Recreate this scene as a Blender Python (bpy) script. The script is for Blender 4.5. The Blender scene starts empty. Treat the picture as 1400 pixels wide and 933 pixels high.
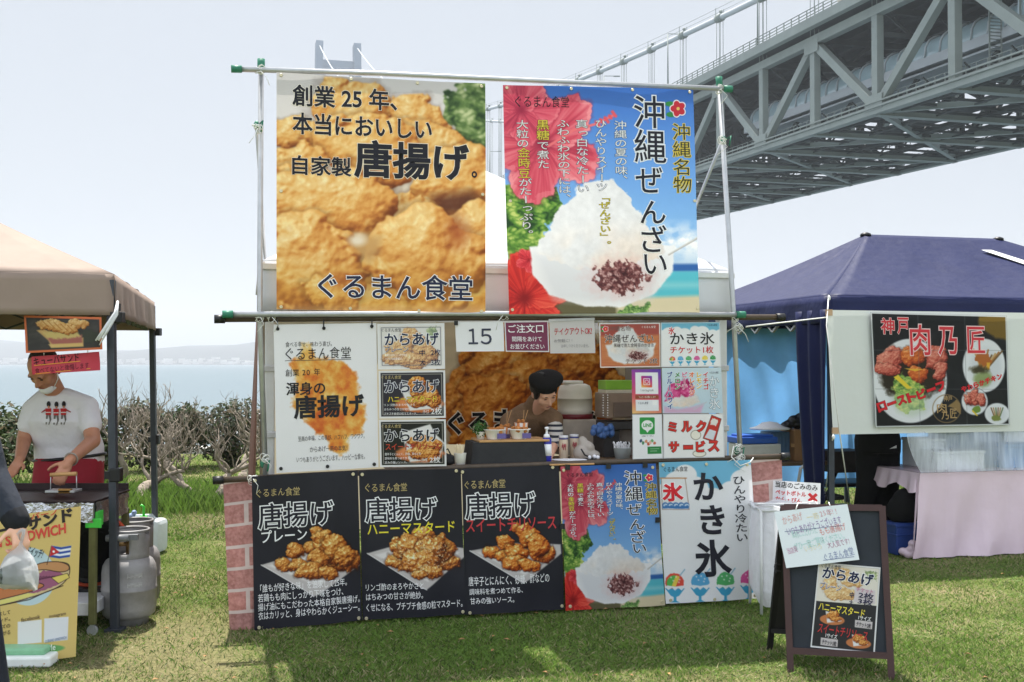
import bpy, bmesh, math, random
import numpy as np
from mathutils import Vector, Matrix

random.seed(7)
rng = np.random.RandomState(7)
SC = bpy.context.scene
COL = SC.collection

# ------------------------------------------------------------------ camera, world, sun, exposure
EYE = 1.45
FPX = 1500.0                      # focal length in photo pixels (photo 1400 wide)
PITCH = math.atan(30.5 / FPX)
cam_d = bpy.data.cameras.new('camera')
cam = bpy.data.objects.new('camera', cam_d)
COL.objects.link(cam)
cam_d.sensor_width = 36.0
cam_d.lens = 36.0 * FPX / 1400.0
cam_d.clip_start = 0.05
cam_d.clip_end = 30000
cam.location = (0, 0, EYE)
cam.rotation_euler = (math.radians(90) + PITCH, 0, 0)
SC.camera = cam

SUN_EL = math.radians(68.7)
SUN_AZ = math.atan2(-0.29, 0.95)          # from +Y towards +X
world = bpy.data.worlds.new('World')
SC.world = world
world.use_nodes = True
nt = world.node_tree
nt.nodes.clear()
sky = nt.nodes.new('ShaderNodeTexSky')
sky.sky_type = 'NISHITA'
sky.sun_disc = False
sky.sun_elevation = SUN_EL
sky.sun_rotation = SUN_AZ
sky.air_density = 1.0
sky.dust_density = 4.0
sky.ozone_density = 1.0
hz = nt.nodes.new('ShaderNodeMixRGB')      # thin high overcast: whitens the blue
hz.blend_type = 'MIX'
hz.inputs[0].default_value = 0.82
hz.inputs[2].default_value = (7.0, 7.5, 8.2, 1)
bg = nt.nodes.new('ShaderNodeBackground')
bg.inputs['Strength'].default_value = 0.076
wo = nt.nodes.new('ShaderNodeOutputWorld')
nt.links.new(sky.outputs[0], hz.inputs[1])
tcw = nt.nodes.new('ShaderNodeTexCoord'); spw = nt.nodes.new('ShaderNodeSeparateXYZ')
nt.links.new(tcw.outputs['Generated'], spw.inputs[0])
mrw = nt.nodes.new('ShaderNodeMapRange')   # added gradient: sky brightened behind the camera to fill shaded fronts, dimmed ahead
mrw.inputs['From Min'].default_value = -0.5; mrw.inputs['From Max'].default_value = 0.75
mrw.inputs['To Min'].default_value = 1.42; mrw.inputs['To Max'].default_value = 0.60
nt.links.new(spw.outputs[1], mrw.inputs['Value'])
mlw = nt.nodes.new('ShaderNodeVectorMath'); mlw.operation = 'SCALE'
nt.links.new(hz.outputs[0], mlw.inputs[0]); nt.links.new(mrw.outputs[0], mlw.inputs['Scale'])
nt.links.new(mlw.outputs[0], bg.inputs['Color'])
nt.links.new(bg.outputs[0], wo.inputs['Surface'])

sun_d = bpy.data.lights.new('sun', 'SUN')
sun_d.energy = 5.0
sun_d.angle = math.radians(0.6)
sun_d.color = (1.0, 0.955, 0.88)
sun = bpy.data.objects.new('sun', sun_d)
COL.objects.link(sun)
to_sun = Vector((math.sin(SUN_AZ) * math.cos(SUN_EL), math.cos(SUN_AZ) * math.cos(SUN_EL), math.sin(SUN_EL)))
sun.rotation_euler = to_sun.to_track_quat('Z', 'Y').to_euler()
sun.location = to_sun * 30

SC.view_settings.view_transform = 'Standard'
SC.view_settings.look = 'None'
SC.view_settings.exposure = 1.08
SC.view_settings.gamma = 1.0
SC.view_settings.use_curve_mapping = False
SC.cycles.use_denoising = True
SC.cycles.max_bounces = 8
SC.cycles.transparent_max_bounces = 24
SC.cycles.volume_bounces = 0

# ------------------------------------------------------------------ pixel rays (photo pixels, 1400x933)
CP, SP = math.cos(PITCH), math.sin(PITCH)
def ray(px, py):
    cx, cz = (px - 700.0) / FPX, -(py - 466.5) / FPX
    return Vector((cx, CP - cz * SP, SP + cz * CP))
def at(px, py, Y):
    r = ray(px, py)
    return Vector((0, 0, EYE)) + r * (Y / r.y)
def gnd(px, py, z=0.0):
    r = ray(px, py)
    return Vector((0, 0, EYE)) + r * ((z - EYE) / r.z)
def on_plane(px, py, p0, n):
    r = ray(px, py)
    o = Vector((0, 0, EYE))
    return o + r * ((p0 - o).dot(n) / r.dot(n))
# stall front plane
WA = Vector((-1.41, 5.99, 0)); WB = Vector((1.494, 6.69, 0))
WE = (WB - WA).normalized(); WN = Vector((WE.y, -WE.x, 0))     # along the front, towards the visitor
def wp(px, py, d=0.0):
    return on_plane(px, py, WA + WN * d, WN)
def wu(u, z, d=0.0):
    return WA + WE * u + WN * d + Vector((0, 0, z))

# ------------------------------------------------------------------ materials
def lin(c):
    c = c / 255.0 if c > 1.0 else c
    return c / 12.92 if c <= 0.04045 else ((c + 0.055) / 1.055) ** 2.4
def rgb(r, g=None, b=None):
    if g is None:
        r, g, b = r
    return (lin(float(r)), lin(float(g)), lin(float(b)), 1.0)
MATS = {}
def mat(name, col, rough=0.6, metal=0.0, var=0.12, scale=18.0, bump=0.0, trans=0.0, spec=0.4, alpha=1.0, bscale=None, emit=0.0, coat=0.0):
    """procedural material: base colour (sRGB 0-255) broken up by noise, optional bump and translucency"""
    if name in MATS:
        return MATS[name]
    m = bpy.data.materials.new(name)
    m.use_nodes = True
    t = m.node_tree; N = t.nodes; K = t.links
    p = N['Principled BSDF']
    c = rgb(col)
    co = N.new('ShaderNodeTexCoord')
    if var > 0:
        no = N.new('ShaderNodeTexNoise'); no.inputs['Scale'].default_value = scale; no.inputs['Detail'].default_value = 5
        no.inputs['Roughness'].default_value = 0.6
        K.new(co.outputs['Object'], no.inputs['Vector'])
        rp = N.new('ShaderNodeValToRGB')
        rp.color_ramp.elements[0].position = 0.3; rp.color_ramp.elements[1].position = 0.7
        a, b = 1 - var, 1 + var
        rp.color_ramp.elements[0].color = (c[0] * a, c[1] * a, c[2] * a, 1)
        rp.color_ramp.elements[1].color = (min(c[0] * b, 1), min(c[1] * b, 1), min(c[2] * b, 1), 1)
        K.new(no.outputs['Fac'], rp.inputs[0])
        K.new(rp.outputs[0], p.inputs['Base Color'])
        csrc = rp.outputs[0]
    else:
        p.inputs['Base Color'].default_value = c; csrc = None
    p.inputs['Roughness'].default_value = rough
    p.inputs['Metallic'].default_value = metal
    p.inputs['Specular IOR Level'].default_value = spec
    p.inputs['Alpha'].default_value = alpha
    if coat:
        p.inputs['Coat Weight'].default_value = coat; p.inputs['Coat Roughness'].default_value = 0.15
    if emit:
        p.inputs['Emission Color'].default_value = c; p.inputs['Emission Strength'].default_value = emit
    if bump > 0:
        n2 = N.new('ShaderNodeTexNoise'); n2.inputs['Scale'].default_value = bscale or scale * 2; n2.inputs['Detail'].default_value = 4
        K.new(co.outputs['Object'], n2.inputs['Vector'])
        bu = N.new('ShaderNodeBump'); bu.inputs['Strength'].default_value = bump; bu.inputs['Distance'].default_value = 0.02
        K.new(n2.outputs['Fac'], bu.inputs['Height']); K.new(bu.outputs[0], p.inputs['Normal'])
    if trans > 0:
        tr = N.new('ShaderNodeBsdfTranslucent'); mx = N.new('ShaderNodeMixShader')
        mx.inputs[0].default_value = trans
        if csrc: K.new(csrc, tr.inputs['Color'])
        else: tr.inputs['Color'].default_value = c
        out = N['Material Output']
        K.new(p.outputs[0], mx.inputs[1]); K.new(tr.outputs[0], mx.inputs[2]); K.new(mx.outputs[0], out.inputs['Surface'])
    MATS[name] = m
    return m

def mat_print(name='printed_sheet', trans=0.26, rough=0.45):
    """printed vinyl or paper: the print itself is carried by the sheet's colour attribute"""
    if name in MATS:
        return MATS[name]
    m = bpy.data.materials.new(name); m.use_nodes = True
    t = m.node_tree; N = t.nodes; K = t.links
    p = N['Principled BSDF']
    a = N.new('ShaderNodeAttribute'); a.attribute_name = 'print'
    co = N.new('ShaderNodeTexCoord')
    no = N.new('ShaderNodeTexNoise'); no.inputs['Scale'].default_value = 4.5; no.inputs['Detail'].default_value = 4
    K.new(co.outputs['Object'], no.inputs['Vector'])
    bu = N.new('ShaderNodeBump'); bu.inputs['Strength'].default_value = 0.30; bu.inputs['Distance'].default_value = 0.02
    K.new(no.outputs['Fac'], bu.inputs['Height']); K.new(bu.outputs[0], p.inputs['Normal'])
    K.new(a.outputs['Color'], p.inputs['Base Color'])
    p.inputs['Roughness'].default_value = rough; p.inputs['Specular IOR Level'].default_value = 0.3
    tr = N.new('ShaderNodeBsdfTranslucent'); mx = N.new('ShaderNodeMixShader'); mx.inputs[0].default_value = trans
    K.new(a.outputs['Color'], tr.inputs['Color'])
    K.new(p.outputs[0], mx.inputs[1]); K.new(tr.outputs[0], mx.inputs[2]); K.new(mx.outputs[0], N['Material Output'].inputs['Surface'])
    MATS[name] = m
    return m

# ------------------------------------------------------------------ objects
ORG = {}
def tag(o, label=None, cat=None, group=None, kind=None):
    if label: o['label'] = label
    if cat: o['category'] = cat
    if group: o['group'] = group
    if kind: o['kind'] = kind
    return o
def thing(name, loc, label, cat, group=None):
    o = bpy.data.objects.new(name, None)
    COL.objects.link(o)
    o.location = loc; o.empty_display_size = 0.1
    ORG[o.name] = Vector(loc)
    return tag(o, label, cat, group)
def link_mesh(name, me, parent=None, org=None):
    o = bpy.data.objects.new(name, me)
    COL.objects.link(o)
    if parent is not None:
        o.parent = parent
        ORG[o.name] = ORG[parent.name]
    else:
        o.location = org if org is not None else (0, 0, 0)
        ORG[o.name] = Vector(o.location)
    return o
def copy_tree(o, parent=None, **kw):
    c = o.copy(); COL.objects.link(c)
    if parent is not None: c.parent = parent
    ORG[c.name] = ORG[o.name]
    for ch in list(o.children):
        copy_tree(ch, c)
    return c

class MB:
    """collects shapes in world coordinates, then links them as ONE mesh"""
    def __init__(s):
        s.v = []; s.f = []; s.mi = []; s.cur = 0; s.sm = []
    def add(s, vs, fs, smooth=False):
        n = len(s.v)
        s.v += [tuple(p) for p in vs]
        s.f += [tuple(i + n for i in f) for f in fs]
        s.mi += [s.cur] * len(fs); s.sm += [smooth] * len(fs)
        return s
    def box(s, c, size, R=None, bev=0.0):
        x, y, z = size[0] / 2, size[1] / 2, size[2] / 2
        c = Vector(c)
        if bev <= 0:
            vs = [Vector((a * x, b * y, d * z)) for a in (-1, 1) for b in (-1, 1) for d in (-1, 1)]
            fs = [(0, 1, 3, 2), (4, 6, 7, 5), (0, 4, 5, 1), (2, 3, 7, 6), (0, 2, 6, 4), (1, 5, 7, 3)]
        else:
            b_ = bmesh.new(); bmesh.ops.create_cube(b_, size=1)
            for v in b_.verts: v.co = Vector((v.co.x * 2 * x, v.co.y * 2 * y, v.co.z * 2 * z))
            bmesh.ops.bevel(b_, geom=list(b_.edges), offset=min(bev, x * .9, y * .9, z * .9), segments=2, affect='EDGES', profile=0.5)
            b_.verts.index_update()
            vs = [v.co.copy() for v in b_.verts]; fs = [tuple(v.index for v in f.verts) for f in b_.faces]; b_.free()
        if R is not None: vs = [R @ v for v in vs]
        return s.add([v + c for v in vs], fs)
    def beam(s, a, b, w, h, up=(0, 0, 1), bev=0):
        a, b = Vector(a), Vector(b); d = b - a; L = d.length
        if L < 1e-6: return s
        x = d.normalized(); z = Vector(up)
        if abs(x.dot(z)) > 0.98: z = Vector((0, 1, 0)) if abs(x.y) < .9 else Vector((1, 0, 0))
        y = z.cross(x).normalized(); z = x.cross(y)
        R = Matrix((x, y, z)).transposed()
        return s.box((a + b) / 2, (L, w, h), R, bev)
    def tube(s, pts, r, seg=10, cap=True, smooth=True):
        pts = [Vector(p) for p in pts]; n = len(pts)
        rs = [r] * n if not hasattr(r, '__len__') else list(r)
        T = []
        for i in range(n):
            t = pts[min(i + 1, n - 1)] - pts[max(i - 1, 0)]
            T.append(t.normalized() if t.length > 1e-9 else Vector((0, 0, 1)))
        u = Vector((0, 0, 1)) if abs(T[0].z) < .9 else Vector((1, 0, 0))
        vs = []
        for i in range(n):
            u = (u - T[i] * u.dot(T[i]))
            u = u.normalized() if u.length > 1e-6 else T[i].orthogonal().normalized()
            w = T[i].cross(u)
            for k in range(seg):
                a = 2 * math.pi * k / seg
                vs.append(pts[i] + (u * math.cos(a) + w * math.sin(a)) * rs[i])
        fs = [(i * seg + k, i * seg + (k + 1) % seg, (i + 1) * seg + (k + 1) % seg, (i + 1) * seg + k) for i in range(n - 1) for k in range(seg)]
        s.add(vs, fs, smooth)
        if cap:
            s.f.append(tuple(len(s.v) - n * seg + k for k in reversed(range(seg)))); s.mi.append(s.cur); s.sm.append(False)
            s.f.append(tuple(len(s.v) - seg + k for k in range(seg))); s.mi.append(s.cur); s.sm.append(False)
        return s
    def cyl(s, a, b, r, seg=16, r2=None):
        return s.tube([a, b], [r, r if r2 is None else r2], seg)
    def lathe(s, c, prof, seg=24, sx=1.0, sy=1.0, smooth=True, R=None):
        c = Vector(c); vs = []; fs = []
        for r, z in prof:
            for k in range(seg):
                a = 2 * math.pi * k / seg
                q = Vector((r * math.cos(a) * sx, r * math.sin(a) * sy, z))
                vs.append(c + (R @ q if R is not None else q))
        n = len(prof)
        fs = [(i * seg + k, i * seg + (k + 1) % seg, (i + 1) * seg + (k + 1) % seg, (i + 1) * seg + k) for i in range(n - 1) for k in range(seg)]
        s.add(vs, fs, smooth)
        base = len(s.v) - n * seg
        s.f.append(tuple(base + k for k in reversed(range(seg)))); s.mi.append(s.cur); s.sm.append(False)
        s.f.append(tuple(base + (n - 1) * seg + k for k in range(seg))); s.mi.append(s.cur); s.sm.append(False)
        return s
    def ball(s, c, r, seg=14, rings=9, R=None, jit=0.0):
        rx, ry, rz = (r, r, r) if not hasattr(r, '__len__') else r
        c = Vector(c); vs = []; fs = []
        for i in range(1, rings):
            th = math.pi * i / rings
            for k in range(seg):
                a = 2 * math.pi * k / seg
                j = 1 + (random.random() - .5) * jit
                q = Vector((rx * math.sin(th) * math.cos(a), ry * math.sin(th) * math.sin(a), rz * math.cos(th))) * j
                vs.append(c + (R @ q if R is not None else q))
        top = len(vs); q = Vector((0, 0, rz)); vs.append(c + (R @ q if R is not None else q))
        bot = len(vs); q = Vector((0, 0, -rz)); vs.append(c + (R @ q if R is not None else q))
        for i in range(rings - 2):
            for k in range(seg):
                fs.append((i * seg + k, (i + 1) * seg + k, (i + 1) * seg + (k + 1) % seg, i * seg + (k + 1) % seg))
        for k in range(seg):
            fs.append((top, k, (k + 1) % seg)); fs.append((bot, (rings - 2) * seg + (k + 1) % seg, (rings - 2) * seg + k))
        return s.add(vs, fs, True)
    def prism(s, poly, off):
        """polygon (world points) swept by off"""
        n = len(poly); off = Vector(off)
        vs = [Vector(p) for p in poly] + [Vector(p) + off for p in poly]
        fs = [tuple(range(n)), tuple(reversed(range(n, 2 * n)))] + [(i, i + n, (i + 1) % n + n, (i + 1) % n) for i in range(n)]
        return s.add(vs, fs)
    def sheet(s, rows, smooth=True):
        """rows: list of lists of points -> quad grid"""
        n = len(rows); m = len(rows[0])
        vs = [p for r in rows for p in r]
        fs = [(i * m + j, (i + 1) * m + j, (i + 1) * m + j + 1, i * m + j + 1) for i in range(n - 1) for j in range(m - 1)]
        return s.add(vs, fs, smooth)
    def build(s, name, mats, parent=None, org=None, bevel=0.0, solid=0.0):
        o_ = ORG[parent.name] if parent is not None else (Vector(org) if org is not None else Vector((0, 0, 0)))
        me = bpy.data.meshes.new(name)
        me.from_pydata([(v[0] - o_[0], v[1] - o_[1], v[2] - o_[2]) for v in s.v], [], s.f)
        ms = mats if isinstance(mats, (list, tuple)) else [mats]
        for m in ms: me.materials.append(m)
        me.polygons.foreach_set('material_index', s.mi)
        me.polygons.foreach_set('use_smooth', s.sm)
        me.update()
        o = link_mesh(name, me, parent, o_ if parent is None else None)
        if solid:
            md = o.modifiers.new('solid', 'SOLIDIFY'); md.thickness = solid; md.offset = 0
        if bevel:
            md = o.modifiers.new('bevel', 'BEVEL'); md.width = bevel; md.segments = 2; md.limit_method = 'ANGLE'
        return o

def blob(prims, voxel=0.012, smooth=4, sub=0):
    """one continuous surface from tapered capsules and ellipsoids (voxel remesh)"""
    b = MB()
    for p in prims:
        if p[0] == 'cap':
            _, a, c, r0, r1 = p
            a, c = Vector(a), Vector(c); n = 6
            d = (c - a); L = d.length; t = d.normalized() if L > 1e-6 else Vector((0, 0, 1))
            pts = [a - t * r0 * .98, a - t * r0 * .7, a - t * r0 * .3] + [a + d * (i / n) for i in range(n + 1)] + [c + t * r1 * .3, c + t * r1 * .7, c + t * r1 * .98]
            rs = [r0 * .2, r0 * .71, r0 * .95] + [r0 + (r1 - r0) * i / n for i in range(n + 1)] + [r1 * .95, r1 * .71, r1 * .2]
            b.tube(pts, rs, 12)
        elif p[0] == 'ell':
            b.ball(p[1], p[2], 18, 12, p[3] if len(p) > 3 else None)
        elif p[0] == 'loft':      # rings: (centre, axis_x, axis_y)
            seg = 20; vs = []
            for (c, ax, ay) in p[1]:
                for k in range(seg):
                    a = 2 * math.pi * k / seg
                    ca, sa = math.cos(a), math.sin(a)
                    e = 0.8
                    vs.append(Vector(c) + Vector(ax) * (abs(ca) ** e * (1 if ca > 0 else -1)) + Vector(ay) * (abs(sa) ** e * (1 if sa > 0 else -1)))
            n = len(p[1])
            fs = [(i * seg + k, i * seg + (k + 1) % seg, (i + 1) * seg + (k + 1) % seg, (i + 1) * seg + k) for i in range(n - 1) for k in range(seg)]
            fs.append(tuple(reversed(range(seg)))); fs.append(tuple((n - 1) * seg + k for k in range(seg)))
            b.add(vs, fs)
    me = bpy.data.meshes.new('tmp'); me.from_pydata(b.v, [], b.f); me.update()
    o = bpy.data.objects.new('tmp', me); COL.objects.link(o)
    r = o.modifiers.new('r', 'REMESH'); r.mode = 'VOXEL'; r.voxel_size = voxel
    if smooth:
        s_ = o.modifiers.new('s', 'SMOOTH'); s_.factor = 0.5; s_.iterations = smooth
    dg = bpy.context.evaluated_depsgraph_get()
    out = bpy.data.meshes.new_from_object(o.evaluated_get(dg))
    bpy.data.objects.remove(o); bpy.data.meshes.remove(me)
    for p in out.polygons: p.use_smooth = True
    return out
def blob_obj(name, prims, m, parent, voxel=0.012, smooth=4):
    me = blob(prims, voxel, smooth)
    o_ = ORG[parent.name]
    co = np.empty(len(me.vertices) * 3, np.float32); me.vertices.foreach_get('co', co)
    co = co.reshape(-1, 3) - np.array(o_, np.float32); me.vertices.foreach_set('co', co.ravel())
    me.materials.clear(); me.materials.append(m); me.update()
    return link_mesh(name, me, parent)
def np_mesh(name, V, F, mats, parent=None, kind=None, mi=None, smooth=False):
    """fast mesh from numpy arrays, V (n,3), F (m,k)"""
    me = bpy.data.meshes.new(name)
    n, m, k = len(V), len(F), F.shape[1]
    me.vertices.add(n); me.vertices.foreach_set('co', np.asarray(V, np.float32).ravel())
    me.loops.add(m * k); me.loops.foreach_set('vertex_index', np.asarray(F, np.int32).ravel())
    me.polygons.add(m); me.polygons.foreach_set('loop_start', np.arange(0, m * k, k, dtype=np.int32))
    try: me.polygons.foreach_set('loop_total', np.full(m, k, np.int32))
    except Exception: pass
    for q in (mats if isinstance(mats, (list, tuple)) else [mats]): me.materials.append(q)
    if mi is not None: me.polygons.foreach_set('material_index', np.asarray(mi, np.int32))
    if smooth: me.polygons.foreach_set('use_smooth', np.ones(m, dtype=bool))
    me.update(calc_edges=True); me.validate()
    o = link_mesh(name, me, parent)
    if kind: o['kind'] = kind
    return o
# ================================================================== THE SETTING
def mat_grass_ground():
    m = bpy.data.materials.new('lawn_soil'); m.use_nodes = True
    t = m.node_tree; N = t.nodes; K = t.links; p = N['Principled BSDF']
    co = N.new('ShaderNodeTexCoord')
    n1 = N.new('ShaderNodeTexNoise'); n1.inputs['Scale'].default_value = 0.9; n1.inputs['Detail'].default_value = 6; n1.inputs['Roughness'].default_value = .65
    n2 = N.new('ShaderNodeTexNoise'); n2.inputs['Scale'].default_value = 38; n2.inputs['Detail'].default_value = 5; n2.inputs['Roughness'].default_value = .7
    K.new(co.outputs['Object'], n1.inputs['Vector']); K.new(co.outputs['Object'], n2.inputs['Vector'])
    r1 = N.new('ShaderNodeValToRGB'); e = r1.color_ramp.elements
    e[0].position = .38; e[0].color = (.080, .125, .028, 1); e[1].position = .66; e[1].color = (.26, .225, .13, 1)
    e.new(.5).color = (.135, .165, .052, 1)
    K.new(n1.outputs['Fac'], r1.inputs[0])
    r2 = N.new('ShaderNodeValToRGB'); r2.color_ramp.elements[0].position = .3; r2.color_ramp.elements[0].color = (.45, .45, .45, 1)
    r2.color_ramp.elements[1].position = .7; r2.color_ramp.elements[1].color = (1.25, 1.2, 1.1, 1)
    K.new(n2.outputs['Fac'], r2.inputs[0])
    mx = N.new('ShaderNodeMixRGB'); mx.blend_type = 'MULTIPLY'; mx.inputs[0].default_value = 1
    wa = N.new('ShaderNodeAttribute'); wa.attribute_name = 'wear'
    ad = N.new('ShaderNodeMath'); ad.operation = 'MULTIPLY_ADD'; ad.inputs[1].default_value = .55; K.new(n2.outputs['Fac'], ad.inputs[0]); K.new(wa.outputs['Fac'], ad.inputs[2])
    rw = N.new('ShaderNodeMapRange'); rw.inputs['From Min'].default_value = .80; rw.inputs['From Max'].default_value = 1.40; K.new(ad.outputs[0], rw.inputs['Value'])
    ws = N.new('ShaderNodeMixRGB'); ws.inputs[2].default_value = (.20, .178, .098, 1); K.new(rw.outputs[0], ws.inputs[0]); K.new(r1.outputs[0], ws.inputs[1])
    K.new(ws.outputs[0], mx.inputs[1]); K.new(r2.outputs[0], mx.inputs[2]); K.new(mx.outputs[0], p.inputs['Base Color'])
    p.inputs['Roughness'].default_value = .95; p.inputs['Specular IOR Level'].default_value = .1
    bu = N.new('ShaderNodeBump'); bu.inputs['Strength'].default_value = .6; bu.inputs['Distance'].default_value = .03
    K.new(n2.outputs['Fac'], bu.inputs['Height']); K.new(bu.outputs[0], p.inputs['Normal'])
    return m
SHORE = 17.6
def dry(x, y):
    """worn, dry patches of the lawn (0..1)"""
    a = np.sin(x * 1.7 + 1.3 * np.sin(y * .9)) * np.sin(y * 1.3 + x * .6 + 1.0)
    g = np.exp(-((x + 1.75) ** 2 / .20 + (y - 5.6) ** 2 / .8)) * .62 + np.exp(-((x + 2.4) ** 2 / .5 + (y - 10.4) ** 2 / 1.2)) * 1.2
    g = g + np.exp(-((x + 1.6) ** 2 / .5 + (y - 5.15) ** 2 / .09)) * .5 + np.exp(-((x - .4) ** 2 / 1.2 + (y - 5.0) ** 2 / .06)) * .5
    return np.clip(.32 + .28 * a + g, 0, 1)
g = MB()
gx = [-4000, -600, -120, -40] + list(np.linspace(-14, 14, 141)) + [40, 120, 600, 4000]
gy = [-400, -60, -10] + list(np.linspace(0, SHORE, 110))
g.sheet([[(x, y, 0.0) for x in gx] for y in gy])
ground = g.build('ground', mat_grass_ground()); ground['kind'] = 'structure'
wear = ground.data.attributes.new('wear', 'FLOAT', 'POINT')      # where feet have worn the turf to soil and straw
wear.data.foreach_set('value', dry(np.array([v[0] for v in g.v]), np.array([v[1] for v in g.v])).astype(np.float32))
# sea wall, lower promenade and water
conc = mat('pale_concrete', (168, 165, 158), .9, var=.12, scale=3, bump=.2)
w = MB(); w.box((0, SHORE + .25, -.50), (1200, .5, 1.18)); sw = w.build('sea_wall', conc)
tag(sw, 'long low pale concrete kerb wall along the seaward edge of the lawn', 'wall')
w = MB(); w.box((0, SHORE + 2.75, -1.3), (1200, 4.5, .4)); pr = w.build('promenade', conc); pr['kind'] = 'structure'
def mat_sea():
    m = bpy.data.materials.new('sea_water'); m.use_nodes = True
    t = m.node_tree; N = t.nodes; K = t.links; p = N['Principled BSDF']
    p.inputs['Base Color'].default_value = (.11, .15, .175, 1); p.inputs['Specular IOR Level'].default_value = .3; p.inputs['Roughness'].default_value = .4; p.inputs['IOR'].default_value = 1.33
    co = N.new('ShaderNodeTexCoord'); mp = N.new('ShaderNodeMapping'); mp.inputs['Scale'].default_value = (.35, .9, 1)
    K.new(co.outputs['Object'], mp.inputs[0])
    n1 = N.new('ShaderNodeTexNoise'); n1.inputs['Scale'].default_value = .35; n1.inputs['Detail'].default_value = 9; n1.inputs['Roughness'].default_value = .7
    K.new(mp.outputs[0], n1.inputs['Vector'])
    bu = N.new('ShaderNodeBump'); bu.inputs['Strength'].default_value = .8; bu.inputs['Distance'].default_value = .7
    K.new(n1.outputs['Fac'], bu.inputs['Height']); K.new(bu.outputs[0], p.inputs['Normal'])
    return m
w = MB(); w.sheet([[(x, y, -3.4) for x in (-9000, -800, 0, 800, 9000)] for y in (SHORE + 4.5, 60, 300, 1500, 9000)])
sea = w.build('sea', mat_sea()); sea['kind'] = 'structure'
# far shore: wooded hills and the specks of a town
hm = mat('far_woods', (22, 36, 38), .95, var=.25, scale=.01)
w = MB(); rows = []
xs = np.linspace(-5200, 5200, 140); ys = [3650, 3700, 3900, 4300, 4700, 5200, 6000]
for j, y in enumerate(ys):
    row = []
    for x in xs:
        base = 96 + 30 * math.sin(x / 900 + .4) + 22 * math.sin(x / 370 + 2) + 9 * math.sin(x / 130) + 5 * math.sin(x / 57 + 1)
        base += 55 * math.exp(-((x + 900) / 520) ** 2)
        k = [0, .05, .3, .75, 1.0, 1.12, 0][j]
        row.append((x, y, -3.5 + base * k + (random.random() - .5) * 6 * k))
    rows.append(row)
w.sheet(rows); hills = w.build('hills', hm); hills['kind'] = 'structure'
tm = mat('town_walls', (205, 203, 198), .9, var=.2, scale=.02)
w = MB()
for i in range(420):
    x = random.uniform(-2300, 1200); y = random.uniform(3655, 3800)
    h = random.uniform(6, 16); w.box((x, y, -3 + (y - 3650) * .07 + h / 2), (random.uniform(8, 30), 10, h))
tw = w.build('distant_town', tm); tag(tw, 'pale specks of a town along the far shore', 'town', kind='stuff')

# railing on the lower promenade
rm = mat('white_railing_paint', (214, 216, 215), .5, var=.05)
rail = thing('railing', (0, SHORE + 3.4, -1.1), 'low white metal railing at the water edge behind the bare trees', 'railing')
w = MB(); w.beam((-60, SHORE + 3.4, .36), (30, SHORE + 3.4, .36), .06, .05); w.beam((-60, SHORE + 3.4, -.62), (30, SHORE + 3.4, -.62), .05, .05)
w.build('handrail', rm, rail)
w = MB()
for i in range(600):
    x = -60 + i * .15; w.beam((x, SHORE + 3.4, -.6), (x, SHORE + 3.4, .34), .022, .022)
o = w.build('baluster', rm, rail); o['kind'] = 'stuff'
w = MB()
for i in range(46):
    x = -60 + i * 2.0 + .07; w.beam((x, SHORE + 3.4, -1.1), (x, SHORE + 3.4, .40), .07, .07)
w.build('post', rm, rail)['kind'] = 'stuff'

# ------------------------------------------------------------------ the suspension bridge
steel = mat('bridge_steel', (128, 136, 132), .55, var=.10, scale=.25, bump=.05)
steel_d = mat('bridge_steel_shaded', (62, 68, 68), .7, var=.18, scale=.3)  # darker copy of the bridge steel, underside shade put into its colour
steel_l = mat('bridge_cable_wrap', (172, 178, 182), .5, var=.06, scale=.3)
towm = mat('bridge_tower_paint', (92, 108, 124), .6, var=.05, scale=.02)
SL = .0335
def B(L, t, z):
    return Vector((.9678 * L - .2516 * t, .2516 * L + .9678 * t, z))
LN, LF = 82.0, 117.0
DT = 15.7
def zt(t): return 48.0 + SL * (t - 142)
def zb(t): return 35.0 + SL * (t - 142)
BUP = (0, 0, 1)
bridge = thing('suspension_bridge', B(99.5, 60, 0), 'huge grey green steel suspension bridge with truss deck crossing overhead to a far tower', 'bridge')
NODE0 = 141.5 - DT * 6
def node(k): return NODE0 + DT * k
for side, L in (('near', LN), ('far', LF)):
    for nm, zf, hh in (('top_chord', zt, 1.25), ('bottom_chord', zb, 1.15)):
        w = MB(); w.beam(B(L, 20, zf(20)), B(L, 1040, zf(1040)), 1.2, hh)
        if nm == 'bottom_chord':      # walkway ledge and pipes along the chord
            for dz, dl, r in ((.95, -.75, .09), (.3, -.75, .12)):
                w.beam(B(L + dl, 20, zf(20) + dz), B(L + dl, 330, zf(330) + dz), r * 2, r * 2)
            w.beam(B(L + 1.9, 20, zf(20) + .35), B(L + 1.9, 330, zf(330) + .35), 2.4, .12)
        w.build(nm, steel, bridge)
NV = 17
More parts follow.
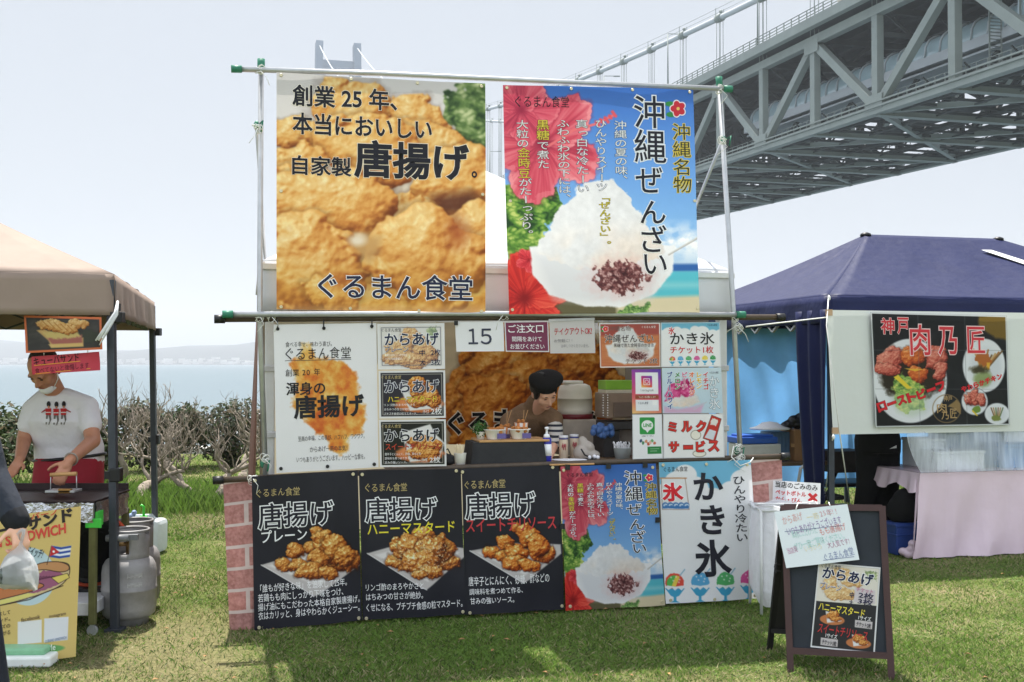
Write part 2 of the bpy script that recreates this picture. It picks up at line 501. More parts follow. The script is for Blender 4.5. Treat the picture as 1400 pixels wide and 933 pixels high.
for side, L in (('near', LN), ('far', LF)):
    for k in range(0, NV):
        t = node(k)
        if t < 55: continue
        w = MB(); w.beam(B(L, t, zb(t) + .55), B(L, t, zt(t) - .6), 1.25, 1.0, up=B(1, 0, 0)); 
        # gusset plates
        top = (k % 2 == 0)
        z = zt(t) - .9 if top else zb(t) + .9
        w.box(B(L, t, z), (.0, .0, .0))
        w.beam(B(L - .66, t - 1.9, z), B(L - .66, t + 1.9, z + SL * 3.8), .06, 2.0)
        w.build('vertical_member', steel, bridge)
        t2 = node(k + 1)
        w = MB()
        if top: w.beam(B(L, t + .4, zt(t) - .6), B(L, t2 - .4, zb(t2) + .6), 1.0, 1.15)
        else: w.beam(B(L, t + .4, zb(t) + .6), B(L, t2 - .4, zt(t2) - .6), 1.0, 1.15)
        w.build('diagonal_member', steel, bridge)
    w = MB()
    for k in range(NV, 58):
        t, t2 = node(k), node(k + 1); w.beam(B(L, t, zb(t)), B(L, t, zt(t)), 1.0, 1.0, up=B(1, 0, 0))
        a, b = (zt(t), zb(t2)) if k % 2 == 0 else (zb(t), zt(t2))
        w.beam(B(L, t, a), B(L, t2, b), .9, 1.0)
    o = w.build('far_truss', steel, bridge); o['kind'] = 'stuff'
# road deck
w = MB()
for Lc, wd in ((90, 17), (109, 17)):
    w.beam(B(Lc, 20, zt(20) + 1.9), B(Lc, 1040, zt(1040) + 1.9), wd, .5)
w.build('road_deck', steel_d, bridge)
for L in (79.6, 119.4):
    w = MB(); w.beam(B(L, 20, zt(20) + 1.55), B(L, 1040, zt(1040) + 1.55), 1.0, 1.35)
    w.build('deck_edge_beam', steel, bridge)
w = MB()
for L in (84.5, 87.5, 91, 94.5, 98, 101, 104.5, 108, 111.5, 115):
    w.beam(B(L, 20, zt(20) + 1.2), B(L, 400, zt(400) + 1.2), .35, .9)
w.build('stringer', steel_d, bridge)['kind'] = 'stuff'
for k in range(0, NV + 6):                    # transverse frames at every node
    t = node(k)
    if t < 55: continue
    w = MB()
    w.beam(B(LN, t, zt(t) + .1), B(LF, t, zt(t) + .1), .7, .8)
    w.beam(B(LN + 1, t, zt(t) - 3.0), B(LF - 1, t, zt(t) - 3.0), .5, .6)
    n = 8
    for i in range(n):
        a = LN + 1 + (LF - LN - 2) * i / n; b = LN + 1 + (LF - LN - 2) * (i + 1) / n
        if i % 2: w.beam(B(a, t, zt(t) - 3), B(b, t, zt(t)), .35, .4)
        else: w.beam(B(a, t, zt(t)), B(b, t, zt(t) - 3), .35, .4)
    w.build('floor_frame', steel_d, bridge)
    w = MB()
    w.beam(B(LN, t, zb(t) - .2), B(LF, t, zb(t) - .2), .9, 1.0)
    w.beam(B(LN, t, zb(t) - .75), B(LF, t, zb(t) - .75), 1.2, .08)
    w.build('bottom_cross_beam', steel, bridge)
    w = MB()                                   # inner hanging frames between the levels
    for L in (92.5, 99.5, 106.5):
        w.beam(B(L, t, zb(t)), B(L, t, zt(t) - 3), .6, .6)
    for a, b in ((LN + 2.5, 92.5), (99.5, 92.5), (99.5, 106.5), (LF - 2.5, 106.5)):
        w.beam(B(a, t, zb(t) + .2), B(b, t, zt(t) - 3), .45, .5)
    w.build('sway_brace', steel_d, bridge)
w = MB()
for k in range(0, NV + 6):                    # flat lateral bracing, bottom level
    t, t2 = node(k), node(k + 1)
    if t < 55: continue
    if k % 2: w.beam(B(LN, t, zb(t) - .1), B(99.5, t2, zb(t2) - .1), .7, .7); w.beam(B(LF, t, zb(t) - .1), B(99.5, t2, zb(t2) - .1), .7, .7)
    else: w.beam(B(99.5, t, zb(t) - .1), B(LN, t2, zb(t2) - .1), .7, .7); w.beam(B(99.5, t, zb(t) - .1), B(LF, t2, zb(t2) - .1), .7, .7)
w.build('lateral_brace', steel, bridge)['kind'] = 'stuff'
w = MB()                                       # secondary cross bars, kickers and pipes of the lower level
for i in range(66):
    t = 58 + i * DT / 4
    w.beam(B(LN + .6, t, zb(t) - .05), B(LF - .6, t, zb(t) - .05), .22, .32)
    if i % 2: w.beam(B(LN + .4, t, zb(t) + 2.4), B(LN + 3.4, t, zb(t) + .2), .16, .16); w.beam(B(LF - .4, t, zb(t) + 2.4), B(LF - 3.4, t, zb(t) + .2), .16, .16)
for L in (84, 90.5, 96.5, 102.5, 108.5, 115): w.beam(B(L, 20, zb(20) - .32), B(L, 400, zb(400) - .32), .16, .2)
w.build('secondary_framing', steel_d, bridge)['kind'] = 'stuff'
w = MB()
for L, dz in ((86, .5), (93, .6), (99.5, .6), (106, .6), (112.5, .5)):
    w.beam(B(L, 20, zb(20) + dz), B(L, 420, zb(420) + dz), .5 if L != 99.5 else 1.0, .8)
    if L in (93, 106): 
        for i in range(44):
            t = 60 + i * 6.0
            w.beam(B(L, t, zb(t) + 1.0), B(L, t + 3, zb(t + 3) + 2.6), .2, .25); w.beam(B(L, t + 3, zb(t + 3) + 2.6), B(L, t + 6, zb(t + 6) + 1.0), .2, .25)
        w.beam(B(L, 20, zb(20) + 2.7), B(L, 420, zb(420) + 2.7), .3, .35)
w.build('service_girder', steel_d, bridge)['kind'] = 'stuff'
w = MB()
for L0, L1 in ((83.2, 85), (95.6, 98.0), (113.2, 114.6)):    # grated service floors
    w.beam(B((L0 + L1) / 2, 20, zb(20) + 1.02), B((L0 + L1) / 2, 420, zb(420) + 1.02), L1 - L0, .1)
w.build('service_floor', steel_d, bridge)
def railing_run(name, L, z, t0, t1, step, hgt, parent, m, r=.05):
    w = MB()
    for q in np.linspace(hgt / 3, hgt, 3): w.beam(B(L, t0, z(t0) + q), B(L, t1, z(t1) + q), r, r)
    n = int((t1 - t0) / step)
    for i in range(n + 1):
        t = t0 + i * step; w.beam(B(L, t, z(t)), B(L, t, z(t) + hgt), r * 1.5, r * 1.5, up=(1, 0, 0))
    return w.build(name, m, parent)
railing_run('deck_railing', 79.4, lambda t: zt(t) + 2.2, 60, 330, 2.2, 1.35, bridge, steel, .10)
railing_run('walkway_railing', 82.9, lambda t: zb(t) + .6, 60, 300, 1.9, 1.5, bridge, steel, .07)
railing_run('walkway_railing', 116.2, lambda t: zb(t) + .6, 60, 330, 1.9, 1.5, bridge, steel, .07)
railing_run('walkway_railing', 105.6, lambda t: zb(t) + 1.1, 60, 330, 1.9, 1.6, bridge, steel_d, .07)
# glazed visitor walkway inside the truss
glz = mat('walkway_glass', (150, 170, 176), .1, var=.1, scale=.3, spec=.8)
gal = MB(); zg = lambda t: zb(t) + 5.9
gal.beam(B(88.5, 92, zg(92)), B(88.5, 172, zg(172)), 4.2, .9); gal.beam(B(86.2, 60, zg(60) - .5), B(86.2, 172, zg(172) - .5), .5, .9)
gal.beam(B(88.5, 60, zg(60) - 1.4), B(88.5, 172, zg(172) - 1.4), 4.0, .25)
gl = gal.build('visitor_gallery', steel_l, bridge)
w = MB()
for i in range(27):
    t = 92 + i * 3.0
    pts = [B(88.5 + 2.15 * math.cos(a), t, zg(t) + .4 + 2.9 * math.sin(a) ** .8) for a in np.linspace(math.pi, 0, 9)]
    w.tube(pts, .14, 6)
w.build('hoop', steel_l, gl)
w = MB(); rows = []
for t in np.linspace(92, 171, 28):
    rows.append([B(88.5 + 2.05 * math.cos(a), t, zg(t) + .4 + 2.8 * math.sin(a) ** .8) for a in np.linspace(math.pi, 0, 9)])
w.sheet(rows); w.build('glazing', glz, gl)
# glazed observation hall at the near end
w = MB(); w.beam(B(89, 55, zg(55) - .2), B(89, 104, zg(104) - .2), 8, 1.2); w.beam(B(89, 55, zg(55) + 5.2), B(89, 104, zg(104) + 5.2), 8.4, .7)
ha = w.build('observation_hall', steel, bridge)
w = MB(); w.beam(B(89, 55, zg(55) + 2.6), B(89, 103.6, zg(103.6) + 2.6), 7.4, 4.6); w.build('glazing', glz, ha)
w = MB()
for i in range(25): w.beam(B(85.1, 55 + 2 * i, zg(55 + 2 * i)), B(85.1, 55 + 2 * i, zg(55 + 2 * i) + 5), .18, .18, up=(1, 0, 0))
w.build('mullion', steel, ha)
w = MB()
for L in (84.4, 86.0): w.beam(B(L, 107.2, zb(107)), B(L, 107.2, zt(107) + .2), .16, .16)
for i in range(34): w.beam(B(84.4, 107.2, zb(107) + .4 * i), B(86.0, 107.2, zb(107) + .4 * i), .10, .10)
w.build('access_ladder', steel, bridge)
# main cables, hangers, lamp posts
def zc(t): return 61.0 + (t - 173) * .098 + (t - 173) ** 2 * (238 - .098 * 858) / 858 ** 2
for L in (LN, LF):
    w = MB(); ts = list(np.linspace(70, 1031, 60)); w.tube([B(L, t, zc(t)) for t in ts], .50, 10, smooth=True)
    cb = w.build('main_cable', steel_l, bridge)
    w = MB()
    for dl in (-.75, .75): w.tube([B(L + dl, t, zc(t) + 1.45) for t in np.linspace(70, 420, 40)], .035, 5)
    w.build('hand_rope', steel, cb)
    for k in range(0, 26):
        t = 173 - 15.7 * 5 + 15.7 * k
        w = MB(); c = B(L, t, zc(t)); d = (B(L, t + 1, zc(t + 1)) - c).normalized()
        w.tube([c - d * .95, c + d * .95], .72, 10)
        for dl in (-.75, .75): w.beam(B(L + dl, t, zc(t)), B(L + dl, t, zc(t) + 1.6), .10, .10)
        w.ball(c + Vector((.2, 0, 1.1)), .33, 8, 6); w.build('cable_band', steel, cb)
        if zc(t) > zt(t) + 2.5:
            w = MB()
            for dt in (-.55, .55):
                for dl in (-.35, .35):
                    w.tube([B(L + dl, t + dt, zt(t)), B(L + dl, t + dt, zc(t))], .055, 5)
            w.build('hanger_rope', steel, bridge)
for i in range(7):
    t = 119 + i * 36.0
    w = MB(); b = B(79.9, t, zt(t) + 2.2); w.tube([b, b + Vector((0, 0, 11.5))], [.16, .09], 8)
    lp = w.build('lamp_post', steel, bridge)
    w = MB(); w.beam(b + Vector((0, 0, 11.5)), B(83.2, t, zt(t) + 2.2 + 11.7), .14, .12); w.beam(B(82.2, t, zt(t) + 13.8), B(83.6, t, zt(t) + 13.9), .4, .18)
    w.build('lamp_head', steel, lp)
w = MB(); w.beam(B(79.6, 128, zt(128) + 3.4), B(79.6, 130.6, zt(130) + 3.4), 1.0, 2.2); w.build('control_cabinet', mat('cabinet_beige', (190, 182, 172), .6), bridge)
# tower
tow = None
for L in (LN, LF):
    w = MB(); lean = 1 if L == LN else -1
    a = B(L - lean * 4.5, 1031, -3); b = B(L, 1031, 301)
    q = [B(-3.4, 0, 0), B(3.4, 0, 0)]
    w.beam(a, b, 6.6, 14, up=B(0, 1, 0))
    if tow is None:
        tow = w.build('tower', towm, bridge)
        # leg of the tower itself; the other leg and the cross beams are its parts
    else:
        w.build('tower_leg', towm, tow)
for z0, hh in ((280, 9), (190, 8), (60, 10)):
    w = MB(); w.beam(B(LN + 2, 1031, z0), B(LF - 2, 1031, z0), 6, hh)
    w.prism([B(LN + 3, 1028, z0 - hh / 2), B(LN + 9, 1028, z0 - hh / 2), B(LN + 3, 1028, z0 - hh / 2 - 9)], B(0, 6, 0))
    w.prism([B(LF - 3, 1028, z0 - hh / 2), B(LF - 9, 1028, z0 - hh / 2), B(LF - 3, 1028, z0 - hh / 2 - 9)], B(0, 6, 0))
    w.build('cross_beam', towm, tow)
for (za, zb2) in ((65, 185), (195, 275)):
    w = MB(); w.beam(B(LN + 1, 1031, za), B(LF - 1, 1031, zb2), 4, 4); w.beam(B(LF - 1, 1030, za), B(LN + 1, 1030, zb2), 4, 4); w.build('tower_brace', towm, tow)

# ------------------------------------------------------------------ haze
def add_haze():
    w = MB(); w.box((0, 3400, 162), (12400, 7600, 338))
    m = bpy.data.materials.new('haze_air'); m.use_nodes = True; t = m.node_tree; t.nodes.clear()
    o = t.nodes.new('ShaderNodeOutputMaterial'); v = t.nodes.new('ShaderNodeVolumePrincipled')
    v.inputs['Color'].default_value = (.76, .82, .90, 1); v.inputs['Density'].default_value = .00027; v.inputs['Anisotropy'].default_value = .2
    t.links.new(v.outputs[0], o.inputs['Volume'])
    h = w.build('haze', m); tag(h, 'pale even sea haze filling the air', 'haze', kind='stuff')
add_haze()
# ================================================================== PRINTS: pictures painted per vertex, lettering as meshes
_lat = np.random.RandomState(11).rand(64, 64)
def vnoise(x, y, s=0):
    x, y = .84 * x + .543 * y + s * 17.31, -.543 * x + .84 * y + s * 7.77
    ix = np.floor(x).astype(int); iy = np.floor(y).astype(int); fx = x - ix; fy = y - iy
    fx = fx * fx * (3 - 2 * fx); fy = fy * fy * (3 - 2 * fy)
    g = lambda a, b: _lat[a % 64, b % 64]
    return (g(ix, iy) * (1 - fx) + g(ix + 1, iy) * fx) * (1 - fy) + (g(ix, iy + 1) * (1 - fx) + g(ix + 1, iy + 1) * fx) * fy
def fbm(x, y, o=4, s=0):
    a, t, n = .5, 0, 0
    for i in range(o):
        t = t + a * vnoise(x * 2 ** i, y * 2 ** i, s + i * 3); n += a; a *= .55
    return t / n
class Canvas:
    """an array of colours over the sheet; painters speak in photo pixels"""
    def __init__(s, quad, res=1.0, base=(255, 255, 255)):
        (ax, ay), (bx, by), (cx, cy), (dx, dy) = quad      # TL TR BR BL
        s.quad = quad
        wpx = math.hypot(bx - ax, by - ay); hpx = math.hypot(dx - ax, dy - ay)
        s.w = max(8, int(wpx * res)); s.h = max(8, int(hpx * res))
        u, v = np.meshgrid(np.linspace(0, 1, s.w), np.linspace(0, 1, s.h))
        s.u, s.v = u, v
        s.X = (1 - v) * ((1 - u) * ax + u * bx) + v * ((1 - u) * dx + u * cx)
        s.Y = (1 - v) * ((1 - u) * ay + u * by) + v * ((1 - u) * dy + u * cy)
        s.c = np.empty((s.h, s.w, 3)); s.c[:] = np.array(base) / 255.0
        s.soft = .6 / res
    def put(s, a, col):
        col = np.asarray(col, float)
        if col.ndim == 1: col = col / 255.0
        a = np.clip(a, 0, 1)[..., None]
        s.c = s.c * (1 - a) + col * a
        return s
    def sdf(s, poly):
        P = [np.array(p, float) for p in poly]; d = np.full(s.X.shape, 1e9); ins = np.zeros(s.X.shape, bool)
        for i in range(len(P)):
            a, b = P[i], P[(i + 1) % len(P)]
            e = b - a; wx, wy = s.X - a[0], s.Y - a[1]
            t = np.clip((wx * e[0] + wy * e[1]) / max(e @ e, 1e-9), 0, 1)
            d = np.minimum(d, np.hypot(wx - e[0] * t, wy - e[1] * t))
            c = ((a[1] > s.Y) != (b[1] > s.Y))
            with np.errstate(divide='ignore', invalid='ignore'):
                xi = (b[0] - a[0]) * (s.Y - a[1]) / (b[1] - a[1] if b[1] != a[1] else 1e-9) + a[0]
            ins ^= c & (s.X < xi)
        return np.where(ins, -d, d)
    def poly(s, poly, col, soft=None, alpha=1.0, rough=0.0, rs=8.0):
        d = s.sdf(poly)
        if rough: d = d + (fbm(s.X / rs, s.Y / rs, 4, 5) - .5) * 2 * rough
        k = soft or s.soft
        return s.put(alpha * np.clip(.5 - d / (2 * k), 0, 1), col)
    def ell(s, cx, cy, rx, ry, col, rot=0.0, soft=None, alpha=1.0, rough=0.0, rs=8.0):
        c_, s_ = math.cos(rot), math.sin(rot); x, y = s.X - cx, s.Y - cy
        xr = (x * c_ + y * s_) / rx; yr = (-x * s_ + y * c_) / ry
        d = (np.hypot(xr, yr) - 1) * min(rx, ry)
        if rough: d = d + (fbm(s.X / rs, s.Y / rs, 4, 9) - .5) * 2 * rough
        k = soft or s.soft
        return s.put(alpha * np.clip(.5 - d / (2 * k), 0, 1), col)
    def line(s, pts, wd, col, alpha=1.0):
        d = np.full(s.X.shape, 1e9)
        for (a, b) in zip(pts[:-1], pts[1:]):
            ex, ey = b[0] - a[0], b[1] - a[1]; wx, wy = s.X - a[0], s.Y - a[1]
            t = np.clip((wx * ex + wy * ey) / max(ex * ex + ey * ey, 1e-9), 0, 1)
            d = np.minimum(d, np.hypot(wx - ex * t, wy - ey * t))
        return s.put(alpha * np.clip(.5 - (d - wd / 2) / (2 * s.soft), 0, 1), col)
    def grad(s, stops, vert=True, field=None):
        f = field if field is not None else (s.v if vert else s.u)
        xs = [q[0] for q in stops]
        s.c = np.stack([np.interp(f, xs, [q[1][k] / 255.0 for q in stops]) for k in range(3)], -1)
        return s
KRAMP = [(0, (66, 26, 8)), (.22, (128, 58, 16)), (.42, (190, 104, 34)), (.62, (222, 146, 62)), (.82, (242, 188, 104)), (1, (255, 228, 172))]
def karaage(cv, blobs, ramp=KRAMP, light=(-.45, -.72, .53), seed=0, bump=1.0, gloss=.25, shadow=.5, grain=1.0, dome=.62):
    """fried pieces, back to front: (cx, cy, rx, ry, rotation)"""
    X, Y = cv.X, cv.Y
    gx = np.gradient(X, axis=1).mean(); gy = np.gradient(Y, axis=0).mean()
    Lx, Ly, Lz = light
    for i, (cx, cy, rx, ry, rot) in enumerate(blobs):
        r = min(rx, ry); k = seed * 5 + i
        wx = X + (fbm(X / (r * .8), Y / (r * .8), 4, k) - .5) * r * .95; wy = Y + (fbm(X / (r * .8), Y / (r * .8), 4, k + 31) - .5) * r * .95
        c_, s_ = math.cos(rot), math.sin(rot); x, y = wx - cx, wy - cy
        d2 = ((x * c_ + y * s_) / rx) ** 2 + ((-x * s_ + y * c_) / ry) ** 2
        # soft dark contact round the piece
        cv.put(np.clip((1.32 - d2) / .5, 0, 1) * shadow * (d2 > .5), np.array([46, 18, 6]))
        ins = np.clip((1 - d2) * r * .28 / cv.soft, 0, 1)
        if ins.max() <= 0: continue
        dd = np.clip(1 - d2, 0, 1)
        lump = fbm(X / (r * .42), Y / (r * .42), 3, k + 7); fine = fbm(X / (r * .12 + .8), Y / (r * .12 + .8), 4, k + 13)
        h = np.sqrt(dd) * r * dome + (lump - .5) * r * .52 * bump + (fine - .5) * r * .17 * bump
        hx = np.gradient(h, axis=1) / gx; hy = np.gradient(h, axis=0) / gy
        nn = np.sqrt(hx ** 2 + hy ** 2 + .55); lam = (-hx * Lx - hy * Ly + .74 * Lz) / nn
        val = .40 + .46 * lam + (fine - .5) * .34 * grain + (lump - .5) * .25 - .16 * (1 - np.sqrt(dd))
        val = np.clip(val + (vnoise(X / 1.4, Y / 1.4, k) - .5) * .14 * grain, 0, 1)
        xs = [q[0] for q in ramp]
        col = np.stack([np.interp(val, xs, [q[1][j] / 255.0 for q in ramp]) for j in range(3)], -1)
        sp = np.clip(lam - .80, 0, 1) * gloss * 4 * (fine > .52)
        col = col + sp[..., None] * .5
        cv.put(ins, np.clip(col, 0, 1))
    return cv
def leafy(cv, mask, seed=1, dark=(30, 60, 24), mid=(78, 122, 44), lite=(170, 200, 100), sc=9.0):
    n = fbm(cv.X / sc, cv.Y / sc, 4, seed); e = np.abs(vnoise(cv.X / (sc * .6), cv.Y / (sc * .35), seed + 3) - .5) * 2
    v = np.clip(n * 1.25 - .1 + (e - .5) * .35, 0, 1)
    col = np.stack([np.interp(v, [.15, .5, .85], [dark[j] / 255., mid[j] / 255., lite[j] / 255.]) for j in range(3)], -1)
    return cv.put(mask, col)
def hibiscus(cv, cx, cy, R, base=(206, 58, 74), lite=(236, 120, 130), dark=(140, 24, 46), rot=0.0, squash=1.0, n=5, seed=0, stamen=None):
    for i in range(n):
        a = rot + i * 2 * math.pi / n; px, py = cx + math.cos(a) * R * .55, cy + math.sin(a) * R * .55 * squash
        c_, s_ = math.cos(a), math.sin(a); x, y = cv.X - px, cv.Y - py
        al = (x * c_ + y * s_); ac = (-x * s_ + y * c_)
        ruff = (fbm(cv.X / (R * .16), cv.Y / (R * .16), 3, seed + i) - .5) * R * .20
        d = np.hypot(al / (R * .56), ac / (R * .44)) - 1 + ruff / (R * .5)
        ang = np.arctan2(cv.Y - cy, cv.X - cx); rr = np.hypot(cv.X - cx, cv.Y - cy) / R
        st = vnoise(ang * 9 + i, rr * 1.5, seed) * .55 + vnoise(ang * 26, rr * 2, seed + 2) * .45; st = np.clip(st * 1.35 - .15 + .25 * (np.abs(d + .08) < .07), 0, 1)
        v = np.clip(.15 + st * .7 + (rr - .5) * .25 + .12 * np.sign(ac) * np.minimum(np.abs(ac) / (R * .2), 1), 0, 1)
        col = np.stack([np.interp(v, [0, .5, 1], [dark[j] / 255., base[j] / 255., lite[j] / 255.]) for j in range(3)], -1)
        cv.put(np.clip((.12 - d) / .12, 0, 1) * .35 * (d > -.2), np.array(dark))
        cv.put(np.clip(.5 - d * R * .5 / (2 * cv.soft), 0, 1), col)
    cv.ell(cx, cy, R * .16, R * .16 * squash, dark, soft=R * .1)
    if stamen: cv.line([(cx, cy)] + stamen, R * .07, (240, 150, 140)); cv.ell(stamen[-1][0], stamen[-1][1], R * .09, R * .09, (236, 120, 96), rough=R * .05, rs=3)
    return cv
def ice_mound(cv, peak, lx, rx, base_y, bowl_y, seed=2, beans=None, bowl=True):
    """a heap of shaved ice in a white bowl: peak point, left and right rim x, rim y and bowl bottom y"""
    px, py = peak; mid = (lx + rx) / 2; H = base_y - py; W = rx - lx
    if bowl:
        cv.poly([(lx - 4, base_y - 8), (rx + 6, base_y - 10), (rx + 2, base_y + (bowl_y - base_y) * .35), (rx - W * .12, bowl_y - (bowl_y - base_y) * .25), (mid + W * .14, bowl_y), (mid - W * .12, bowl_y), (lx + W * .12, bowl_y - (bowl_y - base_y) * .22), (lx, base_y + (bowl_y - base_y) * .4)], (240, 240, 240), soft=1.2, rough=2, rs=10)
        cv.poly([(lx + 2, base_y + 4), (rx, base_y + 4), (rx - W * .15, bowl_y - 10), (mid, bowl_y - 5), (lx + W * .15, bowl_y - 10)], (214, 216, 220), soft=7, alpha=.6)
    heap = [(px - W * .06, py + 2), (px + W * .05, py), (px + W * .15, py + H * .10), (px + W * .23, py + H * .30), (px + W * .31, py + H * .56), (mid + W * .44, base_y - H * .20), (rx - W * .04, base_y), (mid + W * .2, base_y + H * .2), (mid - W * .2, base_y + H * .22), (lx + W * .03, base_y), (mid - W * .43, base_y - H * .24), (px - W * .32, py + H * .50), (px - W * .22, py + H * .24), (px - W * .14, py + H * .08)]
    d = cv.sdf(heap) + (fbm(cv.X / (W * .06), cv.Y / (W * .06), 4, seed) - .5) * W * .09
    n = fbm(cv.X / (W * .035), cv.Y / (W * .035), 5, seed + 5); b = fbm(cv.X / (W * .22), cv.Y / (W * .22), 3, seed + 9)
    v = .90 + (n - .5) * .10 + (b - .5) * .10 - .10 * (cv.X - px) / W
    warm = np.clip((cv.Y - (py + H * .5)) / (H * .6), 0, 1) * np.clip(b * 2 - .7, 0, 1)
    col = np.stack([v, v * (1 - .09 * warm), v * (1 - .18 * warm)], -1)
    cv.put(np.clip(.5 - d / 2.4, 0, 1), np.clip(col, 0, 1))
    if beans:
        bx, by, br, bh = beans
        d = np.hypot((cv.X - bx) / br, (cv.Y - by) / bh) - 1 + (fbm(cv.X / (br * .16), cv.Y / (br * .16), 4, seed + 2) - .5) * .95
        k = fbm(cv.X / (br * .09), cv.Y / (br * .09), 4, seed + 3)
        col = np.stack([np.interp(k, [.25, .5, .8], q) for q in ([.20, .40, .86], [.07, .20, .74], [.09, .20, .72])], -1)
        cv.put(np.clip(-d * br / 3, 0, 1), col)
        cv.put(np.clip(.35 - np.abs(d) * .5, 0, 1) * .6, np.array([226, 150, 140]))
    return cv

# ------------------------------------------------------------------ sheets in the scene
class Sheet:
    """a hanging sheet given by its photo-pixel corners and where those points lie in the place"""
    def __init__(s, quad, place, wave=0.004, wl=3.0, seed=0, edge=0.0, normal=None):
        s.quad = [np.array(q, float) for q in quad]
        s.P = [np.array(place(*q)) for q in quad]
        n = np.cross(s.P[1] - s.P[0], s.P[3] - s.P[0]); n /= np.linalg.norm(n)
        if n[1] > 0: n = -n
        s.n = n; s.wave = wave; s.wl = wl; s.seed = seed; s.edge = edge
        s.W = np.linalg.norm(s.P[1] - s.P[0]); s.H = np.linalg.norm(s.P[3] - s.P[0])
    def uv(s, px, py):
        px = np.asarray(px, float); py = np.asarray(py, float)
        A, Bq, Cq, D = s.quad
        u = np.full(px.shape, .5); v = np.full(px.shape, .5)
        for _ in range(12):
            X = (1 - v) * ((1 - u) * A[0] + u * Bq[0]) + v * ((1 - u) * D[0] + u * Cq[0]) - px
            Y = (1 - v) * ((1 - u) * A[1] + u * Bq[1]) + v * ((1 - u) * D[1] + u * Cq[1]) - py
            xu = (1 - v) * (Bq[0] - A[0]) + v * (Cq[0] - D[0]); xv = (1 - u) * (D[0] - A[0]) + u * (Cq[0] - Bq[0])
            yu = (1 - v) * (Bq[1] - A[1]) + v * (Cq[1] - D[1]); yv = (1 - u) * (D[1] - A[1]) + u * (Cq[1] - Bq[1])
            dt = xu * yv - xv * yu
            u = u - (X * yv - xv * Y) / dt; v = v - (xu * Y - X * yu) / dt
        return u, v
    def pos(s, u, v, off=0.0):
        u = np.asarray(u, float); v = np.asarray(v, float)
        A, Bq, Cq, D = s.P
        uu, vv = u[..., None], v[..., None]
        p = (1 - vv) * ((1 - uu) * A + uu * Bq) + vv * ((1 - uu) * D + uu * Cq)
        k = s.seed
        d = s.wave * (1 + 0 * u) * (np.sin(u * s.wl * 2.1 + v * 1.7 + k) * .6 + np.sin(v * s.wl * 1.6 - u * 2.3 + k * 2.3) * .5 + .35 * np.sin(u * s.wl * 4.4 + k * 1.1 + v * 2.2))
        if s.edge: d = d + s.edge * np.exp(-v / .05) * np.abs(np.sin(u * math.pi * 3)) * -1.0
        return p + (d + off)[..., None] * s.n
def hang(name, cv, sh, parent, m=None, thick=0.0):
    """the painted canvas as a real sheet"""
    V = sh.pos(cv.u, cv.v).reshape(-1, 3) - np.array(ORG[parent.name] if parent is not None else (0, 0, 0))
    h, w = cv.h, cv.w
    i = np.arange(h * w).reshape(h, w)
    F = np.stack([i[:-1, :-1], i[1:, :-1], i[1:, 1:], i[:-1, 1:]], -1).reshape(-1, 4)
    o = np_mesh(name, V, F, m or mat_print(), parent, smooth=True)
    c = np.clip(cv.c, 0, 1).reshape(-1, 3)
    c = np.where(c <= .04045, c / 12.92, ((c + .055) / 1.055) ** 2.4) * .86
    a = o.data.attributes.new('print', 'FLOAT_COLOR', 'POINT')
    a.data.foreach_set('color', np.concatenate([c, np.ones((len(c), 1))], 1).astype(np.float32).ravel())
    return o
_gc = {}
def glyphs(s, bold=0.0):
    """filled outline of a string in em: (verts (n,3), triangles); bold swells the outline by that many em"""
    k = (s, bold)
    if k in _gc: return _gc[k]
    c = bpy.data.curves.new('t', 'FONT'); c.body = s; c.resolution_u = 3; c.fill_mode = 'FRONT'
    if bold > 0: c.bevel_depth = bold; c.bevel_resolution = 0
    o = bpy.data.objects.new('t', c); COL.objects.link(o)
    dg = bpy.context.evaluated_depsgraph_get(); dg.update()
    me = bpy.data.meshes.new_from_object(o.evaluated_get(dg))
    me.calc_loop_triangles()
    v = np.empty(len(me.vertices) * 3); me.vertices.foreach_get('co', v); v = v.reshape(-1, 3)
    t = np.empty(len(me.loop_triangles) * 3, np.int32); me.loop_triangles.foreach_get('vertices', t); t = t.reshape(-1, 3)
    if bold > 0: v[:, 2] *= .0005 / bold
    bpy.data.objects.remove(o); bpy.data.curves.remove(c); bpy.data.meshes.remove(me)
    _gc[k] = (v, t); return _gc[k]
def ink(col, trans=.2):
    return mat('ink_%d_%d_%d' % tuple(col), col, .55, var=.04, scale=30, trans=trans, spec=.3)
LETTER = {}
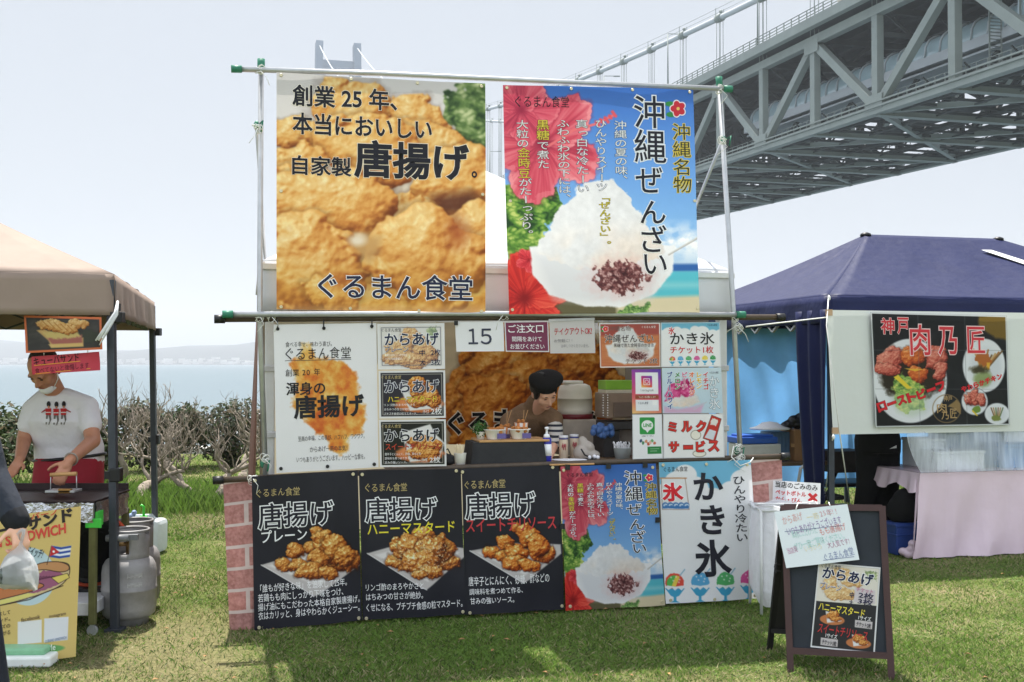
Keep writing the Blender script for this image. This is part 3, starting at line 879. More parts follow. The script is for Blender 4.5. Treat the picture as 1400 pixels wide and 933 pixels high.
def text(sh, parent, s, box, col, bold=0.0, out=None, vert=False, rot=0.0, off=.0025, name='lettering', jit=0.0, keep=False):
    """lettering printed on a sheet; box = photo-pixel bounding box; out = (colour, extra width in em)"""
    x0, y0, x1, y1 = box
    rr = np.random.RandomState(len(s) * 7 + abs(int(x0)))
    def rot2(q, a, k=1.0):
        return np.stack([(q[:, 0] * math.cos(a) - q[:, 1] * math.sin(a)) * k, (q[:, 0] * math.sin(a) + q[:, 1] * math.cos(a)) * k, q[:, 2]], 1)
    def lay(b):
        Vs, Ts, n = [], [], 0
        if not vert:
            if jit:
                x = 0.0
                for ch in s:
                    v, t = glyphs(ch, b); w = .62 if ord(ch) < 128 else 1.0
                    if ch == ' ': x += .4; continue
                    q = rot2(v - [.5 * w, .38, 0], (rr.rand() - .5) * jit * .5, 1 + (rr.rand() - .5) * jit)
                    Vs.append(q + [x + .5 * w, .38 + (rr.rand() - .5) * jit * .5, 0]); Ts.append(t + n); n += len(v); x += w
            else:
                v, t = glyphs(s, b); Vs.append(v); Ts.append(t)
        else:
            for i, ch in enumerate(s):
                v, t = glyphs(ch, b)
                if ch in 'ー〜「」『』': v = rot2(v - [.5, .38, 0], -math.pi / 2) + [.5, .38, 0]
                if ch in '、。': v = v + [.6, .55, 0]
                if ch in 'っゃゅょッャュョ': v = v + [.1, .1, 0]
                Vs.append(v - [0, i, 0]); Ts.append(t + n); n += len(v)
        return np.concatenate(Vs), np.concatenate(Ts)
    state = rr.get_state()
    bold = max(bold, 0)
    V0, T0 = lay(bold)
    if vert: lo = np.array([0.02, -len(s) + 1 - .10]); hi = np.array([.98, .86])
    else: lo, hi = V0.min(0)[:2], V0.max(0)[:2]
    cx, cy = (x0 + x1) / 2, (y0 + y1) / 2
    u0, v0 = sh.uv(np.array([x0, x1, cx, cx]), np.array([cy, cy, y0, y1]))
    uc, vc = (u0[0] + u0[1]) / 2, (v0[2] + v0[3]) / 2
    su = (u0[1] - u0[0]); sv = (v0[3] - v0[2])
    def put(V, T, c, o_):
        q = (V[:, :2] - (lo + hi) / 2) / (hi - lo)
        mx, my = q[:, 0] * su * sh.W, -q[:, 1] * sv * sh.H
        if rot: mx, my = mx * math.cos(rot) - my * math.sin(rot), mx * math.sin(rot) + my * math.cos(rot)
        P = sh.pos(uc + mx / sh.W, vc + my / sh.H, o_ + V[:, 2]) - np.array(ORG[parent.name])
        ob = np_mesh(name, P, T, ink(c), parent); return ob
    if out:
        rr.set_state(state); Vo, To = lay(bold + out[1]); put(Vo, To, out[0], off - .0012).name = name + '_outline'
    return put(V0, T0, col, off)
def ring(sh, parent, pts, r, m, name='grommet'):
    w = MB()
    for (px, py) in pts:
        u, v = sh.uv(np.array(px), np.array(py)); c = Vector(sh.pos(u, v, .003)); n = Vector(sh.n)
        R = n.to_track_quat('Z', 'Y').to_matrix()
        w = MB(); w.lathe(c, [(r * .5, -.002), (r, -.002), (r, .002), (r * .75, .004), (r * .5, .002)], 12, R=R)
        w.build(name, m, parent)
# ------------------------------------------------------------------ the printed pictures (photo pixels)
Q = dict(
 kara=((378, 100), (663, 115), (664, 428), (378, 423)),
 oki=((688, 116), (948, 123), (957, 428), (696, 430)),
 intro=((374, 444), (514.5, 442), (517.5, 639), (378, 647)),
 k1=((515.5, 443), (607.5, 442), (608.5, 504.5), (517, 505.5)),
 k2=((517.5, 507.5), (608.5, 506.5), (609.5, 571.5), (518.5, 572.5)),
 k3=((518, 574.5), (609.5, 573.5), (610.5, 637.5), (519.5, 639)),
 zen=((819, 442), (902.5, 441.5), (903, 502), (820.5, 503)),
 ticket=((903.5, 441.3), (984, 440.5), (986, 501.5), (904, 502)),
 insta=((863.5, 505.5), (903.5, 505), (904.5, 565), (864.5, 565.8)),
 pink=((905, 503.3), (986, 502.7), (988.5, 565), (906, 565.3)),
 line=((864.6, 567), (905, 566.6), (906.3, 627), (865, 628.2)),
 milk=((906.5, 566.3), (988.8, 566), (990.7, 625.5), (907, 627)),
 b1=((344, 651.5), (489, 643.7), (495, 848.5), (347.7, 862)),
 b2=((490.5, 643.7), (630, 641), (637, 840), (496.3, 848.5)),
 b3=((631, 641), (764.6, 636), (771.5, 833.6), (637.5, 841)),
 oki2=((766, 638), (895.4, 633.8), (909.5, 827.7), (773, 835)),
 kaki=((900.3, 632.5), (1026.5, 629), (1039, 818.8), (910.8, 826)),
 niku=((1190, 427), (1376, 432), (1381, 581.4), (1197, 584.7)),
 back=((596, 441), (880, 441), (880, 608), (596, 608)),
 sand=((33, 431.5), (139, 434), (140, 478), (35.5, 483)),
 cuban=((-62, 716), (111, 692.5), (103.5, 898), (-66, 921)),
 board=((1119, 769), (1204, 776), (1196, 894), (1108, 885)),
)
SOFT = [(0, (112, 52, 18)), (.2, (164, 90, 34)), (.4, (212, 140, 62)), (.6, (234, 176, 92)), (.8, (246, 208, 136)), (1, (255, 238, 196))]
def p_kara(res=1.0):
    cv = Canvas(Q['kara'], res, (226, 224, 222))
    cv.grad([(0, (222, 218, 216)), (.3, (238, 232, 226)), (1, (226, 190, 120))])
    cv.put(np.clip((cv.Y - 330) / 60, 0, 1), np.array([214, 150, 66]))
    leafy(cv, np.clip(-(cv.sdf([(606, 128), (640, 108), (672, 104), (672, 226), (648, 216), (630, 190), (604, 168)]) + (fbm(cv.X / 14, cv.Y / 14, 3, 4) - .5) * 34) / 3, 0, 1), 4, (36, 62, 30), (104, 134, 70), (208, 216, 160), 15)
    kw = dict(gloss=.2, ramp=SOFT, grain=.38, shadow=.32)
    karaage(cv, [(478, 152, 66, 46, .1), (402, 182, 42, 24, .2), (570, 168, 48, 34, .5), (590, 205, 58, 42, .3), (500, 205, 82, 46, .1), (400, 232, 50, 34, -.3), (395, 268, 44, 48, 0), (625, 255, 64, 52, .3), (560, 300, 46, 40, 0), (390, 330, 40, 60, .1)], seed=1, bump=.26, **kw)
    cv.poly([(588, 268), (640, 262), (664, 276), (664, 300), (600, 292)], (84, 40, 26), soft=9, alpha=.85)
    karaage(cv, [(610, 402, 92, 54, -.1), (650, 330, 50, 66, .3), (452, 282, 104, 52, .06), (480, 424, 96, 40, .1)], seed=2, bump=.26, dome=.8, **kw)
    cv.poly([(478, 318), (520, 320), (524, 345), (506, 366), (488, 350)], (204, 160, 96), soft=5); cv.ell(488, 326, 12, 7, (240, 226, 200), soft=3)
    karaage(cv, [(426, 366, 82, 66, .35), (586, 352, 84, 72, .55), (450, 402, 40, 24, .3)], seed=3, bump=.28, dome=.8, **kw)
    cv.poly([(470, 322), (518, 324), (516, 346), (502, 360), (486, 346)], (206, 160, 96), soft=6, alpha=.9); cv.ell(486, 329, 11, 7, (240, 226, 200), soft=4)
    cv.put(np.clip(1 - np.hypot((cv.X - 624) / 26, (cv.Y - 318) / 34), 0, 1) * .8, np.array([170, 84, 40])); cv.put(np.clip(1 - np.hypot((cv.X - 462) / 26, (cv.Y - 384) / 16), 0, 1) * .7, np.array([180, 84, 36]))
    for _ in range(2): cv.c[1:-1, 1:-1] = (cv.c[1:-1, 1:-1] * 2 + cv.c[:-2, 1:-1] + cv.c[2:, 1:-1] + cv.c[1:-1, :-2] + cv.c[1:-1, 2:]) / 6
    yy = np.clip((cv.Y - 350) / 70, 0, 1) * fbm(cv.X / 30, cv.Y / 30, 3, 2); cv.put(yy * .55, np.array([248, 196, 60]))
    cv.put(np.clip((cv.Y - 414) / 12, 0, 1) * .6, np.array([222, 176, 128]))
    cv.c = np.clip(cv.c * .90 + .02, 0, 1)
    return cv
def oki(key, res, T):
    """the beach picture; T maps the large banner's pixels to this one"""
    cv = Canvas(Q[key], res); big = Canvas(Q['oki'], 1.0)
    # same picture in the big banner's own pixel frame
    A, Bq, C, D = Q['oki']; u, v = cv.u, cv.v
    cv.X = (1 - v) * ((1 - u) * A[0] + u * Bq[0]) + v * ((1 - u) * D[0] + u * C[0]); cv.Y = (1 - v) * ((1 - u) * A[1] + u * Bq[1]) + v * ((1 - u) * D[1] + u * C[1])
    cv.soft = .6 / res * (1 if key == 'oki' else 1.9)
    cv.grad([(0, (52, 104, 188)), (.25, (88, 142, 214)), (.6, (128, 180, 232)), (.8, (190, 214, 236)), (1, (200, 214, 226))])
    cl = fbm(cv.X / 26, cv.Y / 20, 5, 3)
    cv.put(np.clip((cl - .45) * 4, 0, 1) * np.clip(1 - np.abs(cv.Y - 332) / 34, 0, 1) * np.clip((cv.X - 880) / 25, 0, 1) * 1.2, np.array([250, 250, 250]))
    cv.poly([(860, 361), (965, 361), (965, 372), (860, 372)], (44, 96, 168), soft=2); cv.poly([(860, 371), (965, 371), (965, 412), (860, 412)], (86, 190, 206), soft=2)
    cv.put(np.clip(1 - np.abs(cv.Y - 390) / 8, 0, 1) * .5 * (cv.X > 850), np.array([170, 224, 226]))
    cv.poly([(740, 400), (850, 412), (850, 436), (740, 436)], (96, 90, 60), soft=4); cv.poly([(840, 408), (965, 404), (965, 436), (840, 436)], (220, 206, 170), soft=3)
    leafy(cv, np.clip(-(cv.sdf([(688, 250), (735, 246), (762, 262), (768, 290), (746, 310), (762, 345), (726, 362), (766, 436), (688, 436)]) + (fbm(cv.X / 12, cv.Y / 12, 3, 8) - .5) * 22) / 2, 0, 1), 8, (26, 60, 26), (92, 140, 48), (196, 210, 110), 12)
    leafy(cv, np.clip(-(cv.sdf([(680, 110), (740, 110), (726, 140), (700, 150), (680, 140)]) + (fbm(cv.X / 10, cv.Y / 10, 3, 2) - .5) * 18) / 2, 0, 1), 12, (60, 90, 30), (150, 170, 50), (226, 214, 90), 9)
    hibiscus(cv, 740, 196, 74, rot=.5, seed=4, base=(204, 68, 88), lite=(236, 140, 146), dark=(150, 34, 62))
    hibiscus(cv, 712, 150, 46, rot=.1, seed=7, base=(206, 70, 92), lite=(230, 120, 130), dark=(150, 34, 62))
    cv.line([(748, 200), (782, 178), (812, 170), (836, 158)], 3.4, (226, 108, 112))
    for k in range(14): cv.ell(812 + k * 2, 172 - k * 1.2 + (k * 37 % 11) - 5, 2.2, 2.2, (222, 78, 86), soft=1)
    hibiscus(cv, 716, 408, 58, rot=.9, seed=9, base=(214, 42, 36), lite=(240, 96, 74), dark=(140, 16, 20))
    hibiscus(cv, 722, 356, 16, rot=.2, seed=5, base=(216, 50, 60), lite=(236, 100, 100), dark=(150, 20, 30))
    leafy(cv, np.clip(-(cv.sdf([(840, 428), (858, 414), (872, 418), (890, 410), (884, 430), (860, 436)]) + (fbm(cv.X / 5, cv.Y / 5, 3, 8) - .5) * 8) / 2, 0, 1), 15, (60, 100, 50), (120, 160, 80), (200, 220, 150), 4)
    ice_mound(cv, (818, 247 if key == 'oki' else 290), 727, 917, 346, 420, seed=6, beans=(846, 380, 38, 22))
    cv.line([(914, 348), (960, 322)], 2.2, (214, 212, 208)); cv.line([(914, 349), (960, 323.5)], .8, (150, 140, 130))
    cv.c = np.clip(cv.c * .97 + .03, 0, 1)
    return cv
def p_intro(res=1.2):
    cv = Canvas(Q['intro'], res, (250, 250, 252))
    m = cv.sdf([(412, 470), (424, 472), (430, 490), (470, 494), (484, 510), (488, 530), (497, 556), (500, 574), (494, 590), (478, 598), (474, 616), (462, 622), (448, 612), (446, 598), (432, 592), (412, 572), (400, 556), (398, 545), (408, 535), (400, 512), (398, 498), (408, 488)])
    n = fbm(cv.X / 9, cv.Y / 9, 5, 3); n2 = fbm(cv.X / 28, cv.Y / 28, 3, 6)
    m = m + (n - .5) * 14
    v = np.clip(.2 + n * .75 + (n2 - .5) * .7, 0, 1)
    col = np.stack([np.interp(v, [0, .3, .55, .8, 1], [q[j] / 255. for q in ((170, 66, 20), (222, 104, 44), (240, 156, 62), (250, 204, 110), (255, 244, 214))]) for j in range(3)], -1)
    cv.put(np.clip(.5 - m / 5, 0, 1), col); return cv
def frame(cv, key, ins, col, wd):
    A, B_, C, D = [np.array(q) for q in Q[key]]
    c = (A + B_ + C + D) / 4; p = [tuple(q + (c - q) * ins / np.abs(c - q)) for q in (A, B_, C, D)]
    return cv.line(p + [p[0]], wd, col)
def inset(cv, key, ins, col):
    A, B_, C, D = [np.array(q) for q in Q[key]]
    c = (A + B_ + C + D) / 4; p = [tuple(q + (c - q) * ins / np.abs(c - q)) for q in (A, B_, C, D)]
    return cv.poly(p, col)
def p_k1(res=1.6):
    cv = Canvas(Q['k1'], res, (246, 246, 246)); inset(cv, 'k1', 3, (236, 232, 226))
    leafy(cv, np.clip(-(cv.sdf([(580, 450), (596, 446), (600, 460), (590, 466)]) + (fbm(cv.X / 3, cv.Y / 3, 3, 8) - .5) * 6), 0, 1), 8, (60, 90, 50), (120, 150, 80), (210, 220, 160), 4)
    karaage(cv, [(562, 462, 18, 14, .2), (545, 478, 20, 14, .1), (580, 482, 18, 14, .3), (535, 490, 14, 10, 0), (560, 492, 26, 13, .2)], seed=5, shadow=.2)
    cv.c = cv.c * .62 + .36; frame(cv, 'k1', 5.5, (120, 122, 130), .9); cv.c = np.clip(cv.c, 0, 1); return cv
def p_k23(key, res=1.6):
    cv = Canvas(Q[key], res, (240, 240, 240)); bgc = (52, 50, 58) if key == 'k2' else (34, 36, 30)
    inset(cv, key, 2.6, bgc); dy = 0 if key == 'k2' else 68
    cv.ell(574, 553 + dy, 33, 12, (206, 116, 60), soft=1, rough=2, rs=5); cv.ell(573, 550 + dy, 28, 9, (232, 150, 90), soft=2)
    cv.poly([(545, 526 + dy), (566, 524 + dy), (562, 548 + dy), (600, 540 + dy), (604, 558 + dy), (560, 562 + dy)] if key == 'k2' else [(548, 592), (588, 580), (594, 592), (608, 606), (600, 628), (560, 632)], (240, 238, 236), soft=1)
    karaage(cv, [(580, 538 + dy, 20, 15, .2), (570, 528 + dy, 12, 12, 0), (590, 546 + dy, 14, 11, 0), (570, 550 + dy, 16, 8, 0)] if key == 'k2' else [(574, 604, 16, 12, 0), (590, 610, 14, 12, 0), (574, 620, 20, 9, 0), (590, 622, 12, 8, 0)], seed=6, shadow=.2)
    frame(cv, key, 5.0, (190, 186, 176), .7); return cv
def p_zen(res=1.6):
    cv = Canvas(Q['zen'], res, (245, 245, 245)); inset(cv, 'zen', 1.6, (176, 84, 74))
    cv.poly([(821, 460), (901, 458), (901.5, 500), (822, 501)], (212, 132, 84), soft=2); cv.put(np.clip((fbm(cv.X / 20, cv.Y / 2, 3, 3) - .45) * 3, 0, 1) * .4 * (cv.Y > 462) * (cv.X > 822) * (cv.X < 901) * (cv.Y < 500.5), np.array([184, 96, 60]))
    ice_mound(cv, (856, 446), 832, 890, 480, 498, seed=3, beans=(872, 487, 13, 7)); return cv
def six(cv, pts, r, big=False):
    cols = [(236, 86, 70), (96, 178, 226), (88, 182, 110), (226, 90, 160), (240, 216, 80), (58, 158, 84)]
    for i, (x, y) in enumerate(pts):
        c = cols[i]
        cv.poly([(x - r * 1.05, y + r * .55), (x + r * 1.05, y + r * .55), (x + r * .45, y + r * 1.35), (x + r * .15, y + r * 1.5), (x + r * .15, y + r * 1.9), (x + r * .5, y + r * 2.1), (x - r * .5, y + r * 2.1), (x - r * .15, y + r * 1.9), (x - r * .15, y + r * 1.5), (x - r * .45, y + r * 1.35)], (70, 172, 214))
        cv.poly([(x + r * math.cos(a) * (1 if math.sin(a) < .2 else 1.05), y - r * .05 + r * math.sin(a) * (1.05 if math.sin(a) < 0 else .65)) for a in np.linspace(0, 2 * math.pi, 20)[:-1]], c, rough=r * .12, rs=r * .3)
        if i == 0:
            d = (cv.X - x) + (cv.Y - y) * .4; ins = np.clip(-(np.hypot(cv.X - x, cv.Y - y) - r * .9), 0, 1) * (cv.Y < y + r * .5)
            cv.put(ins * np.clip((r * .25 - np.abs(d)) / .5, 0, 1), np.array([244, 216, 90])); cv.put(ins * np.clip((-d - r * .2) / .5, 0, 1), np.array([96, 190, 90]))
        cv.poly([(x - r, y + r * .45), (x - r * .7, y + r * .75), (x - r * .3, y + r * .5), (x, y + r * .8), (x + r * .35, y + r * .5), (x + r * .7, y + r * .78), (x + r, y + r * .45), (x + r * .8, y + r * .25), (x, y + r * .38), (x - r * .8, y + r * .25)], (246, 250, 252))
        for k in range(5): cv.ell(x + math.cos(k * 1.9) * r * .5, y - r * .4 + math.sin(k * 2.7) * r * .3, r * .09, r * .09, (255, 255, 255), alpha=.7)
        if big: cv.line([(x + r * .55, y - r * .85), (x + r * 1.05, y - r * 1.5)], r * .13, (150, 196, 220))
    return cv
def flag_ice(cv, x0, y0, x1, y1):
    cv.poly([(x0, y0), (x1, y0), (x1 + (x1 - x0) * .18, y1), (x0 + (x1 - x0) * .06, y1)], (250, 250, 250))
    cv.line([(x0, y0), (x1, y0), (x1 + (x1 - x0) * .18, y1), (x0 + (x1 - x0) * .06, y1), (x0, y0)], .7, (150, 110, 90)); h = y1 - y0; w = x1 - x0
    cv.line([(x0 - w * .05, y0), (x1 + w * .05, y0)], h * .035, (206, 142, 84))
    for k in range(5):
        cx = x0 + w * (.18 + .22 * k); cv.ell(cx, y1 - h * .13, w * .13, h * .10, (70, 130, 196)); cv.ell(cx + w * .02, y1 - h * .11, w * .10, h * .075, (214, 232, 246)); cv.ell(cx + w * .04, y1 - h * .1, w * .05, h * .04, (70, 130, 196))
    cv.poly([(x0 + w * .06, y1 - h * .10), (x1 + w * .16, y1 - h * .12), (x1 + w * .17, y1 - 1), (x0 + w * .07, y1 - 1)], (70, 130, 196), rough=1.2, rs=3)
    return cv
def clouds(cv, pts, col=(252, 252, 253)):
    for x, y, r in pts: cv.ell(x, y, r, r * .9, col, soft=.8)
    return cv
def p_ticket(res=1.6):
    cv = Canvas(Q['ticket'], res, (250, 250, 250))
    cv.poly([(904, 441), (984, 440), (984.5, 456), (904, 456)], (124, 196, 226)); clouds(cv, [(914, 456, 9), (925, 454, 8), (936, 457, 9), (950, 452, 7), (960, 455, 10), (974, 458, 8), (905, 458, 7), (984, 456, 6)])
    six(cv, [(919 + 11.1 * k, 492 - .3 * k) for k in range(6)], 4.0); frame(cv, 'ticket', .8, (225, 230, 236), .8); return cv
def p_insta(res=1.8):
    cv = Canvas(Q['insta'], res)
    f = cv.v * .8 + (1 - cv.u) * .2
    cv.grad([(0, (96, 74, 180)), (.35, (190, 70, 160)), (.65, (226, 96, 110)), (1, (246, 206, 130))], field=f)
    cv.poly([(868.5, 509.5), (899.5, 509.5), (900, 539), (869, 539)], (250, 250, 252)); cv.poly([(868.5, 540.5), (900.4, 540.5), (900.5, 545.5), (868.7, 545.5)], (158, 82, 56))
    cv.poly([(869, 547), (900.4, 547), (900.8, 562), (869.5, 562)], (244, 246, 250)); cv.poly([(892, 548), (898.5, 548), (898.5, 554), (892, 554)], (255, 255, 255))
    rr = [(877.5, 515.2), (890.2, 515.2), (890.4, 529), (877.7, 529)]
    d = cv.sdf(rr); f2 = np.clip((cv.Y - 514) / 15 * .7 + (890 - cv.X) / 13 * .3, 0, 1)
    col = np.stack([np.interp(f2, [0, .4, .7, 1], [q[j] / 255. for q in ((110, 70, 190), (206, 50, 130), (236, 96, 70), (250, 200, 110))]) for j in range(3)], -1)
    cv.put(np.clip(.5 - (d - 1) / .8, 0, 1), col)
    cv.line([(880, 518), (888, 518), (888.2, 526.3), (880.2, 526.3), (880, 518)], .9, (255, 255, 255)); dd = np.abs(np.hypot(cv.X - 884.1, cv.Y - 522.2) - 2.3); cv.put(np.clip(.9 - dd, 0, 1), np.array([255, 255, 255])); return cv
def p_pink(res=1.6):
    cv = Canvas(Q['pink'], res, (206, 226, 236)); cv.grad([(0, (214, 232, 240)), (1, (196, 220, 234))])
    ice_mound(cv, (932, 520), 908, 958, 550, 566, seed=8, bowl=False)
    n = fbm(cv.X / 5, cv.Y / 5, 4, 3); d = cv.sdf([(916, 524), (928, 519), (940, 519), (948, 530), (950, 542), (940, 545), (932, 540), (924, 546), (914, 548), (908, 550), (908, 536)]) + (n - .5) * 8
    col = np.stack([np.interp(n, [.2, .5, .85], q) for q in ([.62, .84, .96], [.10, .24, .60], [.34, .52, .76])], -1); cv.put(np.clip(-d / 2, 0, 1), col)
    cv.poly([(908, 556), (926, 560), (950, 556), (962, 552), (958, 565), (908, 565)], (226, 170, 204), soft=2, alpha=.8); cv.line([(948, 560), (966, 550)], 1.2, (200, 206, 214)); return cv
def p_line(res=1.8):
    cv = Canvas(Q['line'], res, (250, 250, 252))
    d = cv.sdf([(876, 572.5), (893.5, 572.5), (893.7, 592.5), (876.2, 592.5)]); cv.put(np.clip(.5 - (d - 1.6) / .8, 0, 1), np.array([54, 160, 76]))
    cv.ell(885, 581.8, 8, 7, (252, 252, 252)); cv.poly([(881, 586), (888, 588), (885, 592)], (252, 252, 252))
    for k, c in enumerate([(60, 90, 130), (90, 150, 110), (226, 160, 120), (206, 90, 70), (240, 200, 180), (120, 180, 120), (214, 120, 90)]): cv.ell(876 + 2.9 * k + (k > 1) * 1.5, 605 + (k * 13 % 5) - 2, 1.9, 2.3, c, rough=1, rs=2)
    cv.poly([(885, 611), (904, 610.5), (904.3, 620.5), (885.3, 621)], (50, 140, 72)); cv.line([(889, 614), (901, 613.6)], .6, (190, 220, 190)); cv.line([(889, 617), (898, 616.8)], .6, (190, 220, 190)); frame(cv, 'line', .6, (214, 216, 222), .6); return cv
def p_milk(res=1.6):
    cv = Canvas(Q['milk'], res, (250, 249, 248))
    cv.poly([(973, 568), (986, 573), (977, 605), (961, 599.5)], (206, 56, 44), rough=.4); cv.poly([(970, 587), (979, 590), (975, 602), (963, 598.5)], (226, 232, 238)); cv.poly([(974, 572), (982, 575), (979, 583), (970, 581)], (240, 236, 226), rough=2, rs=3)
    cv.line([(973, 568), (986, 573), (977, 605), (961, 599.5), (973, 568)], .8, (70, 40, 40))
    for x, y, rx, ry in ((951, 595, 6.5, 6), (956, 620.5, 8.5, 4)): cv.ell(x, y, rx + .7, ry + .7, (120, 110, 90)); cv.ell(x, y, rx, ry, (250, 246, 232))
    frame(cv, 'milk', .6, (206, 210, 216), .6); return cv
def plate(cv, pts, inner):
    cv.poly(pts, (212, 206, 204), soft=.8); cv.poly(inner, (242, 238, 236), soft=1.5); cv.line([pts[0]] + [pts[-1], pts[-2]], 1.2, (250, 248, 246)); return cv
def p_black(key, res=1.0):
    cv = Canvas(Q[key], res, (41, 41, 50)); cv.c = cv.c * (1 + .10 * (fbm(cv.X / 40, cv.Y / 30, 3, 4)[..., None] - .5))
    if key == 'b1':
        plate(cv, [(357, 773), (432, 752), (492, 759), (492.5, 773), (436, 813), (428, 816), (418, 809)], [(366, 774), (432, 757), (488, 765), (434, 802)])
        karaage(cv, [(455, 768, 28, 16, 0), (480, 768, 15, 14, .3), (432, 730, 10, 10, 0), (428, 750, 14, 12, .3), (404, 754, 13, 12, .5), (440, 742, 14, 18, .2), (456, 750, 18, 22, .2), (470, 760, 14, 14, 0), (390, 774, 15, 9, .3), (408, 774, 14, 10, 0), (436, 766, 16, 13, .3), (424, 782, 22, 12, -.2), (448, 784, 15, 9, .2)], seed=11, shadow=.6, gloss=.5, bump=.7, grain=.6, dome=1.1)
    if key == 'b2':
        plate(cv, [(502, 757), (560, 740), (634.5, 750), (635, 762), (590, 800), (582, 806), (570, 800)], [(512, 759), (560, 746), (628, 756), (584, 795)])
        karaage(cv, [(550, 768, 26, 12, .1), (606, 768, 24, 12, .2), (548, 750, 14, 16, 0), (604, 752, 18, 18, 0), (578, 732, 16, 12, 0), (560, 748, 18, 16, .3), (588, 752, 22, 20, .2), (574, 768, 26, 18, 0), (590, 782, 18, 10, .2), (572, 786, 12, 7, 0)], seed=12, shadow=.5, gloss=.9, bump=.9, grain=.7, dome=1.0)
        n = fbm(cv.X / 2.0, cv.Y / 2.0, 3, 5); cv.put(np.clip((n - .62) * 9, 0, 1) * np.clip(-cv.sdf([(530, 770), (545, 742), (578, 724), (612, 742), (626, 770), (590, 790), (570, 792)]) / 6, 0, 1) * .8, np.array([246, 222, 176]))
    if key == 'b3':
        plate(cv, [(643, 754), (700, 742), (766, 744.5), (767, 757), (724, 793), (716, 797.5), (706, 792)], [(652, 756), (700, 747), (760, 752), (717, 787)])
        karaage(cv, [(745, 756, 12, 14, .3), (704, 722, 8, 10, 0), (690, 742, 14, 11, .5), (722, 734, 18, 16, .2), (734, 748, 16, 16, .2), (672, 756, 14, 9, .3), (688, 760, 14, 9, .1), (706, 756, 16, 13, .3), (702, 770, 18, 11, -.2), (722, 774, 16, 9, .2)], seed=13, shadow=.6, gloss=.7, bump=.65, grain=.5, dome=1.1, ramp=[(0, (70, 22, 6)), (.22, (140, 56, 14)), (.42, (206, 98, 30)), (.62, (232, 140, 54)), (.82, (248, 184, 96)), (1, (255, 232, 176))])
    return cv
def p_kaki(res=1.0):
    cv = Canvas(Q['kaki'], res, (248, 250, 252))
    cv.poly([(899, 626), (1030, 626), (1032, 690), (903, 690)], (124, 196, 230), soft=2)
    clouds(cv, [(908, 676, 16), (925, 660, 17), (936, 650, 16), (950, 668, 18), (962, 690, 26), (985, 690, 22), (975, 680, 14), (998, 672, 16), (1012, 656, 15), (1024, 650, 16), (1032, 672, 20), (920, 690, 24), (1010, 692, 26), (940, 694, 26)])
    cv.poly([(890, 690), (1040, 690), (1045, 835), (900, 835)], (250, 251, 253), soft=3)
    flag_ice(cv, 904, 654, 936, 697)
    six(cv, [(923, 798), (957, 797), (991, 796), (1025, 794)], 12.5, big=True); return cv
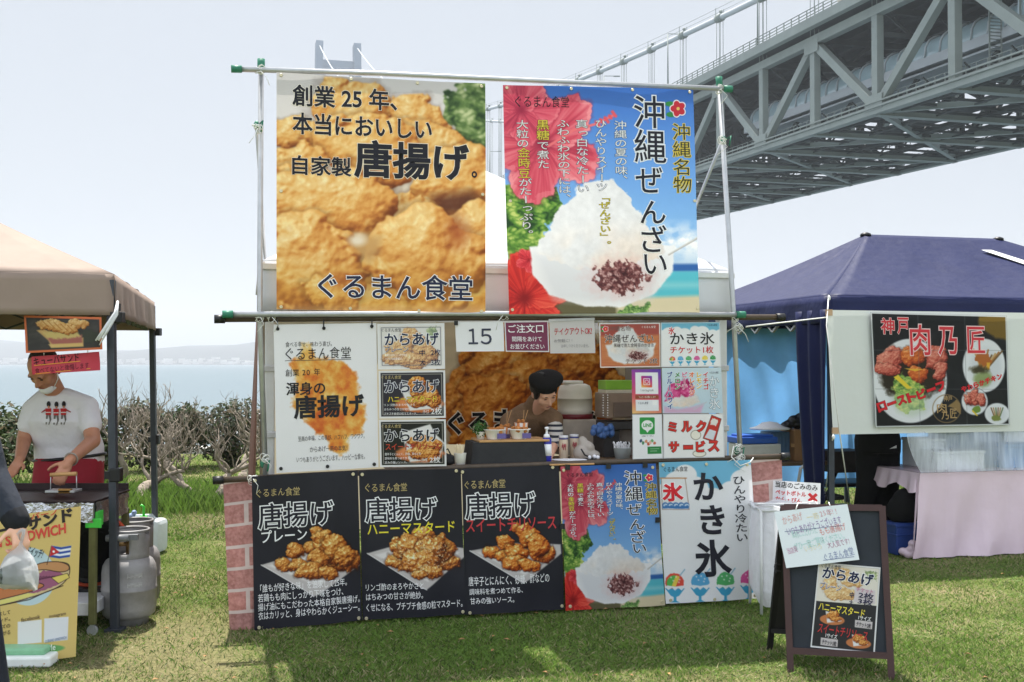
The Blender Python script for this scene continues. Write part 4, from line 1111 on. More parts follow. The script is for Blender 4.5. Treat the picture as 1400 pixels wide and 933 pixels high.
def p_niku(res=1.2):
    cv = Canvas(Q['niku'], res, (22, 24, 28)); n = fbm(cv.X / 40, cv.Y / 30, 4, 3); cv.put(np.clip((n - .5) * 3, 0, 1) * .25, np.array([90, 92, 96]))
    cv.poly([(1337, 432), (1378, 432), (1378, 466), (1360, 462), (1336, 447)], (122, 96, 34), soft=2, rough=2)
    def dish(x, y, rx, ry): cv.ell(x, y, rx + 1, ry + 1, (150, 152, 158)); cv.ell(x, y, rx, ry, (238, 240, 244)); cv.ell(x + rx * .1, y + ry * .1, rx * .75, ry * .75, (222, 226, 232), soft=4)
    dish(1243.5, 521, 49, 57); dish(1344.5, 500, 29, 36); dish(1331, 549, 17.5, 18); dish(1362.5, 566, 17, 14)
    MEAT = [(0, (60, 20, 16)), (.3, (150, 52, 40)), (.55, (206, 96, 80)), (.8, (232, 150, 126)), (1, (250, 206, 186))]
    cv.ell(1246, 518, 42, 28, (44, 36, 22), soft=3, rough=6)
    karaage(cv, [(1216, 492, 20, 16, -.3), (1212, 506, 18, 9, .2), (1276, 488, 16, 18, .3), (1284, 508, 9, 15, .3)], ramp=MEAT, seed=21, bump=.35, gloss=.2, grain=.5)
    karaage(cv, [(1246, 488, 17, 13, .1), (1254, 512, 14, 12, .2)], ramp=[(0, (90, 30, 10)), (.4, (190, 76, 30)), (.7, (226, 120, 50)), (1, (250, 180, 110))], seed=22, gloss=.3, bump=.4, grain=.5)
    leafy(cv, np.clip(-(cv.sdf([(1218, 520), (1232, 508), (1246, 520), (1264, 530), (1262, 560), (1240, 566), (1222, 556)]) + (fbm(cv.X / 6, cv.Y / 6, 3, 5) - .5) * 10) / 2, 0, 1), 6, (70, 110, 50), (150, 190, 90), (230, 226, 120), 6)
    cv.poly([(1221, 516), (1227, 513), (1245, 531), (1240, 533)], (244, 214, 60)); cv.poly([(1235, 504), (1262, 505), (1250, 508)], (240, 190, 60))
    cv.poly([(1218, 540), (1268, 540), (1262, 564), (1246, 570), (1226, 564)], (206, 222, 190), soft=4, alpha=.5)
    for i in range(9): cv.line([(1340 + i, 505), (1330 + i * 5, 478 + (i * 7 % 9))], 2.4, [(206, 170, 110), (176, 120, 60), (120, 90, 50)][i % 3])
    cv.ell(1343, 492, 10, 9, (186, 106, 44), rough=5, rs=5); cv.ell(1343, 518, 13, 12, (150, 166, 110), soft=3, rough=3); cv.poly([(1348, 496), (1353, 496), (1352, 506), (1348, 506)], (236, 180, 60)); cv.ell(1340, 506, 12, 5, (66, 60, 34), rough=3, soft=2)
    karaage(cv, [(1324, 546, 8, 9, .2), (1332, 543, 7, 12, 0), (1340, 547, 7, 10, -.2)], ramp=MEAT, seed=25, bump=.6); cv.ell(1333, 560, 6, 5, (120, 150, 60), rough=2); cv.line([(1328, 562), (1334, 568)], 2, (236, 206, 60))
    for i in range(6): cv.line([(1360 + i, 574), (1354 + i * 3.4, 558)], 1.6, [(130, 90, 50), (180, 140, 80), (90, 110, 50)][i % 3])
    cv.ell(1362, 572, 6, 4, (130, 140, 70), rough=2)
    dd = np.abs(np.hypot(cv.X - 1292.5, cv.Y - 559) - 19); cv.put(np.clip(1.2 - dd, 0, 1) * .8, np.array([150, 122, 82])); cv.poly([(1294, 556), (1306, 547), (1311, 552), (1311, 566), (1302, 558)], (150, 122, 78), rough=1.5)
    for x in (1253.5, 1317.5): cv.line([(x, 428), (x + 3, 584)], .6, (120, 124, 128), .6)
    for y in (479, 532): cv.line([(1192, y), (1380, y + .5)], .6, (110, 114, 118), .6)
    frame(cv, 'niku', .9, (226, 230, 232), 1.8); return cv
def p_back(res=.9):
    cv = Canvas(Q['back'], res, (214, 198, 166)); cv.c = cv.c * (.93 + .12 * (np.sin(cv.Y / 4.2)[..., None] * .25 + fbm(cv.X / 60, cv.Y / 20, 3, 2)[..., None]))
    leafy(cv, np.clip(-(cv.sdf([(796, 470), (830, 476), (842, 520), (826, 532), (800, 500)]) + (fbm(cv.X / 10, cv.Y / 10, 3, 8) - .5) * 16) / 2, 0, 1), 8, (70, 80, 30), (130, 130, 50), (190, 180, 90), 9)
    R_ = [(0, (84, 34, 6)), (.3, (156, 78, 16)), (.55, (204, 120, 36)), (.8, (230, 160, 70)), (1, (250, 206, 130))]
    karaage(cv, [(690, 470, 60, 50, 0), (640, 545, 40, 50, .2), (760, 480, 60, 40, .2), (700, 505, 70, 46, -.2), (800, 505, 40, 40, .2), (790, 560, 44, 40, .2), (650, 585, 40, 40, 0), (730, 560, 80, 60, .1), (680, 560, 50, 50, .3), (840, 530, 24, 20, 0)], ramp=R_, seed=31, gloss=.1, shadow=.3, bump=.75, grain=.8)
    return cv
def p_sand(res=1.4):
    cv = Canvas(Q['sand'], res, (222, 118, 74)); inset(cv, 'sand', 3.0, (62, 60, 58)); cv.put(np.clip((fbm(cv.X / 20, cv.Y / 8, 3, 3) - .45) * 3, 0, 1) * .3 * (np.abs(cv.X - 87) < 48) * (np.abs(cv.Y - 457) < 20), np.array([120, 116, 110]))
    BR = [(0, (110, 58, 20)), (.35, (190, 124, 58)), (.6, (222, 172, 104)), (.85, (240, 208, 150)), (1, (252, 232, 190))]
    karaage(cv, [(108, 443, 16, 7, .05)], ramp=BR, seed=41, bump=.15, grain=.3, shadow=.2); cv.ell(120, 460, 12, 9, (66, 70, 60), rough=4, rs=4)
    cv.poly([(50, 452), (66, 466), (70, 475), (114, 473), (114, 462), (80, 460), (60, 450)], (206, 168, 110), soft=1); cv.poly([(64, 462), (112, 458), (113, 470), (72, 472)], (176, 106, 96), soft=1.5, rough=1.5); cv.poly([(66, 471), (113, 469), (114, 474), (70, 476)], (226, 190, 120), soft=1)
    cv.poly([(58, 455), (104, 450), (110, 460), (84, 464), (64, 462)], (214, 190, 120), soft=1.5, rough=2, rs=4)
    karaage(cv, [(78, 447, 30, 9, .22)], ramp=BR, seed=42, bump=.12, grain=.3, shadow=.2); 
    for k in range(5): cv.line([(56 + k * 9, 437 + k * 2), (66 + k * 9, 447 + k * 2)], 1.6, (176, 106, 44), .5)
    return cv
def p_cuban(res=1.3):
    cv = Canvas(Q['cuban'], res, (228, 200, 120))
    cv.ell(38, 790, 38, 40, (202, 226, 232)); ink_ = (52, 34, 24)
    def bun(pts, c):
        for _ in range(2): pts = [q for a, b in zip(pts, pts[1:] + pts[:1]) for q in ((a[0] * .75 + b[0] * .25, a[1] * .75 + b[1] * .25), (a[0] * .25 + b[0] * .75, a[1] * .25 + b[1] * .75))]
        cv.poly(pts, c); cv.line(pts + [pts[0]], 1.1, ink_)
    bun([(-40, 822), (0, 790), (40, 776), (70, 770), (92, 771), (96, 778), (94, 792), (80, 806), (40, 820), (0, 830), (-40, 836)], (222, 200, 150))
    cv.poly([(30, 800), (60, 782), (80, 784), (94, 790), (80, 802), (40, 816)], (164, 96, 126), rough=1.5, rs=4)
    for k in range(9): cv.line([(42 + k * 4, 798 - k), (56 + k * 4, 790)], .9, (96, 44, 70))
    cv.poly([(70, 792), (92, 786), (95, 792), (80, 800)], (236, 214, 110)); cv.line([(70, 792), (92, 786), (95, 792), (80, 800), (70, 792)], .7, ink_)
    bun([(40, 784), (50, 772), (78, 769), (94, 774), (95, 782), (82, 785), (60, 780)], (206, 150, 96))
    bun([(-40, 826), (-10, 808), (20, 800), (50, 798), (64, 803), (40, 812), (0, 822), (-40, 832)], (204, 128, 76)); cv.poly([(0, 823), (40, 813), (52, 814), (20, 824), (0, 829)], (236, 226, 130)); cv.line([(0, 830), (40, 822), (62, 812), (86, 803)], 1.2, ink_)
    cv.line([(64, 774), (70, 749)], .8, ink_)
    fl = [(70.5, 747.5), (84, 750), (97.5, 747.5), (95.5, 763.5), (82, 765), (67.5, 763)]
    cv.poly(fl, (250, 250, 250))
    for k in (0, 2, 4): cv.poly([(70 - k * .6, 747.6 + k * 3.15), (84 - k * .6, 750 + k * 3.1), (97.5 - k * .45, 747.6 + k * 3.2), (97.2 - k * .45, 750.6 + k * 3.2), (83 - k * .5, 753.2 + k * 3.1), (69.5 - k * .6, 750.8 + k * 3.15)], (48, 84, 170))
    cv.poly([(70.5, 747.5), (81.5, 757), (67.5, 763)], (206, 44, 44)); cv.ell(73.3, 756, 1.7, 1.7, (255, 255, 255))
    cv.poly([(24, 852), (57, 849), (57, 879.5), (24, 882.5)], (246, 246, 244)); cv.poly([(60.5, 847.5), (93.5, 845), (92.5, 876), (60, 879.5)], (240, 242, 246))
    cv.ell(57.5, 888.5, 30.5, 5.6, (112, 178, 100), rot=-.07); return cv
def p_board(res=1.5):
    cv = Canvas(Q['board'], res, (240, 240, 240)); inset(cv, 'board', 2.0, (44, 44, 46))
    cv.poly([(1120.5, 771), (1202, 778), (1198.5, 829), (1115.5, 822)], (236, 230, 218)); 
    leafy(cv, np.clip(-(cv.sdf([(1182, 780), (1200, 782), (1198, 794), (1186, 792)]) + (fbm(cv.X / 3, cv.Y / 3, 3, 8) - .5) * 6), 0, 1), 8, (60, 90, 50), (120, 150, 80), (210, 220, 160), 4)
    karaage(cv, [(1150, 785, 16, 9, .2), (1165, 795, 16, 10, .1), (1135, 800, 12, 10, .1), (1150, 812, 22, 9, .1), (1140, 815, 12, 6, .1)], seed=51, shadow=.2, ramp=[(0, (150, 90, 30)), (.4, (220, 160, 80)), (.7, (240, 196, 124)), (1, (255, 236, 190))])
    m = np.clip(-cv.sdf([(1120.5, 771), (1202, 778), (1198.5, 829), (1115.5, 822)]), 0, 1)[..., None]; cv.c = cv.c * (1 - .25 * m) + .25 * m * np.array([1, .98, .92])
    cv.poly([(1169, 804), (1197, 808), (1196.5, 827), (1167.5, 824)], (226, 216, 220), alpha=.9)
    for (x, y) in ((1138, 844), (1174, 876)):
        cv.ell(x, y + 4, 17, 7, (206, 128, 76), rot=.1); cv.poly([(x - 9, y - 8), (x + 6, y - 4), (x + 13, y + 6), (x - 7, y + 8)], (244, 242, 240)); karaage(cv, [(x + 1, y - 2, 9, 7, .1), (x + 6, y + 3, 7, 4, 0)], seed=52 + int(x) % 3, shadow=.2)
    cv.poly([(1169.5, 848), (1193, 851), (1192.3, 861), (1168.8, 858)], (216, 208, 208)); cv.poly([(1122.5, 872), (1146, 875), (1145.3, 885), (1121.8, 882)], (216, 208, 208)); return cv
PRINTS = dict(kara=p_kara, oki=lambda r=1.0: oki('oki', r, None), oki2=lambda r=1.0: oki('oki2', r, None), intro=p_intro, k1=p_k1, k2=lambda r=1.6: p_k23('k2', r), k3=lambda r=1.6: p_k23('k3', r), zen=p_zen, ticket=p_ticket, insta=p_insta,
    pink=p_pink, line=p_line, milk=p_milk, b1=lambda r=1.0: p_black('b1', r), b2=lambda r=1.0: p_black('b2', r), b3=lambda r=1.0: p_black('b3', r), kaki=p_kaki, niku=p_niku, back=p_back, sand=p_sand, cuban=p_cuban, board=p_board)
# ================================================================== THE FRIED CHICKEN STALL
steel_p = mat('galvanised_pipe', (176, 178, 180), .38, metal=.55, var=.12, scale=14)
brown_p = mat('dark_brown_pole', (74, 62, 50), .5, var=.25, scale=20)
bamboo = mat('tan_pole', (146, 120, 84), .55, var=.2, scale=14)
greencap = mat('green_rubber_cap', (44, 116, 92), .5, var=.1)
blackpl = mat('black_plastic', (26, 26, 28), .45, var=.15)
whitep = mat('white_enamel_post', (206, 207, 206), .4, var=.06, scale=9)
string_m = mat('white_string', (222, 222, 218), .8, var=.1)
brass = mat('eyelet_metal', (206, 196, 164), .35, metal=.7, var=.1)
white_cl = mat('white_tent_cloth', (236, 237, 240), .8, var=.03, scale=3, trans=.42, bump=.15, bscale=6)
P_ = mat_print()
KB = (38, 38, 48); WH = (248, 248, 248); YE = (240, 222, 70); GOLD = (196, 176, 120); NAVY = (38, 44, 74); RED = (200, 40, 44)

# ---- white tent over the kitchen
def uof(px, d): return (wp(px, 500, d) - WA).dot(WE)
uL, uR = uof(364, -.14), uof(992, -.14)
tent = thing('canopy_tent', wu(uL, 0, -.14), 'white frame tent sheltering the fried chicken stall behind the big banners', 'tent')
ZE = 2.02; DB = -2.5
pk = wu((uL + uR) / 2 - .02, 2.85, (DB - .14) / 2)
w = MB()
def roof_rows(a, b, top, n=24, sag=.05):
    rows = []
    for i in range(n + 1):
        t = i / n; row = []
        for j in range(n + 1):
            q = j / n; e = a.lerp(b, q); p = e.lerp(top, t); p.z -= sag * math.sin(math.pi * t) * (1 - .6 * abs(2 * q - 1)); p.z += .010 * math.sin(math.pi * q) * (1 - t) * math.sin(q * 29 + 7 * t) * math.sin(t * 13 + q * 4); row.append(p)
        rows.append(row)
    return rows
cor = [wu(uL - .03, ZE, -.1), wu(uR + .03, ZE, -.1), wu(uR + .03, ZE, DB), wu(uL - .03, ZE, DB)]
for i in range(4): w.sheet(roof_rows(cor[i], cor[(i + 1) % 4], pk))
w.build('roof', white_cl, tent, solid=.002)
w = MB()
for i in range(4):
    a, b = cor[i], cor[(i + 1) % 4]
    w.sheet([[a.lerp(b, j / 20) + Vector((0, 0, -.28 * k / 3)) + (WN if i == 0 else Vector((0, 0, 0))) * (.008 * math.sin(j * 1.3) * k / 3) for j in range(21)] for k in range(4)])
w.build('valance', white_cl, tent, solid=.002)
for i, (pu, d) in enumerate(((uL + .02, -.16), (uR - .02, -.16), (uR - .02, DB + .05), (uL + .02, DB + .05))):
    w = MB(); w.beam(wu(pu, 0, d), wu(pu, ZE - .02, d), .055, .055, up=WN, bev=.006); po = w.build('post', whitep, tent)
    w = MB()
    for z in (1.05, 1.42): w.box(wu(pu, z, d), (.075, .075, .035), Matrix.Rotation(math.atan2(WE.y, WE.x), 3, 'Z'), .006)
    w.build('clamp', mat('grey_clamp', (190, 190, 190), .5), po)
    w = MB(); w.box(wu(pu, .01, d), (.12, .12, .02), Matrix.Rotation(math.atan2(WE.y, WE.x), 3, 'Z')); w.build('foot_plate', whitep, po)
w = MB()
for i in range(4): w.beam(cor[i] + Vector((0, 0, -.03)), cor[(i + 1) % 4] + Vector((0, 0, -.03)), .03, .03); w.beam(cor[i] + Vector((0, 0, -.02)), pk + Vector((0, 0, -.05)), .025, .025)
w.build('roof_truss', whitep, tent)
curt = mat('brown_side_curtain', (128, 92, 80), .7, var=.08, scale=6, trans=.2)
w = MB(); rows = []
for k in range(14):
    row = []
    for j in range(40):
        q = j / 39; z = ZE - .25 - (ZE - .35) * k / 13
        row.append(wu(uL - .04 - .03 * math.sin(q * 30) * (k / 13) - .05 * (k / 13), z, -.2 + (DB + .25) * q))
    rows.append(row)
w.sheet(rows); w.build('side_curtain', curt, tent)
w = MB(); w.sheet([[wu(uL + (uR - uL) * j / 30, ZE - .25 - 1.6 * k / 10, DB + .1 + .02 * math.sin(j * .9)) for j in range(31)] for k in range(11)])
w.build('back_curtain', mat('cream_curtain', (206, 196, 172), .8, var=.05, scale=4, trans=.4), tent)
w = MB(); w.sheet([[wu(uR - .02 + .02 * math.sin(j * 1.1), ZE - .25 - 1.6 * k / 10, -.35 + (DB + .45) * j / 20) for j in range(21)] for k in range(11)])
w.build('side_curtain', mat('grey_side_curtain', (150, 142, 132), .8, var=.05, scale=4, trans=.25), tent)

# ---- lashed pole frame that carries the banners
fr = thing('banner_frame', WA + WN * .0, 'tall frame of steel and brown poles lashed together, carrying the stall banners', 'frame')
def pole(pts, r, m, d, cap0=None, cap1=None, name='horizontal_pole', seg=10):
    P = [wp(x, y, d) for x, y in pts]
    w = MB(); w.tube(P, r, seg); o = w.build(name, m, fr)
    for a, b, c in ((P[0], P[1], cap0), (P[-1], P[-2], cap1)):
        if c:
            dd = (b - a).normalized(); w = MB(); w.tube([a - dd * .012, a + dd * .045], r * 1.35, 10); w.build('end_cap', c, o)
    return o
pole([(319, 94.5), (520, 101), (760, 112), (998, 122)], .0155, steel_p, .018, greencap, greencap)
pole([(307, 430), (640, 429), (1016, 430.5)], .0155, steel_p, .030, greencap, greencap)
pole([(296, 436.5), (640, 434.5), (1070, 434)], .0175, brown_p, -.004, blackpl, blackpl)
pole([(294, 657), (640, 639), (860, 631), (1076, 624)], .0165, brown_p, -.01, blackpl, blackpl)
pole([(357, 84), (355, 430), (363, 650)], .0155, steel_p, -.018, greencap, None, 'upright_pole')
pole([(983, 108), (1003, 430), (1013, 640)], .0155, steel_p, -.03, greencap, None, 'upright_pole')
w = MB(); w.tube([wp(350, 168, -.05), wp(359, 300, -.5), wp(363, 362, -.7)], .009, 8); w.build('stay_pole', steel_p, fr)
w = MB(); w.tube([wp(988, 192, -.05), wp(953, 278, -.35), wp(925, 350, -.6)], .010, 8); w.build('stay_pole', steel_p, fr)
for (x, y) in ((351, 172), (989, 192), (360, 634), (1007, 616)):
    w = MB(); c = wp(x, y, -.02); w.ball(c, (.018, .018, .028), 8, 6); w.tube([c + Vector((.01, -.01, 0)), c + Vector((.04, -.03, .02)), c + Vector((.03, -.03, -.04))], .005, 6); w.build('strap', greencap, fr)
def lashing(x, y, d=.02, n=5, s=.024, parent=None):
    w = MB()
    for i in range(n):
        a = random.uniform(0, 6.28); c = wp(x + random.uniform(-3, 3), y + random.uniform(-3, 3), d)
        pts = []
        for k in range(9):
            t = k / 8 * 6.28; pts.append(c + WE * (s * .8 * math.cos(t + a)) + Vector((0, 0, s * math.sin(t) * math.cos(a))) + WN * (s * .5 * math.sin(t + a)))
        w.tube(pts, .0022, 5)
    w.tube([wp(x, y, d + .02), wp(x + random.uniform(-10, 10), y + 9, d + .03), wp(x + random.uniform(-14, 14), y + 20, d + .02)], .0018, 5)
    return w.build('string_lashing', string_m, fr)
for (x, y) in ((356, 97), (985, 122), (356, 434), (372, 434), (1003, 434), (1010, 448), (362, 628), (346, 655), (1008, 612), (1012, 626), (688, 431), (988, 192), (352, 176)): lashing(x, y)
w = MB(); w.tube([wp(1003, 610, .03), wp(1000, 625, .05), wp(1012, 637, .05), wp(1026, 632, .04), wp(1030, 626, .03)], .0035, 6); w.build('white_cord', string_m, fr)

# ---- banners and posters
def banner(name, key, d, label, cat, seed=0, wave=.004, quad=None, wl=3.0, group=None, eyes=(), place=None, m=None, er=.0095, mat_eye=None):
    sh = Sheet(Q[key], place or (lambda x, y: wp(x, y, d)), wave=wave, wl=wl, seed=seed)
    cv = PRINTS[key](RES.get(key, 1.0))
    base = Vector(sh.P[3]); base.z = min(p[2] for p in sh.P)
    t = thing(name, base, label, cat, group)
    s_ = hang('sheet', cv, sh, t, m)
    if eyes: ring(sh, t, eyes, er, mat_eye or brass)
    return t, sh
RES = dict(kara=1.05, oki=1.05, intro=1.3, k1=1.8, k2=1.8, k3=1.8, zen=1.8, ticket=2.0, insta=2.2, pink=1.8, line=2.2, milk=1.8, b1=1.15, b2=1.15, b3=1.15, oki2=1.2, kaki=1.3, niku=1.3, back=.8, sand=1.6, cuban=1.4, board=1.8)

t, sh = banner('food_banner', 'kara', .045, 'huge beige banner of golden fried chicken, hanging top left of the stall', 'banner', 1, .011, eyes=[(384, 104), (477, 108.5), (568, 113.5), (657.5, 119), (384, 262), (659, 267), (384, 420), (476, 422), (570, 425), (658, 426)])
text(sh, t, '創業 25 年、', (398.5, 119.5, 540, 149), KB, .022, ((250, 244, 230), .02))
text(sh, t, '本当においしい', (398.7, 158.5, 588, 188), KB, .022, ((250, 240, 220), .02))
text(sh, t, '自家製', (398.5, 214, 478, 241), KB, .022, ((250, 240, 220), .02))
text(sh, t, '唐揚げ', (481, 194, 640, 246.5), KB, .030, ((250, 240, 220), .018))
text(sh, t, '。', (643, 235, 651, 244.5), KB, .025)
text(sh, t, 'ぐるまん食堂', (433, 375, 645, 410), NAVY, .012, (WH, .028))

def oki_text(t, sh, T, sc=1.0):
    """T maps the big beach banner's pixels to this sheet's"""
    def bx(x0, y0, x1, y1):
        a = T(x0, y0); b = T(x1, y1); return (a[0], a[1], b[0], b[1])
    text(sh, t, 'ぐるまん食堂', bx(704, 131.5, 775, 147), (34, 34, 44), -.004, jit=.1)
    for ch, b in (('沖', (863, 132, 906, 176)), ('縄', (864, 178, 909, 223)), ('ぜ', (866, 229, 904, 264)), ('ん', (873, 275, 909, 306)), ('ざ', (875, 308, 911, 345)), ('い', (879, 348, 911, 375))):
        text(sh, t, ch, bx(*b), (40, 40, 52), .006, (WH, .034))
    text(sh, t, '沖縄名物', bx(919, 169, 945, 264), (58, 62, 60), -.002, ((238, 210, 84), .040), vert=True)
    text(sh, t, '沖縄の夏の味、', bx(837, 166, 854, 252), WH, .004, ((70, 84, 120), .03), vert=True)
    text(sh, t, 'ひんやりスイーツ', bx(811, 164, 827, 262), WH, .004, ((80, 84, 120), .03), vert=True)
    text(sh, t, '「ぜんざい」。', bx(817, 265, 832, 340), (222, 204, 60), .008, ((120, 110, 60), .03), vert=True)
    text(sh, t, '真っ白な冷たーい', bx(785, 164, 802, 264), WH, .004, ((80, 70, 110), .03), vert=True)
    text(sh, t, 'ふわふわ氷の下には、', bx(760, 164, 777, 276), WH, .004, ((110, 60, 80), .03), vert=True)
    text(sh, t, '黒糖', bx(732, 164, 749, 192), (240, 220, 80), .006, ((90, 60, 50), .03), vert=True)
    text(sh, t, 'で煮た', bx(733, 193, 749, 231), WH, .004, ((110, 60, 80), .03), vert=True)
    text(sh, t, '大粒の', bx(706, 164, 722, 202), WH, .004, ((110, 60, 80), .03), vert=True)
    text(sh, t, '金時豆', bx(708, 202, 724, 244), (240, 220, 80), .006, ((90, 60, 50), .03), vert=True)
    text(sh, t, 'がたーっぷり。', bx(710, 244, 727, 326), WH, .004, ((110, 60, 80), .03), vert=True)
def flower_mark(sh, t, cx, cy, R, off=.0022):
    def shape(pts, m, o, nm):
        u, v = sh.uv(np.array([p[0] for p in pts]), np.array([p[1] for p in pts])); P = sh.pos(u, v, o)
        w = MB(); c = P.mean(0); n = len(P); w.add([c] + list(P), [(0, 1 + i, 1 + (i + 1) % n) for i in range(n)]); w.build(nm, m, t)
    for a in (2.4, 3.7): shape([(cx + R * 1.15 * math.cos(a) + R * .42 * math.cos(q) * 1.4, cy + R * 1.0 * math.sin(a) + R * .3 * math.sin(q)) for q in np.linspace(0, 6.28, 12)[:-1]], ink((60, 150, 80)), off, 'leaf_mark')
    shape([(cx + R * (.78 + .28 * abs(math.sin(2.5 * q))) * math.cos(q), cy + R * (.78 + .28 * abs(math.sin(2.5 * q))) * math.sin(q)) for q in np.linspace(0, 6.28, 50)[:-1]], ink((250, 236, 236)), off + .0005, 'flower_outline')
    shape([(cx + R * (.62 + .30 * abs(math.sin(2.5 * q))) * math.cos(q), cy + R * (.62 + .30 * abs(math.sin(2.5 * q))) * math.sin(q)) for q in np.linspace(0, 6.28, 50)[:-1]], ink((214, 50, 66)), off + .001, 'flower_mark')
    shape([(cx + R * .2 * math.cos(q), cy + R * .2 * math.sin(q)) for q in np.linspace(0, 6.28, 10)[:-1]], ink((250, 210, 120)), off + .0015, 'flower_centre')
t, sh = banner('food_banner', 'oki', .045, 'large blue beach banner with shaved ice and red hibiscus, hanging top right', 'banner', 4, .011, eyes=[(693, 120), (778, 122), (861, 124), (943, 126), (698, 275), (950, 275), (700, 424), (954, 422)])
oki_text(t, sh, lambda x, y: (x, y)); flower_mark(sh, t, 926, 149, 12)

t, sh = banner('shop_poster', 'intro', .01, 'tall white poster with one orange chicken cutlet, left of the counter opening', 'poster', 2, .003, eyes=[(379.5, 450), (442, 449), (508, 446.5), (384, 641), (447, 638), (511.5, 635)], er=.010, mat_eye=blackpl)
BK = (36, 36, 40)
text(sh, t, '食べる幸せ、味わう喜び。', (390, 467, 453, 474.5), (70, 70, 74), -.004, jit=.12)
text(sh, t, 'ぐるまん食堂', (390, 475, 479, 491.5), BK, .0, jit=.08)
text(sh, t, '創業 20 年', (390, 504.5, 437, 514.5), BK, .0, jit=.08)
text(sh, t, '渾身の', (390.7, 522.5, 444, 540.5), BK, .02)
text(sh, t, '唐揚げ', (401, 539.5, 497.5, 572), BK, .03)
text(sh, t, '至高の幸福、この喜び、ハフハフ、ワクワク。', (407, 594.5, 498, 602), (60, 60, 64), -.006, jit=.14)
text(sh, t, 'からあげ一筋の本気！', (423, 609.5, 474, 617.5), (60, 60, 64), -.004, jit=.14)
text(sh, t, 'いつもありがとうございます。ハッピーな食を。', (405, 622, 498.5, 630.5), (60, 60, 64), -.005, jit=.14)
w = MB(); P = [sh.pos(*sh.uv(np.array(x), np.array(y)), .0025) for x, y in ((389.5, 493.2), (479.5, 491.2), (479.5, 491.9), (389.5, 493.9))]; w.add(P, [(0, 1, 2, 3)]); w.build('underline', ink((70, 70, 74)), t)
w = MB()
for x in (379.5, 442.5, 508.5): w.tube([wp(x, 449, .022), wp(x, 437, .03)], .0035, 6)
w.build('hanging_tie', blackpl, t)

def kmenu(key, d, label, seed, sub, subc, body, price, y0, titlec, outc):
    t, sh = banner('menu_card', key, d, label, 'menu card', seed, .0012, group='fried chicken menu cards left of the opening')
    text(sh, t, 'ぐるまん食堂', (521.5, y0 + 6, 548, y0 + 11), GOLD if key != 'k1' else (90, 90, 96), -.004, jit=.1)
    text(sh, t, 'からあげ', (525.5, y0 + 12, 600, y0 + 30), titlec, .022, (outc, .035), off=.0018)
    text(sh, t, sub[0], sub[1], subc, .012, ((250, 250, 246) if key == 'k1' else (60, 50, 40), .03), off=.0018)
    for s_, b in body: text(sh, t, s_, b, (244, 244, 244) if key != 'k1' else (250, 250, 250), .0, off=.0018)
    for s_, b in price: text(sh, t, s_, b, NAVY if key == 'k1' else (240, 240, 240), .01, off=.0018)
    return t
kmenu('k1', .016, 'pale menu card for plain fried chicken, topmost of the three', 1, ('プレーン', (526, 473.5, 558, 482)), (92, 96, 118), [('若鶏もも肉にしっかり味を', (526, 484, 556, 487.5)), ('つけた本格唐揚げ。', (526, 489, 550, 492.5))], [('中', (573, 478.5, 581, 487)), ('2枚', (589, 477.5, 602, 486.5)), ('大', (573, 491.5, 581, 500)), ('3枚', (589, 491, 602, 500))], 443, NAVY, WH)
kmenu('k2', .016, 'grey menu card for honey mustard chicken, middle of the three', 2, ('ハニーマスタード', (530, 541.5, 597, 550)), (238, 214, 60), [('リンゴ酢のまろやかさと', (525, 552, 567, 555.5)), ('はちみつの甘さが絶妙。', (525, 558, 561, 561.5)), ('プチプチ食感の粒マスタード。', (525, 564, 570, 567.5))], [('1サイズ', (578, 560, 586, 566)), ('2枚', (589, 558, 604, 567))], 507.5, (58, 58, 74), (236, 236, 240))
kmenu('k3', .016, 'black menu card for sweet chilli chicken, lowest of the three', 3, ('スイートチリソース', (527, 606.5, 601, 615)), (206, 74, 50), [('唐辛子とにんにく、砂糖、酢などの', (526, 619, 575, 622.8)), ('調味料を煮つめて作る、', (526, 625, 561, 628.6)), ('甘みの強いソース。', (526, 630.6, 556, 634))], [('1サイズ', (576, 626, 584, 632)), ('2枚', (587, 624.5, 602, 633))], 574.5, (44, 44, 52), (236, 236, 236))

# plain paper signs over the opening
def paper(name, quad, d, label, cat, base=(248, 249, 252), seed=0, wave=.0015, group=None, place=None, m=None):
    Q['tmp'] = quad
    sh = Sheet(quad, place or (lambda x, y: wp(x, y, d)), wave=wave, seed=seed)
    cv = Canvas(quad, .5, base); b = Vector(sh.P[3]); t = thing(name, b, label, cat, group); hang('sheet', cv, sh, t, m)
    return t, sh
t, sh = paper('paper_sign', ((622, 440.5), (688, 439.5), (689.5, 480.5), (624, 481)), .02, 'white paper sign reading 15, clipped over the counter opening', 'sign', seed=1)
text(sh, t, '１', (640, 449.5, 653, 471), (58, 62, 80), .01); text(sh, t, '５', (656.5, 449.5, 672, 471.2), (58, 62, 80), .01)
w = MB(); w.box(wp(623.5, 442, .028), (.022, .012, .024)); w.build('clip', blackpl, t)
t, sh = paper('paper_sign', ((689.5, 440), (749.5, 439), (751, 481.5), (691.5, 481)), .02, 'maroon order here sign with white lettering over the opening', 'sign', (240, 238, 240), 2)
cvp = MB(); cvp.sheet([[Vector(sh.pos(np.array(.025 + .95 * j / 16), np.array(.035 + .93 * k / 12), .0014)) for j in range(17)] for k in range(13)]); cvp.build('maroon_field', ink((122, 56, 84)), t)
text(sh, t, 'ご注文口', (694.5, 443.8, 742.5, 455.3), WH, .012, off=.0035)
text(sh, t, '間隔をあけて', (700, 460.5, 740.5, 467.3), WH, .006, off=.0035); text(sh, t, 'お並びください', (697.5, 470.3, 744, 477.4), WH, .006, off=.0035)
t, sh = paper('paper_sign', ((751, 440), (812.5, 437.5), (814, 483), (752.5, 483.5)), .024, 'handwritten takeout sign in a clear sleeve, grey with red letters', 'sign', (214, 210, 208), 3)
